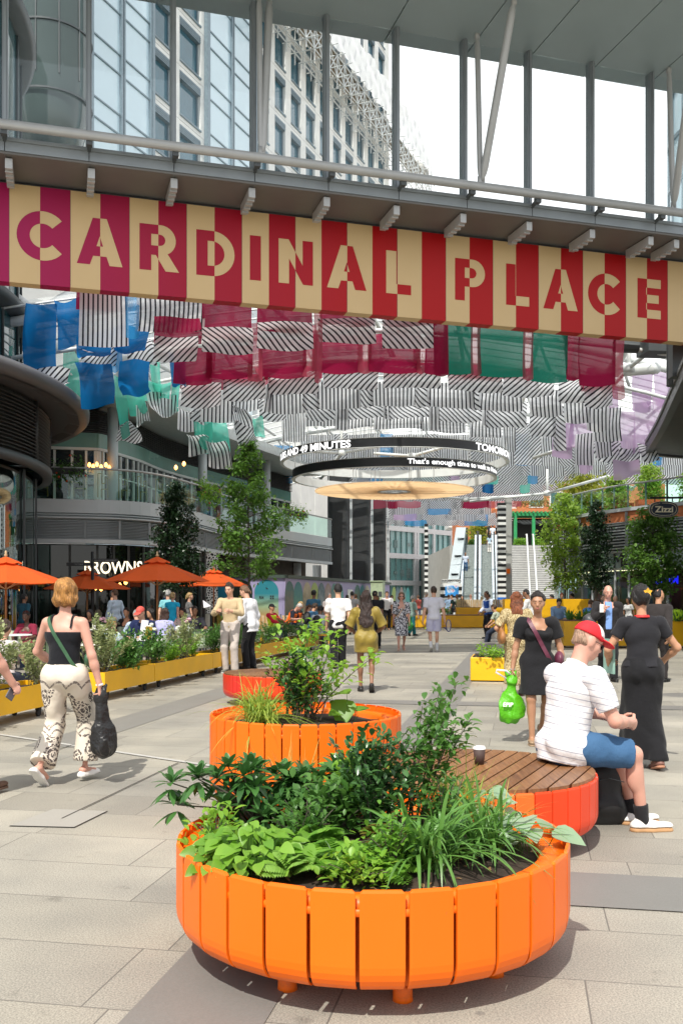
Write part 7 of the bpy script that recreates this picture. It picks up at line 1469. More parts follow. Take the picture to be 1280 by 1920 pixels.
            l, fr = bottom['len'], bottom['hemw']; hz_ = fig.P[2] - l * k; mid = (fig.kn[1] + fig.kn[-1] + fig.an[1] + fig.an[-1]) / 4; e = np.array([mid[0], mid[1], hz_ - .04]); p = [c for c in fig.torso(.016)[:2]] + fig.torso(.018)[6:10:2] + [cone(fig.P, e, .118 * k, fr * k, .82, np.array([0, 1., 0]))]
            for q in (1, -1): p += [cone(fig.hip[q], fig.kn[q], .10 * k, .085 * k), cone(fig.kn[q], fig.an[q], .085 * k, .095 * k)]
            V, Q = sdf_mesh(p, h, .04, [(np.array([0, 0, hz_]), (0, 0, -1)), (fig.P + fig.U * .13 * k, fig.U)], folds(.009, sd + 4, .15)); B('skirt', V, Q, bottom['m'])
    if socks:
        m_, hs = socks
        for q in (1, -1): A, K = fig.an[q], fig.kn[q]; V, Q = sdf_mesh([cone(A - np.array([0, 0, .03]), A + nz(K - A) * hs, .042 * k, .048 * k)], h, .01, [(A + nz(K - A) * hs, K - A)]); B('sock', V, Q, m_)
    if shoes:
        for q in (1, -1):
            A, f = fig.an[q], fig.fd[q]; L_ = .15 * k; dn = np.array([0, 0, -1.0]) - f * (-f[2]); dn = nz(dn); sole_h = shoes.get('sole', .022); base = A + dn * .080 + f * 0; hgt = shoes.get('h', .048); toe = A + f * (L_ + .015) + dn * (.048); heel = A - f * .045 + dn * .045
            p = [cone(heel, A + f * .06 + dn * .046, .040 * k, .043 * k, .9, dn), cone(A + f * .06 + dn * .046, toe, .043 * k, .036 * k, .72, dn), cone(A + dn * .03 - f * .018, A + dn * (.03 - hgt * .6), .040 * k, .042 * k)]
            cut = [(A + dn * (.082 - sole_h), dn), (A - dn * shoes.get('top', .012), -dn)]
            if shoes.get('open'): cut.append((A + dn * .030, -dn))
            V, Q = sdf_mesh(p, min(h, .011), .02, cut); so = B('shoe', V, Q, shoes['m'])
            if tier < 2: pl_ = [cone(heel + dn * .03, A + f * .06 + dn * .08, .041 * k, .045 * k), cone(A + f * .06 + dn * .08, toe + dn * .035, .045 * k, .038 * k)]; V, Q = sdf_mesh(pl_, min(h, .010), .02, [(A + dn * (.083 - sole_h), -dn), (A + dn * .083, dn)]); o = B('sole', V, Q, shoes.get('sm', shoes['m'])); o.parent = so
    if cap:
        L, kk = fig.L, k * .98; z0 = cap.get('z', .028); p = [ell(L(0, -.008, .035), np.array([.088, .108, .098]) * kk, fig.hR)]; cut = [(L(0, 0, z0), -fig.hu + fig.hf * -.10)]
        V, Q = sdf_mesh(p, min(h, .008), .02, cut); co = B('cap', V, Q, cap['m'])
        V, Q = sdf_mesh([ell(L(0, .115, z0 + .005), np.array([.078, .085, .011]) * kk, fig.hR @ rot('X', R(-8)))], min(h, .007), .02, [(L(0, .06, 0), -fig.hf)]); o = B('brim', V, Q, cap.get('bm', cap['m'])); o.parent = co
        if cap.get('front'): V, Q = sdf_mesh([ell(L(0, -.006, .0365), np.array([.0885, .109, .0985]) * kk, fig.hR)], .008, .02, [(L(0, 0, z0 + .02), -fig.hu), (L(0, .030, .06), -fig.hf - fig.hu * .25)]); o = B('front_panel', V, Q, cap['front']); o.parent = co
    if glasses:
        L = fig.L; m = []; 
        for q in (1, -1): V, Q = sdf_mesh([ell(L(.033 * q, .097, -.006), np.array([.026, .006, .019] if glasses == 'sun' else [.022, .003, .003]) * k, fig.hR), cone(L(.058 * q, .092, 0), L(.080 * q, .0, .004), .003, .003)], .004, .004); B('glasses', V, Q, lensm)
    if extra: extra(fig, t_, B, h)
    return t_
def loop_strap(fig, prims, c, e1, e2, w, m_, B, name='strap', n=56, off=.006, part=(0, 1)):
    e1, e2 = nz(e1), nz(np.asarray(e2, float) - nz(e1) * (nz(e1) @ np.asarray(e2, float))); ax = np.cross(e1, e2); A = np.linspace(2 * math.pi * part[0], 2 * math.pi * part[1], n + 1); rr = np.linspace(.02, .55, 90); dirs = np.cos(A)[:, None] * e1 + np.sin(A)[:, None] * e2; Pt = np.asarray(c) + dirs[:, None, :] * rr[None, :, None]; D = evalp(prims, Pt); ins = D < off; ri = np.array([rr[np.nonzero(i)[0].max()] if i.any() else .02 for i in ins]); ri = np.convolve(np.concatenate([ri[-4:-1], ri, ri[1:4]]) if part == (0, 1) else np.pad(ri, 3, 'edge'), np.ones(7) / 7, 'valid')
    ri = np.maximum(ri, 0); c0 = np.asarray(c) + dirs * ri[:, None]; V = np.concatenate([c0 - ax * w / 2, c0 + ax * w / 2, c0 - ax * w / 2 + dirs * .005, c0 + ax * w / 2 + dirs * .005]); N = n + 1; Q = []
    for i in range(n): Q += [(i, i + 1, N + i + 1, N + i), (2 * N + i, 3 * N + i, 3 * N + i + 1, 2 * N + i + 1), (i, 2 * N + i, 2 * N + i + 1, i + 1), (N + i, N + i + 1, 3 * N + i + 1, 3 * N + i)]
    return link_mesh(name, V, Q, m_, fig.t, False, world=False)
def walk(st=.30, lead=1, arms=True, w=.085, sw=.16):
    f = {lead: (w * lead, st * .55, .082), -lead: (-w * lead, -st * .75, .135, 6 * lead, 38)}; hd = {lead: (.235 * lead, -sw * .8, .80), -lead: (-.235 * lead, sw, .83)}; return dict(feet=f, hands=hd)
def sitp(spread=.12, reach=.42): return dict(feet={1: (spread, reach, .08), -1: (-spread, reach + .03, .08)}, knees={1: (.1, 1, 1), -1: (-.1, 1, 1)})
def world_loc(x, D, z=0): return (atx(x, D), D, z)
# ================================================================ THE PEOPLE IN THE SQUARE
def C_(r, g, b): return cloth((r, g, b))
BLK, NAVY, WHT = C_(.014, .014, .016), C_(.018, .028, .07), C_(.74, .74, .76)
def shoe(c, sm=None, **k): d = dict(m=mat('shoe_%.2f_%.2f_%.2f' % c, c, .5, var=.08), **k); d['sm'] = mat('sole_%.2f_%.2f_%.2f' % sm, sm, .7) if sm else d['m']; return d
SBLK = shoe((.014, .014, .014)); SWHT = shoe((.72, .72, .69), (.62, .60, .56)); SBRN = shoe((.10, .05, .03))
def pat(name, build):
    t = NT(name); t.set('Roughness', .85); t.set('Specular IOR Level', .2); t.set('Base Color', build(t)); t.bump(t.noise(9, 4), .45, .03); return t.m
def xyz(t): s = t.new('ShaderNodeSeparateXYZ'); t.l.new(t.coord(), s.inputs[0]); return s.outputs
def paisley(t):
    x, y, z = xyz(t); xx = t.math('ADD', x, t.math('MULTIPLY', y, .7)); sc = t.math('ABSOLUTE', t.math('SINE', t.math('MULTIPLY', xx, 21.0)))
    def band(z0, w, amp): d = t.math('ABSOLUTE', t.math('SUBTRACT', t.math('ADD', z, t.math('MULTIPLY', sc, -amp)), z0)); return t.math('LESS_THAN', d, w)
    v = t.new('ShaderNodeTexVoronoi'); v.inputs['Scale'].default_value = 7.5; mp = t.new('ShaderNodeMapping'); mp.inputs['Scale'].default_value = (1.25, .6, .8); t.l.new(t.coord(), mp.inputs[0]); t.l.new(mp.outputs[0], v.inputs['Vector']); med = t.math('LESS_THAN', v.outputs['Distance'], .60)
    vv = t.new('ShaderNodeTexVoronoi'); vv.inputs['Scale'].default_value = 62; t.l.new(t.coord(), vv.inputs['Vector']); dots = t.math('LESS_THAN', vv.outputs['Distance'], .60); rim = t.math('LESS_THAN', t.math('ABSOLUTE', t.math('SUBTRACT', t.math('FRACT', t.math('MULTIPLY', v.outputs['Distance'], 5)), .5)), .36)
    za = t.math('MULTIPLY', t.math('GREATER_THAN', z, .50), t.math('LESS_THAN', z, .79)); zb = t.math('MULTIPLY', t.math('GREATER_THAN', z, .10), t.math('LESS_THAN', z, .40)); zone = t.math('ADD', za, zb); pt = t.math('MULTIPLY', t.math('MULTIPLY', med, zone), t.math('MULTIPLY', dots, rim))
    ln = t.math('ADD', t.math('ADD', band(.80, .011, .055), band(.45, .011, .05)), t.math('ADD', band(.40, .008, .05), band(.085, .010, .04))); ln = t.math('MULTIPLY', ln, t.math('MULTIPLY_ADD', dots, .55, .3))
    return t.mix(t.math('MINIMUM', t.math('ADD', pt, ln), 1.0), (.70, .63, .53), (.11, .09, .085))
def snake(t):
    mp = t.new('ShaderNodeMapping'); mp.inputs['Scale'].default_value = (1.3, 1.3, .8); t.l.new(t.coord(), mp.inputs[0]); v = t.new('ShaderNodeTexVoronoi', feature='DISTANCE_TO_EDGE'); v.inputs['Scale'].default_value = 13; t.l.new(mp.outputs[0], v.inputs['Vector']); w = t.new('ShaderNodeTexVoronoi'); w.inputs['Scale'].default_value = 55; t.l.new(t.coord(), w.inputs['Vector'])
    c = t.ramp(v.outputs['Distance'], [(0.02, (.52, .44, .26)), (.10, (.44, .33, .16)), (.16, (.16, .11, .05)), (.24, (.42, .33, .17)), (.40, (.55, .48, .31))]); return t.mix(t.math('MULTIPLY', t.math('LESS_THAN', w.outputs['Distance'], .35), .55), c, (.12, .085, .04))
def floralbw(t): n = t.noise(26, 3); return t.mix(t.ramp(n, [(.47, 0.0), (.52, 1.0)]), (.025, .025, .04), (.62, .62, .66))
def floralb(t): n = t.noise(24, 3); return t.ramp(n, [(.42, (.70, .74, .78)), (.5, (.25, .45, .68)), (.58, (.55, .62, .30))])
def floralp(t): n = t.noise(24, 3); return t.ramp(n, [(.42, (.70, .45, .48)), (.5, (.72, .66, .62)), (.6, (.2, .25, .15))])
def tealtop(t): n = t.noise(40, 3); return t.mix(n, (.12, .22, .20), (.34, .42, .38))
LEAN_S = 12
def polo(t):
    x, y, z = xyz(t); u = t.math('ADD', t.math('MULTIPLY', y, math.sin(R(LEAN_S))), t.math('MULTIPLY', z, math.cos(R(LEAN_S)))); k = t.math('FRACT', t.math('DIVIDE', u, .038)); return t.mix(t.math('LESS_THAN', k, .17), (.76, .76, .78), (.42, .43, .50))
def denim(t): n = t.noise(4, 4); g = t.noise(160, 2); return t.mix(t.math('MULTIPLY_ADD', g, .4, t.math('MULTIPLY', n, .6)), (.018, .060, .15), (.085, .19, .34))
DEN = pat('denim', denim)
# ---- 1 woman on the left
F1 = Fig(1.70, 'f', lean=1, feet={-1: (-.12, -.20, .17, -4, 40), 1: (.10, .18, .125, -8)}, hands={1: (.315, .05, .80, .1, .1, -1), -1: (-.20, .26, .98)}, elbows={1: (.6, -1, -.1), -1: (-.9, -.6, -.3)}, head=(6, -2, 3), build=1.02)
def x1(f, t_, B, h):
    gm = mat('green_strap', (.045, .12, .06), .5); tp = f.torso(.016); loop_strap(f, tp, f.P + f.U * .30 * f.k, f.sh[-1] - f.X * -.05 - (f.P + f.U * .3 * f.k) + f.U * .03, f.F, .030, gm, B, 'bag_strap')
    for q in (1, -1): loop_strap(f, f.torso(0), f.P + f.U * .40 * f.k + f.X * .092 * q, f.U, f.F, .016, BLK, B, 'shoulder_strap', part=(-.23, .23))
    W = f.wr[1]; V, Q = sdf_mesh([cone(W - f.hd[1] * .004, W + f.hd[1] * .014, .031, .031)], .005, .01, [(W + f.hd[1] * .012, f.hd[1]), (W - f.hd[1] * .006, -f.hd[1])]); B('watch', V, Q, WHT)
    V, Q = sdf_mesh([ell(f.P + f.U * .14 + f.X * .20 + f.F * .07, (.04, .09, .07))], .01, .01); B('small_bag', V, Q, gm)
person('woman with wavy blond hair, black camisole and patterned cream trousers, walking away on the left', (-2.30, 7.98, 0), R(-12), F1, 'pink', dict(s='bob', col=(.42, .20, .055), v=1.04), dict(m=cloth((.011, .012, .016)), sl=0, cam=True, hem=.02, o=.012, name='camisole', fold=.004), dict(t='trousers', m=pat('paisley_print', paisley), w=1.22, hemw=.112, waist=.10, up=.045, fold=.007), shoe((.68, .64, .55), (.74, .73, .70), sole=.055, open=True), 0, {1: 55, -1: 30}, x1)
def plastic_bag(name, label, top, h, w, d, m_, seed, text=None, rz=0, sway=(0, 0)):
    top = Vector(top); t_ = thing(name, label, 'bag', tuple(top), 0); g0 = folds(1.0, seed, .35); g1 = folds(1.0, seed + 1, .3); nf = lambda G: .034 * (np.abs(g0(G * np.array([.7, .7, .5]))) - .4) + .010 * (np.abs(g1(G)) - .4); pr = [ell((sway[0], sway[1], -h * .72), (w * 1.05, d, h * .28)), cone((sway[0] * .8, sway[1] * .8, -h * .66), (0, 0, -.05), w * .92, .028, d / w, np.array([0, 1., 0])), ell((sway[0], sway[1], -h * .86), (w * .9, d * .9, h * .13)), cone((0, 0, -.05), (w * .45, d * .2, .05), .03, .022), cone((0, 0, -.05), (-w * .3, d * .5, .03), .03, .018)]
    V, Q = sdf_mesh(pr, .008, .05, [], nf); link_mesh('bag_body', V, Q, m_, t_, True, world=False); return t_
def plast(name, c): t = NT(name); n = t.noise(6, 3); t.set('Base Color', t.mix(n, tuple(k * .7 for k in c), c)); t.set('Roughness', .36); t.set('Specular IOR Level', .4); t.bump(t.noise(10, 4, rough=.6), .9, .03); return t.m
W1 = Matrix.Rotation(R(-12), 3, 'Z') @ Vector(F1.wr[1] + F1.hd[1] * .09) + Vector((-2.30, 7.98, 0))
plastic_bag('plastic_bag', 'shiny black plastic bag carried by the woman in patterned trousers', W1 + Vector((.0, 0, .03)), .56, .085, .135, plast('black_plastic', (.02, .02, .021)), 5, sway=(.02, .02))
# ---- 2 person cut by the left edge: arm with phone
F2 = Fig(1.72, 'm', feet=walk(.5, 1)['feet'], hands={1: (.34, .30, .83, .25, .45, -.75), -1: (-.25, -.1, .8)})
person('person in pale shirt half outside the left edge, holding a phone low', (-2.93, 7.3, 0), R(-20), F2, 'pink', dict(s='short', col=(.2, .12, .06)), dict(m=C_(.6, .62, .6), sl=.8), dict(m=C_(.2, .2, .22)), SBRN, 1, 45)
W2 = Matrix.Rotation(R(-20), 3, 'Z') @ Vector(F2.wr[1] + F2.hd[1] * .08) + Vector((-2.93, 7.3, 0)); ph = MB(); ph.box((0, 0, 0), (.075, .010, .15), R(60), Matrix.Rotation(R(35), 3, 'Y')); o = ph.build('phone', mat('phone_shell', (.10, .10, .12), .2)); o.location = W2 + Vector((-.035, -.01, .0)); tag(bevel(o, .006), 'dark mobile phone held in the hand at the left edge', 'phone')
# ---- 3 seated man
F3 = Fig(1.80, 'm', lean=LEAN_S, twist=14, seat=.47, **sitp(.10, .50), hands={1: (.07, .44, .70, -.75, .6, -.3), -1: (-.09, .42, .70, .75, .6, -.3)}, elbows={1: (.8, -.2, -1), -1: (-.9, -.2, -1)}, head=(-8, 12, 0), build=1.14)
def x3(f, t_, B, h):
    tr = pat('navy_collar', lambda t: (.74, .74, .77, 1)); V, Q = sdf_mesh([cone(f.N - f.U * .03, f.N + f.U * .020 - f.F * .005, .088, .070)], .008, .01, [(f.N + f.U * .022 - f.F * .02, f.U * .9 + f.F * .25), (f.N - f.U * .045, -f.U)]); B('collar', V, Q, WHT)
    W = f.wr[-1] - f.hd[-1] * .02; V, Q = sdf_mesh([cone(W - f.hd[-1] * .012, W + f.hd[-1] * .012, .034, .034)], .006, .01, [(W + f.hd[-1] * .014, f.hd[-1]), (W - f.hd[-1] * .014, -f.hd[-1])]); B('watch', V, Q, M['rubber'])
    for q in (1, -1): e = f.hip[q] + (f.kn[q] - f.hip[q]) * .93; dr = nz(f.kn[q] - f.hip[q]); V, Q = sdf_mesh([cone(e - dr * .06, e + dr * .01, .092 * f.k, .088 * f.k)], .009, .01, [(e, dr), (e - dr * .05, -dr)]); B('turn_up', V, Q, C_(.22, .36, .52))
capred, capw = mat('red_cap_mesh', (.66, .012, .022), .7, var=.08, vs_=40, bump=.5, bs=400), mat('white_foam', (.78, .76, .75), .7, var=.03)
S3 = (1.47, 6.38, 0)
person('seated man in red and white cap, striped white polo and denim shorts', S3, R(-80), F3, 'pink', dict(s='crop', col=(.36, .23, .16)), dict(m=pat('striped_polo', polo), sl=.72, so=.020, o=.018, hem=-.11, fold=.007, name='polo_shirt', flare=.03, hipw=1), dict(t='shorts', m=DEN, len=.95, w=1.02, loose=.012, fold=.007), shoe((.78, .77, .74), (.46, .26, .12), sole=.03, h=.09, top=.012), 0, 50, x3, (C_(.02, .02, .022), .10), dict(m=capred, front=capw), 'sun')
bp = thing('backpack', 'black backpack standing on the paving between the bench and the seated man', 'backpack', (1.80, 6.62, 0)); V, Q = sdf_mesh([ell((0, 0, .22), (.14, .12, .25)), cone((-.07, 0, .08), (.07, 0, .08), .11, .11), cone((-.06, 0, .34), (.06, 0, .34), .09, .09), cone((-.05, -.09, .14), (.05, -.09, .14), .06, .06)], .010, .05, [((0, 0, 0.002), (0, 0, -1)), ((0, 0, .44), (0, 0, 1))], folds(.004, 4)); link_mesh('pack', V, Q, mat('black_nylon', (.012, .012, .013), .6, var=.2, vs_=8, bump=.4, bs=200), bp, True, world=False)
m = MB(); m.tube([(-.05, .05, .43), (-.04, .05, .48), (.04, .05, .48), (.05, .05, .43)], .009, 6); m.build('handle', BLK, bp, True, world=False); m = MB(); m.tube([(-.11, -.125, .30), (0, -.15, .33), (.11, -.125, .30)], .003, 4); m.build('zip', M['steel_d'], bp, world=False)
# ---- 4 woman in black dress, facing us
F4 = Fig(1.61, 'f', lean=1, feet=walk(.32, 1)['feet'], hands={1: (.30, .06, .82, .06, .05, -1), -1: (-.27, .10, .86)}, elbows={1: (.8, -1, -.1), -1: (-.8, -1, -.1)}, head=(-8, 4, 0), build=1.10)
def x4(f, t_, B, h):
    loop_strap(f, f.torso(.020), f.P + f.U * .28 * f.k, f.sh[1] - f.X * .06 - (f.P + f.U * .28 * f.k) + f.U * .03, f.F, .042, mat('plum_leather', (.12, .025, .05), .45), B, 'bag_strap'); V, Q = sdf_mesh([ell(f.P + f.U * .04 - f.X * .22 + f.F * .06, (.05, .11, .09))], .01, .02); B('shoulder_bag', V, Q, mat('plum_leather', (.12, .025, .05)))
    W = f.wr[1]; m_ = MB(); m_.lathe(tuple(W), [(.026, -.006), (.030, 0), (.026, .006)], 16); B('bracelet', [tuple(v) for v in m_.v], m_.f, M['tube'])
P4 = (2.10, 10.3, 0)
person('woman in short black dress with plum strap, carrying a green bag to the camera', P4, R(176), F4, 'med', dict(s='bun', col=(.018, .012, .010), v=1.03), dict(m=cloth((.013, .013, .015)), sl=.62, so=.028, neck=.045, nf=.95, skirt=(.36, .235), o=.016, name='dress', fold=.007), None, shoe((.30, .20, .12), open=True), 0, {1: 60, -1: 30}, x4)
W4 = Matrix.Rotation(R(176), 3, 'Z') @ Vector(F4.wr[1] + F4.hd[1] * .085) + Vector(P4); gb = plastic_bag('carrier_bag', 'bright green plastic carrier bag with white handle, carried by the woman in black dress', W4 + Vector((-.01, -.01, .02)), .50, .135, .10, plast('green_plastic', (.10, .46, .008)), 9, sway=(-.01, -.01))
m = MB(); m.tube([(0, 0, .0), (-.06, -.03, .05), (-.16, -.03, .06), (-.17, -.03, .035), (-.06, -.035, -.03)], [.010, .012, .012, .012, .008], 6); m.build('handle', WHT, gb, True, world=False)
o = text_on('lettering', 'EPIP', .06, (-.055, -.118, -.30), (1, -.1, 0), (.12, 0.12, 1), M['white'], None, .002, .001); o.parent = gb
# ---- 5 woman in black long skirt, from behind
F5 = Fig(1.66, 'f', lean=3, feet={1: (.09, -.16, .10, 0, 15), -1: (-.08, .12, .08)}, hands={1: (.28, .22, 1.00, -.3, .6, .2), -1: (-.24, .26, .98, .4, .6, .1)}, elbows={1: (1, -.8, -.3), -1: (-1, -.8, -.3)}, head=(-4, 2, 0), build=1.05)
def x5(f, t_, B, h):
    m_ = MB(); c = f.L(.035, -.125, .045)
    for a in range(5): d = f.hx * math.cos(R(72 * a + 18)) + f.hu * math.sin(R(72 * a + 18)); e = np.cross(d, f.hf); m_.add([tuple(c), tuple(c + d * .022 + e * .014 - f.hf * .008), tuple(c + d * .042 - f.hf * .012), tuple(c + d * .022 - e * .014 - f.hf * .008)], [(0, 1, 2, 3)])
    B('hair_flower', [tuple(v) for v in m_.v], m_.f, mat('yellow_petal', (.85, .45, .03), .6)); V, Q = sdf_mesh([cone(f.N - f.U * .012 - f.F * .008, f.N + f.U * .004 - f.F * .008, .074, .066)], .007, .01, [(f.N + f.U * .008, f.U), (f.N - f.U * .016, -f.U)]); B('lanyard', V, Q, mat('red_ribbon', (.60, .02, .02), .6)); V, Q = sdf_mesh([cone(f.wr[1] - f.hd[1] * .01, f.wr[1] + f.hd[1] * .004, .028, .028)], .005, .01, [(f.wr[1] + f.hd[1] * .006, f.hd[1]), (f.wr[1] - f.hd[1] * .008, -f.hd[1])]); B('watch', V, Q, mat('rose_gold', (.55, .38, .28), .3, .7))
P5 = (2.74, 8.75, 0)
person('woman in black top and long black skirt with yellow flower in her hair', P5, R(3), F5, 'tan', dict(s='bun', col=(.012, .010, .010), v=1.10, bun=(.02, -.095, .0)), dict(m=cloth((.020, .020, .024)), sl=.5, so=.016, hem=.04, o=.014, name='top'), dict(t='skirt', m=cloth((.012, .012, .014)), len=.83, hemw=.205), shoe((.18, .08, .06), (.42, .20, .12)), 0, 40, x5)
fo = thing('folder', 'pale green document folder held by the woman with a flower in her hair', 'folder', (2.50, 8.98, .98)); m = MB(); m.box((2.50, 8.98, 1.0), (.02, .22, .32), R(8)); m.build('cover', mat('pale_green_card', (.30, .50, .42), .6), fo)
# ---- 6 bald man in suit
F6 = Fig(1.78, 'm', lean=0, feet=walk(.22, -1)['feet'], hands={1: (.10, .22, 1.28, -.35, -.05, .9), -1: (-.24, .06, .84)}, elbows={1: (1, -.4, -.8), -1: (-.6, -1, 0)}, head=(2, 12, 0), build=1.05)
def x6(f, t_, B, h):
    V, Q = sdf_mesh(f.torso(.010), h, .03, [(f.P + f.U * .02, -f.U), (f.N - f.U * .0, f.U + f.F * .3), (f.P + f.X * .06, f.X), (f.P - f.X * .06, -f.X), (f.P - f.F * .0, -f.F)], folds(.004, 77)); V = V + f.F * .022; B('blue_shirt', V, Q, cloth((.20, .34, .68)))
    V, Q = sdf_mesh(f.torso(.012)[:2], h, .02, [(f.P + f.U * .055, f.U), (f.P + f.U * .02, -f.U)]); B('belt', V, Q, M['rubber'])
    loop_strap(f, f.torso(.032), f.P + f.U * .36 + f.X * .11, f.U, f.F, .045, BLK, B, 'pack_strap', part=(-.05, .30))
person('bald man in dark suit and open blue shirt with glasses, walking towards the camera', world_loc(1138, 17.8), R(176), F6, 'pink', dict(s='bald', col=(.3, .2, .15)), dict(m=cloth((.022, .020, .021)), sl=1.92, so=.020, o=.026, hem=-.12, name='jacket', neck=.03, nf=1.0, fold=.005), dict(m=cloth((.016, .016, .018)), w=1.05, hemw=.075), SBLK, 1, 50, x6, None, None, 'clear')
bag6 = thing('rucksack', 'dark shiny rucksack hanging at the side of the bald man in suit', 'rucksack', (atx(1104, 17.75), 17.75, 1.05)); V, Q = sdf_mesh([ell((0, 0, 0), (.13, .15, .22))], .016, .02, [], folds(.01, 8)); link_mesh('pack', V, Q, mat('grey_nylon', (.05, .05, .055), .4, var=.5, vs_=12), bag6, True, world=False)
cp = thing('phone', 'white phone held up by the bald man', 'phone', (atx(1127, 17.5), 17.5, 1.30)); m = MB(); m.box((atx(1127, 17.5), 17.5, 1.35), (.075, .012, .15), .2); bevel(m.build('shell', M['white'], cp), .004)
# ---- 7 woman in snake print dress
F7 = Fig(1.64, 'f', feet=walk(.25, 1)['feet'], hands={-1: (-.20, .16, 1.0), 1: (.26, .16, .92)}, elbows={-1: (-1, -.8, 0), 1: (1, -.8, 0)}, build=1.08)
def x7(f, t_, B, h): V, Q = sdf_mesh([cone(f.P - f.X * .235 + f.U * .06 + f.F * -.14, f.P - f.X * .235 + f.U * .06 + f.F * .14, .11, .11, .5, f.X), cone(f.P - f.X * .235 + f.U * .18, f.P - f.X * .235 + f.U * .18 + f.F * .02, .09, .09, .5, f.X)], .016, .03, [(f.P + f.U * .24, f.U)]); B('handbag', V, Q, mat('tan_leather', (.34, .15, .05), .5, var=.2, vs_=10)); m_ = MB(); m_.tube([tuple(f.P - f.X * .235 + f.U * .2 - f.F * .09), tuple(f.sh[-1] + f.U * .07 - f.F * .02), tuple(f.P - f.X * .235 + f.U * .2 + f.F * .09)], .010, 6); B('handbag_strap', [tuple(v) for v in m_.v], m_.f, mat('tan_leather', (.34, .15, .05)))
person('woman with long auburn hair in snake print dress with tan shoulder bag, from behind', world_loc(968, 15.0), R(-4), F7, 'tan', dict(s='long', col=(.20, .06, .022), len=.22, w=.10), dict(m=pat('snake_print', snake), sl=.85, so=.03, skirt=(.72, .21), o=.018, name='dress', fold=.008), None, SBRN, 1, 35, x7)
# ---- 8.. others
def P(label, x, D, H, rz, sex='m', skin='fair', hair=None, top=None, bottom=None, shoes=None, tier=2, fig=None, **k):
    extra = k.pop('fx', {}); fg = Fig(H, sex, **{**(walk(random.uniform(.2, .4), random.choice((1, -1))) if fig is None else fig), **extra}); return person(label, world_loc(x, D), R(rz), fg, skin, hair, top, bottom, shoes or SBLK, tier, **k)
dk_h, br_h, gr_h, bk_h, bl_h = (.02, .015, .012), (.09, .045, .022), (.40, .39, .38), (.012, .010, .010), (.42, .28, .12)
T = lambda c, sl=.6, **k: dict(m=cloth(c), sl=sl, **k)
TR = lambda c, **k: dict(m=cloth(c), **k)
stand = dict(feet={1: (.10, .0, .08), -1: (-.10, .03, .08)})
def x12(f, t_, B, h): pass
P('woman with very long dark hair in shiny olive mini dress, walking away', 686, 15.7, 1.66, 2, 'f', 'brown', dict(s='long', col=(.030, .016, .012), len=.50, w=.165, v=1.06), dict(m=(lambda: (lambda t: (t.set('Base Color', t.mix(t.noise(6), (.17, .115, .008), (.30, .22, .025))), t.set('Roughness', .55), t.set('Sheen Weight', .2), t.bump(t.noise(10, 4), .6, .03), t.m)[-1])(NT('olive_satin')))(), sl=.92, so=.038, skirt=(.24, .185), o=.022, name='dress', fold=.008), None, shoe((.02, .018, .018)), 1, fig={**walk(.22, -1), 'hands': {1: (.17, .24, 1.0), -1: (-.17, .24, 1.0)}, 'elbows': {1: (1, -.6, -.4), -1: (-1, -.6, -.4)}})
P('young man in plain white T-shirt and black trousers, walking away', 634, 21.0, 1.84, 4, 'm', 'asian', dict(s='short', col=bk_h, v=1.06), T((.74, .72, .71), .72, so=.022, o=.015, hem=-.10), TR((.012, .012, .014), w=1.15, hemw=.085), SBLK, 1, fig=walk(.25, 1))
P('man in beige shirt and pale trousers reading a large menu', 432, 19.8, 1.86, 168, 'm', 'fair', dict(s='short', col=(.045, .025, .015), v=1.04), T((.52, .40, .24), 1.85, so=.014, o=.012, hem=-.10), TR((.52, .46, .42), w=1.12, hemw=.075), shoe((.16, .17, .15), (.6, .6, .55)), 1, fig={**stand, 'hands': {1: (.13, .36, 1.20, -.4, .7, .1), -1: (-.13, .36, 1.20, .4, .7, .1)}, 'elbows': {1: (1, -.5, -1), -1: (-1, -.5, -1)}, 'head': (-6, 15, 0), 'lean': 0})
mn = thing('menu_card', 'large pale menu sheet held open by the man in beige shirt', 'menu', (atx(408, 19.4), 19.4, 1.25)); m = MB(); p0 = at(382, 1140, 19.35); p1 = at(424, 1150, 19.45); m.add([tuple(p0), tuple(p1), tuple(p1 + Vector((.02, -.22, .0))), tuple(p0 + Vector((-.02, -.22, .03))), tuple(p0 + Vector((-.02, .04, .16))), tuple(p0 + Vector((.14, .06, .04)))], [(0, 1, 2, 3), (0, 5, 4)]); m.build('sheet', mat('menu_paper', (.62, .60, .62), .6), mn)
P('man with ponytail in loose white shirt and black trousers, leaning towards the menu', 470, 20.8, 1.83, 62, 'm', 'fair', dict(s='pony', col=(.16, .09, .05)), T((.74, .74, .77), 1.8, so=.026, o=.030, hem=-.16, flare=.02, fold=.008), TR((.016, .016, .018), w=1.1, hemw=.075), SBLK, 1, fig={**stand, 'lean': 8, 'hands': {1: (.24, .12, .86), -1: (-.22, .20, .92)}, 'head': (10, 14, 0)})
P('man in white polo and pale lilac shorts holding a tennis racket, walking away', 813, 27.4, 1.86, 0, 'm', 'fair', dict(s='short', col=(.045, .028, .018), v=1.06), T((.66, .66, .74), .7, so=.028, o=.022, hem=-.06), dict(t='shorts', m=cloth((.52, .52, .70)), len=.85, w=1.15, loose=.03), SWHT, 1, fig={**walk(.15, 1), 'hands': {1: (.30, .02, .80), -1: (-.30, .0, .80)}}, socks=(WHT, .17))
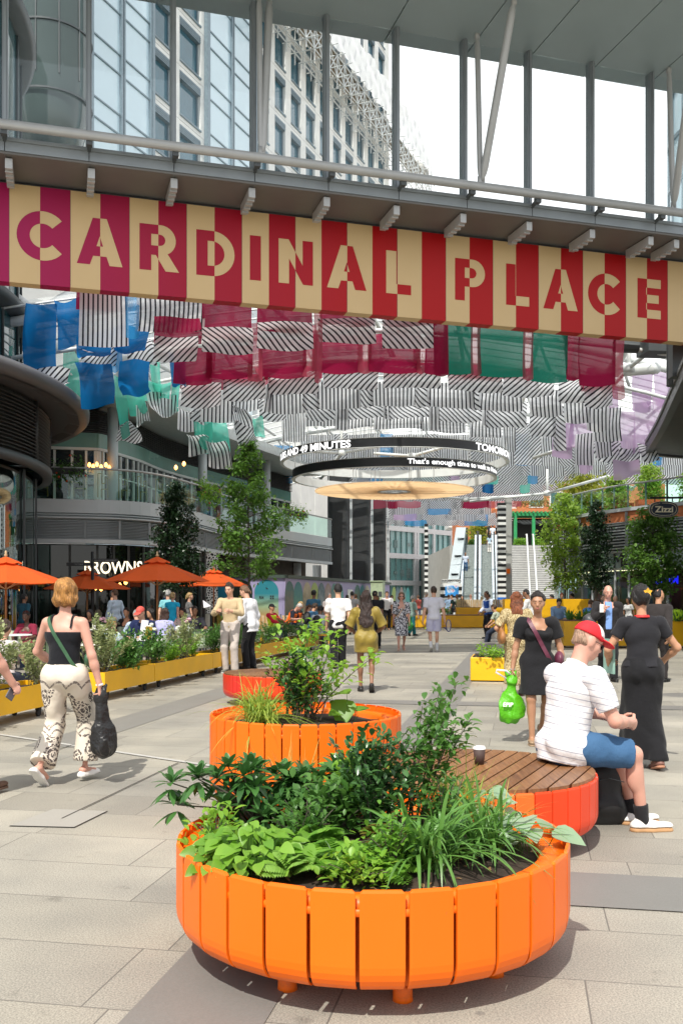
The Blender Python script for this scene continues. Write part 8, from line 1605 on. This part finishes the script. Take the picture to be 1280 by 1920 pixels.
rk = thing('tennis_racket', 'tennis racket held low by the man in lilac shorts', 'racket', (atx(838, 27.4), 27.4, .70)); m = MB(); c = at(840, 1173, 27.3); m.tube([tuple(c + Vector((.13 * math.cos(a) * .5, -.05, .17 * math.sin(a)))) for a in np.linspace(0, 2 * math.pi, 25)], .013, 6); m.tube([tuple(c + Vector((-.02, -.05, -.15))), tuple(c + Vector((-.12, 0, -.04)))], .015, 6); m.build('frame', mat('blue_racket', (.04, .05, .18), .3), rk, True); m = MB()
for k in range(-4, 5): m.beam(c + Vector((k * .013, -.05, -.15)), c + Vector((k * .013, -.05, .15)), .003, .003); m.beam(c + Vector((-.06, -.05, k * .035)), c + Vector((.06, -.05, k * .035)), .003, .003)
m.build('strings', M['white'], rk)
bb_ = MB(); p = at(797, 1178, 27.2); bb_.lathe(tuple(p), [(.001, -.033), (.024, -.024), (.033, 0), (.024, .024), (.001, .033)], 14); tag(bb_.build('tennis_ball', mat('ball_felt', (.62, .72, .05), .9)), 'yellow tennis ball in the left hand of the man in lilac shorts', 'ball')
def x11(f, t_, B, h): loop_strap(f, f.torso(.022), f.P + f.U * .28, f.sh[-1] + f.X * .05 - (f.P + f.U * .28) + f.U * .03, f.F, .035, C_(.55, .42, .34), B, 'bag_strap'); V, Q = sdf_mesh([ell(f.P + f.U * .16 + f.F * .15, (.05, .01, .035))], .012, .01); B('badge', V, Q, WHT)
P('woman in sunglasses and black and white patterned dress, walking towards the camera', 752, 28.0, 1.70, 180, 'f', 'pink', dict(s='bob', col=(.17, .085, .035)), dict(m=pat('mono_floral', floralbw), sl=.95, so=.028, neck=.06, nf=1.2, skirt=(.48, .20), o=.02, name='dress', fold=.008), None, shoe((.55, .38, .30), open=True), 1, fig=walk(.3, 1), extra=x11, glasses='sun')
P('man in black T-shirt walking ahead of the woman in olive', 702, 29.0, 1.76, -12, 'm', 'brown', dict(s='crop', col=bk_h), T((.014, .014, .017), .7, so=.03, o=.03, hem=-.12), TR((.016, .016, .02), w=1.2, hemw=.085), SBRN, 1, fx=dict(build=1.12))
P('man in glasses and white shirt with black trousers, coming towards the camera', 725, 45, 1.83, 178, 'm', 'fair', dict(s='short', col=br_h), T((.70, .70, .74), .8, so=.03, o=.02, hem=-.02), TR((.012, .012, .014)), SBLK, 2)
P('grey haired woman in teal trousers and green patterned top, walking to the right', 772, 38.7, 1.62, -62, 'f', 'fair', dict(s='short', col=gr_h, v=1.08), dict(m=pat('sage_print', tealtop), sl=.9, so=.03, o=.03, hem=-.12, flare=.03), TR((.035, .20, .23), w=1.1, hemw=.08), SBLK, 1)
gb2 = plastic_bag('carrier_bag', 'dull green shopping bag carried by the grey haired woman', at(768, 1158, 38.5), .5, .14, .08, plast('leaf_green_plastic', (.03, .25, .05)), 12)
P('tall grey haired man in pale blue shirt and khaki shorts, by the yellow bench ring', 797, 50, 1.84, -70, 'm', 'fair', dict(s='short', col=(.55, .54, .52)), T((.52, .62, .76), .8, so=.03, o=.03, hem=-.08), TR((.30, .25, .15)), SWHT, 2)
def xv(f, t_, B, h):
    V, Q = sdf_mesh(f.torso(.035), h, .03, [(f.P + f.U * -.06, -f.U), (f.N - f.U * .04, f.U + f.F * .4), (f.P + f.X * .20, f.X), (f.P - f.X * .20, -f.X)]); B('blue_vest', V, Q, cloth((.018, .07, .32)))
    for z in (.05, .15): V, Q = sdf_mesh(f.torso(.040), h, .03, [(f.P + f.U * (z + .045), f.U), (f.P + f.U * z, -f.U), (f.P + f.X * .21, f.X), (f.P - f.X * .21, -f.X)]); B('reflective_band', V, Q, WHT)
P('steward in royal blue reflective vest looking at a phone, by the yellow planter', 915, 36, 1.80, 118, 'm', 'brown', dict(s='crop', col=bk_h), T((.62, .68, .80), 1.9, so=.02, o=.02, hem=-.08), TR((.014, .014, .018), w=1.1), SBLK, 1, fig={**stand, 'hands': {1: (.2, .25, .95), -1: (-.18, .28, .98)}, 'head': (0, 14, 0)}, extra=xv)
P('dark haired man in charcoal suit turning away at the right edge', 1232, 17.5, 1.71, -38, 'm', 'tan', dict(s='crop', col=bk_h), T((.035, .03, .03), 1.92, so=.024, o=.03, hem=-.14), TR((.03, .026, .026), w=1.1), SBLK, 1, fig={**walk(.2, 1), 'head': (-20, 2, 0)})
# standing / walking background
for a in (
 ('man with black backpack in grey shirt, walking away behind the white T-shirt', 660, 40, 1.80, 0, 'm', 'fair', dict(s='short', col=bk_h), T((.30, .30, .31)), TR((.05, .05, .06))),
 ('brown haired boy behind the man with backpack', 667, 44, 1.70, 10, 'm', 'fair', dict(s='short', col=br_h), T((.26, .26, .25)), TR((.06, .06, .08))),
 ('person with short dark hair in black at the hoarding', 650, 46, 1.68, -20, 'm', 'brown', dict(s='crop', col=bk_h), T((.03, .03, .035)), TR((.03, .03, .04))),
 ('woman with dark hair facing the camera behind the olive dress', 707, 47, 1.64, 175, 'f', 'brown', dict(s='long', col=bk_h), T((.05, .04, .045)), TR((.03, .03, .04))),
 ('dark haired woman beside the man in glasses', 734, 47, 1.66, 180, 'f', 'brown', dict(s='bun', col=bk_h), T((.04, .035, .04)), TR((.03, .03, .04))),
 ('older bald man in pale pink shirt passing behind the white T-shirt', 616, 36, 1.70, -150, 'm', 'pink', dict(s='crop', col=gr_h), T((.60, .52, .50)), TR((.04, .04, .05))),
 ('tall young man in teal T-shirt standing by the arched pictures', 587, 33, 1.80, -30, 'm', 'brown', dict(s='short', col=bk_h, v=1.08), T((.05, .16, .26)), TR((.03, .03, .04))),
 ('woman in red top farther back, left of the information kiosk', 784, 60, 1.70, 30, 'f', 'fair', dict(s='bun', col=br_h), T((.45, .10, .08)), TR((.10, .12, .2))),
 ('man in pale blue shirt at the information kiosk', 840, 57, 1.72, -30, 'm', 'fair', dict(s='short', col=br_h), T((.30, .42, .60)), TR((.1, .12, .18))),
 ('man in dark green T-shirt reading at the kiosk', 848, 55, 1.72, 80, 'm', 'fair', dict(s='short', col=bk_h), T((.02, .05, .05)), TR((.03, .03, .04))),
 ('man in khaki shirt and flat cap at the kiosk', 858, 55, 1.74, 90, 'm', 'dark', dict(s='crop', col=bk_h), T((.26, .32, .16)), TR((.2, .2, .12))),
 ('woman in sunglasses with dark hair right of the kiosk', 866, 58, 1.66, 170, 'f', 'fair', dict(s='long', col=dk_h), T((.03, .03, .04)), TR((.03, .03, .04))),
 ('bald man in white shirt with dark shoulder strap, from behind', 882, 53, 1.72, 0, 'm', 'pink', dict(s='bald', col=gr_h), T((.68, .68, .70)), TR((.2, .22, .3))),
 ('woman with pale blond hair near the foot of the escalators', 903, 60, 1.62, 10, 'f', 'pink', dict(s='long', col=(.55, .42, .26)), T((.55, .50, .46)), TR((.3, .3, .34))),
 ('man in pale grey shirt at the foot of the escalators', 917, 64, 1.74, 0, 'm', 'fair', dict(s='short', col=dk_h), T((.55, .58, .60)), TR((.1, .12, .2))),
 ('man in blue cap and blue shirt behind the bald man', 1129, 30.8 + .9, 1.62, 180, 'm', 'fair', dict(s='crop', col=br_h), T((.40, .55, .70)), TR((.06, .07, .1))),
 ('grey haired man in green shirt behind the bald man', 1152, 33, 1.62, 180, 'm', 'fair', dict(s='crop', col=gr_h), T((.25, .33, .2)), TR((.1, .1, .1))),
 ('woman in white top at the shop front on the right', 1178, 36.5, 1.55, 120, 'f', 'brown', dict(s='long', col=bk_h), T((.62, .62, .62)), TR((.06, .06, .08))),
 ('man in pale blue shirt standing inside the cafe terrace', 218, 27.5, 1.78, 60, 'm', 'fair', dict(s='short', col=br_h), T((.50, .60, .70), 1.7), TR((.03, .04, .06))),
 ('dark haired man in pale blue shirt talking on the cafe terrace', 209, 28.6, 1.74, -60, 'm', 'tan', dict(s='short', col=bk_h), T((.48, .56, .66), 1.7), TR((.04, .04, .05))),
 ('grey haired man in aqua T-shirt, from behind at the cafe', 314, 29, 1.78, -20, 'm', 'fair', dict(s='short', col=gr_h), T((.20, .50, .55)), TR((.15, .16, .2))),
 ('woman in bright turquoise dress beside the grey haired man', 323, 28.2, 1.70, -10, 'f', 'pink', dict(s='bun', col=bl_h), T((.02, .42, .68), 0.3), TR((.02, .42, .68))),
 ('woman in white sun cap standing by the patterned screen', 353, 30, 1.70, -70, 'f', 'fair', dict(s='pony', col=bl_h), T((.16, .16, .16), .4), TR((.1, .1, .12))),
 ('person in teal top seen through the shop glass at the far left', 44, 27, 1.66, -30, 'm', 'brown', dict(s='short', col=bk_h), T((.02, .08, .12)), TR((.03, .03, .04))),
): P(*a, tier=2 if a[2] > 30 else 1)
# on the escalators
def on_esc(label, xc, yfeet, H, rz, **k):
    Y = 78 + 12 * max(0, min(1, ((1157 - yfeet) / 139.0))); z = CH - (yfeet - HY) / FPX * Y; o = P(label, xc, Y, H, rz, **k); o.location.z = z
on_esc('man in pale blue shirt with dark strap riding down the left escalator', 872, 1074, 1.80, 180, sex='m', skin='brown', hair=dict(s='bald', col=bk_h), top=T((.55, .62, .74)), bottom=TR((.03, .09, .2)), fig=stand)
on_esc('woman in white trousers riding up the right escalator', 917, 1037, 1.70, 0, sex='f', skin='brown', hair=dict(s='long', col=bk_h), top=T((.40, .52, .62)), bottom=TR((.66, .64, .60), w=1.2, hemw=.09), fig=stand)
on_esc('man in white shirt near the top of the right escalator', 923, 1020, 1.78, 0, sex='m', skin='fair', hair=dict(s='short', col=dk_h), top=T((.62, .66, .72)), bottom=TR((.03, .03, .05)), fig=stand)
on_esc('dark haired woman in black at the top of the right escalator', 917, 1016, 1.66, 0, sex='f', skin='fair', hair=dict(s='long', col=bk_h), top=T((.03, .03, .035)), bottom=TR((.03, .03, .035)), fig=stand)
# seated people
def S(label, x, D, ytop, rz, sex='m', skin='fair', hair=None, top=None, bottom=None, tier=2, lean=8, hands=None, seat=.45, **k):
    z = CH + (HY - ytop) / FPX * D; H = 1.70; fg = Fig(H, sex, lean=lean, seat=seat, hands=hands or {1: (.16, .40, .74), -1: (-.16, .40, .74)}, elbows={1: (1, -.3, -1), -1: (-1, -.3, -1)}, head=k.pop('head', (0, 10, 0)), **sitp(.11, .46)); top_z = fg.C[2] + .12; o = person(label, world_loc(x, D, max(-.2, min(.5, z - top_z))), R(rz), fg, skin, hair, top, bottom or TR((.03, .04, .07)), SBLK, tier, **k); return o
S('man in red cap, dark glasses and navy jumper seated at the cafe table', 273, 19.0, 1137, 160, 'm', 'fair', dict(s='crop', col=br_h), T((.012, .02, .07), 1.85, o=.03, so=.03), None, 1, 12, cap=dict(m=mat('coral_cap', (.55, .08, .06), .7)), glasses='clear')
S('woman in green cap and blue floral top seated with her back to the hedge', 205, 18.4, 1157, -30, 'f', 'pink', dict(s='pony', col=(.36, .18, .05)), dict(m=pat('blue_floral', floralb), sl=.35, so=.02, o=.018), None, 1, 4, cap=dict(m=mat('olive_cap', (.13, .15, .10), .8)))
S('woman in maroon blouse seated behind a sage chair on the left', 52, 21.6, 1145, 172, 'f', 'dark', dict(s='bun', col=bk_h), T((.20, .018, .045), .9, o=.03, neck=.05, nf=1.2), None, 1, 2)
S('person with pink hair band seated at the far left edge', 6, 13.5, 1162, -10, 'f', 'fair', dict(s='bun', col=(.06, .035, .025), v=1.05), T((.55, .5, .5), .5), None, 1, 2)
S('woman in dark headscarf seated behind the flowers', 170, 26.0, 1143, 170, 'f', 'tan', dict(s='bob', col=(.03, .022, .03)), T((.03, .022, .03), 1.9), None, 2, 2)
S('woman in dark top facing away near the flowers', 184, 24.8, 1143, 10, 'f', 'fair', dict(s='long', col=(.10, .09, .05)), T((.02, .02, .02), .9), None, 2, 2)
S('woman in black V-neck top smiling at the cafe table', 239, 25.0, 1139, 175, 'f', 'tan', dict(s='bun', col=bk_h), T((.014, .013, .015), .9, neck=.06, nf=1.3), None, 2, 4)
S('woman with dark hair in lilac top, from behind at the cafe', 308, 22.0, 1140, -10, 'f', 'fair', dict(s='long', col=(.05, .025, .018)), T((.42, .42, .70), .6, o=.03), None, 1, 2)
S('woman with long black hair in pink floral top at the cafe', 345, 25.0, 1139, 165, 'f', 'tan', dict(s='long', col=bk_h), dict(m=pat('pink_floral', floralp), sl=.8, so=.03, o=.02), None, 1, 4)
S('small dark haired diner behind the man in red cap', 287, 23.5, 1140, 140, 'f', 'tan', dict(s='long', col=bk_h), T((.05, .05, .055), .8), None, 2, 4)
S('diner in pale blue shirt half hidden behind the man in red cap', 258, 23, 1143, 30, 'm', 'fair', dict(s='short', col=gr_h), T((.42, .52, .66), .8), None, 2, 4)
S('dark haired diner behind the white flowers', 364, 24.6, 1136, 200, 'm', 'brown', dict(s='short', col=bk_h), T((.03, .03, .04), .8), None, 2, 4)
pair = thing('slatted_bench', 'pale timber bench where the workers in high visibility clothing sit', 'bench', (-1.9, 31.2, 0)); m = MB()
for k in range(6): m.beam((-2.9, 31.0 + k * .1, .43), (-.1, 32.2 + k * .1, .43), .08, .04)
m.build('seat', M['beige_wood'], pair); m = MB()
for k in range(22): m.beam((-2.85 + k * .13, 31.66 + k * .055, .45), (-2.85 + k * .13, 31.68 + k * .055, .95), .09, .03)
m.build('backrest', M['beige_wood'], pair)
for i, (x, y) in enumerate(((-2.6, 31.2), (-.4, 32.2), (-2.6, 31.6), (-.4, 32.5))): m = MB(); m.box((x, y, .2), (.07, .07, .41)); m.build('leg', M['yellow'], pair)
def hv(col, band=True):
    def f_(f, t_, B, h): V, Q = sdf_mesh(f.torso(.034), h, .03, [(f.P + f.U * .0, -f.U), (f.N - f.U * .05, f.U + f.F * .4), (f.P + f.X * .19, f.X), (f.P - f.X * .19, -f.X)]); B('hi_vis_vest', V, Q, mat('hivis_%.1f' % col[1], col, .7, var=.05))
    return f_
S('worker in yellow high visibility vest over red sleeves, seated with legs out', 511, 31.0, 1132, -120, 'm', 'tan', dict(s='crop', col=bk_h), T((.48, .012, .035), 1.9, o=.02), TR((.015, .02, .05)), 1, -6, cap=dict(m=BLK), extra=hv((.62, .82, .02)))
S('white haired worker in orange high visibility vest bending forward', 541, 31.3, 1131, -105, 'm', 'pink', dict(s='short', col=(.5, .47, .43)), T((.015, .018, .03), .8, o=.02), TR((.03, .04, .08)), 1, 26, extra=hv((.95, .16, .01)), head=(0, 24, 0))
S('worker in orange vest with straw coloured hair, seated second', 553, 32.3, 1128, -110, 'm', 'fair', dict(s='short', col=(.45, .30, .12), v=1.06), T((.03, .03, .04), .8, o=.02), TR((.03, .04, .08)), 1, 14, extra=hv((.95, .16, .01)))
S('person in black top seated between the workers and the youths', 570, 33.0, 1133, -100, 'f', 'fair', dict(s='short', col=br_h), T((.02, .02, .022), .5), None, 2, 14)
def pack(f, t_, B, h): V, Q = sdf_mesh([ell(f.P + f.U * .26 - f.F * .21, (.14, .10, .21), np.stack([f.X, f.F, f.U], 1))], h, .02, [], folds(.005, 3)); B('backpack', V, Q, mat('black_nylon', (.012, .012, .013)))
S('curly haired youth in blue T-shirt with black backpack, seated', 580, 30.2, 1131, -48, 'm', 'tan', dict(s='short', col=(.05, .03, .02), v=1.12), T((.06, .17, .30), .7, o=.02), None, 1, 16, extra=pack)
S('dark haired youth in white T-shirt with black backpack, seated nearest', 597, 28.6, 1136, -20, 'm', 'brown', dict(s='short', col=bk_h, v=1.12), T((.58, .62, .66), .7, o=.02), dict(t='shorts', m=cloth((.03, .12, .34)), len=.9), 1, 12, extra=pack)
yf = thing('yellow_seat_frame', 'yellow tubular seat frame under the youth with backpack', 'seat', (atx(597, 28.6), 28.6, 0)); m = MB(); a = at(566, 1177, 28.3); b = at(592, 1177, 28.3); m.tube([(a.x, a.y, .1), (a.x, a.y, .62), (b.x, b.y, .62), (b.x, b.y, .1)], .02, 6); m.box((b.x - .1, b.y + .4, .43), (.9, .45, .05)); m.build('frame', M['yellow'], yf)
S('man in blue shirt reading, seated on the long yellow bench', 1045, 30.6, 1126, 178, 'm', 'asian', dict(s='short', col=bk_h, v=1.06), T((.22, .34, .52), 1.2, o=.025), None, 1, 12, seat=.86, head=(0, 22, 0))
S('person in blue floral shirt seated left of the bald man', 1100, 30.8, 1128, -60, 'm', 'fair', dict(s='short', col=br_h), dict(m=pat('blue_pattern', lambda t: t.ramp(t.noise(18, 3), [(.45, (.02, .09, .35)), (.55, (.10, .28, .55))])), sl=.8, o=.03), None, 1, 10, seat=.80)
S('brown haired person behind the blue floral shirt', 1109, 31.8, 1127, -100, 'f', 'fair', dict(s='bob', col=br_h), T((.05, .16, .34), .7), None, 2, 10, seat=.80)
S('dark haired man in glasses leaning behind the woman in black dress', 996, 26, 1104, 60, 'm', 'brown', dict(s='crop', col=bk_h), T((.64, .64, .64), .8), None, 1, 10, seat=.95, glasses='clear')
S('person in white shirt bending at the bench, left of the woman in black dress', 983, 28, 1128, -60, 'm', 'brown', dict(s='crop', col=bk_h), T((.62, .62, .62), .8), None, 2, 24, seat=.6)
S('brown haired woman in grey green T-shirt seated by the steward', 935, 33, 1133, 60, 'f', 'tan', dict(s='bun', col=br_h), T((.40, .44, .33), .7), None, 2, 14, seat=.6)
for i, (x, lb) in enumerate(((1040, 'person in black hood resting on the high yellow wall'), (1052, 'red haired woman above the high yellow wall'), (1078, 'person in black bent over behind the high yellow wall'))): S(lb, x, 41.5 + i * .3, (1115, 1112, 1113)[i], 170 if i == 1 else 100, 'f' if i == 1 else 'm', 'fair', dict(s='short', col=((.02, .02, .02), (.25, .09, .05), (.02, .02, .02))[i], v=1.1), T((.02, .02, .024), .9), None, 2, 10, seat=.7)
# bags, planters and clutter further back
hvb = thing('work_bag', 'bright lime green bag lying on the right yellow bench', 'bag', (atx(1268, 29.3), 29.3, .86)); V, Q = sdf_mesh([ell((0, 0, .14), (.26, .18, .17))], .02, .02, [], folds(.02, 6)); link_mesh('bag_body', V, Q, mat('lime_fabric', (.45, .72, .02), .7), hvb, True, world=False)
print('OBJECTS', len(bpy.data.objects))
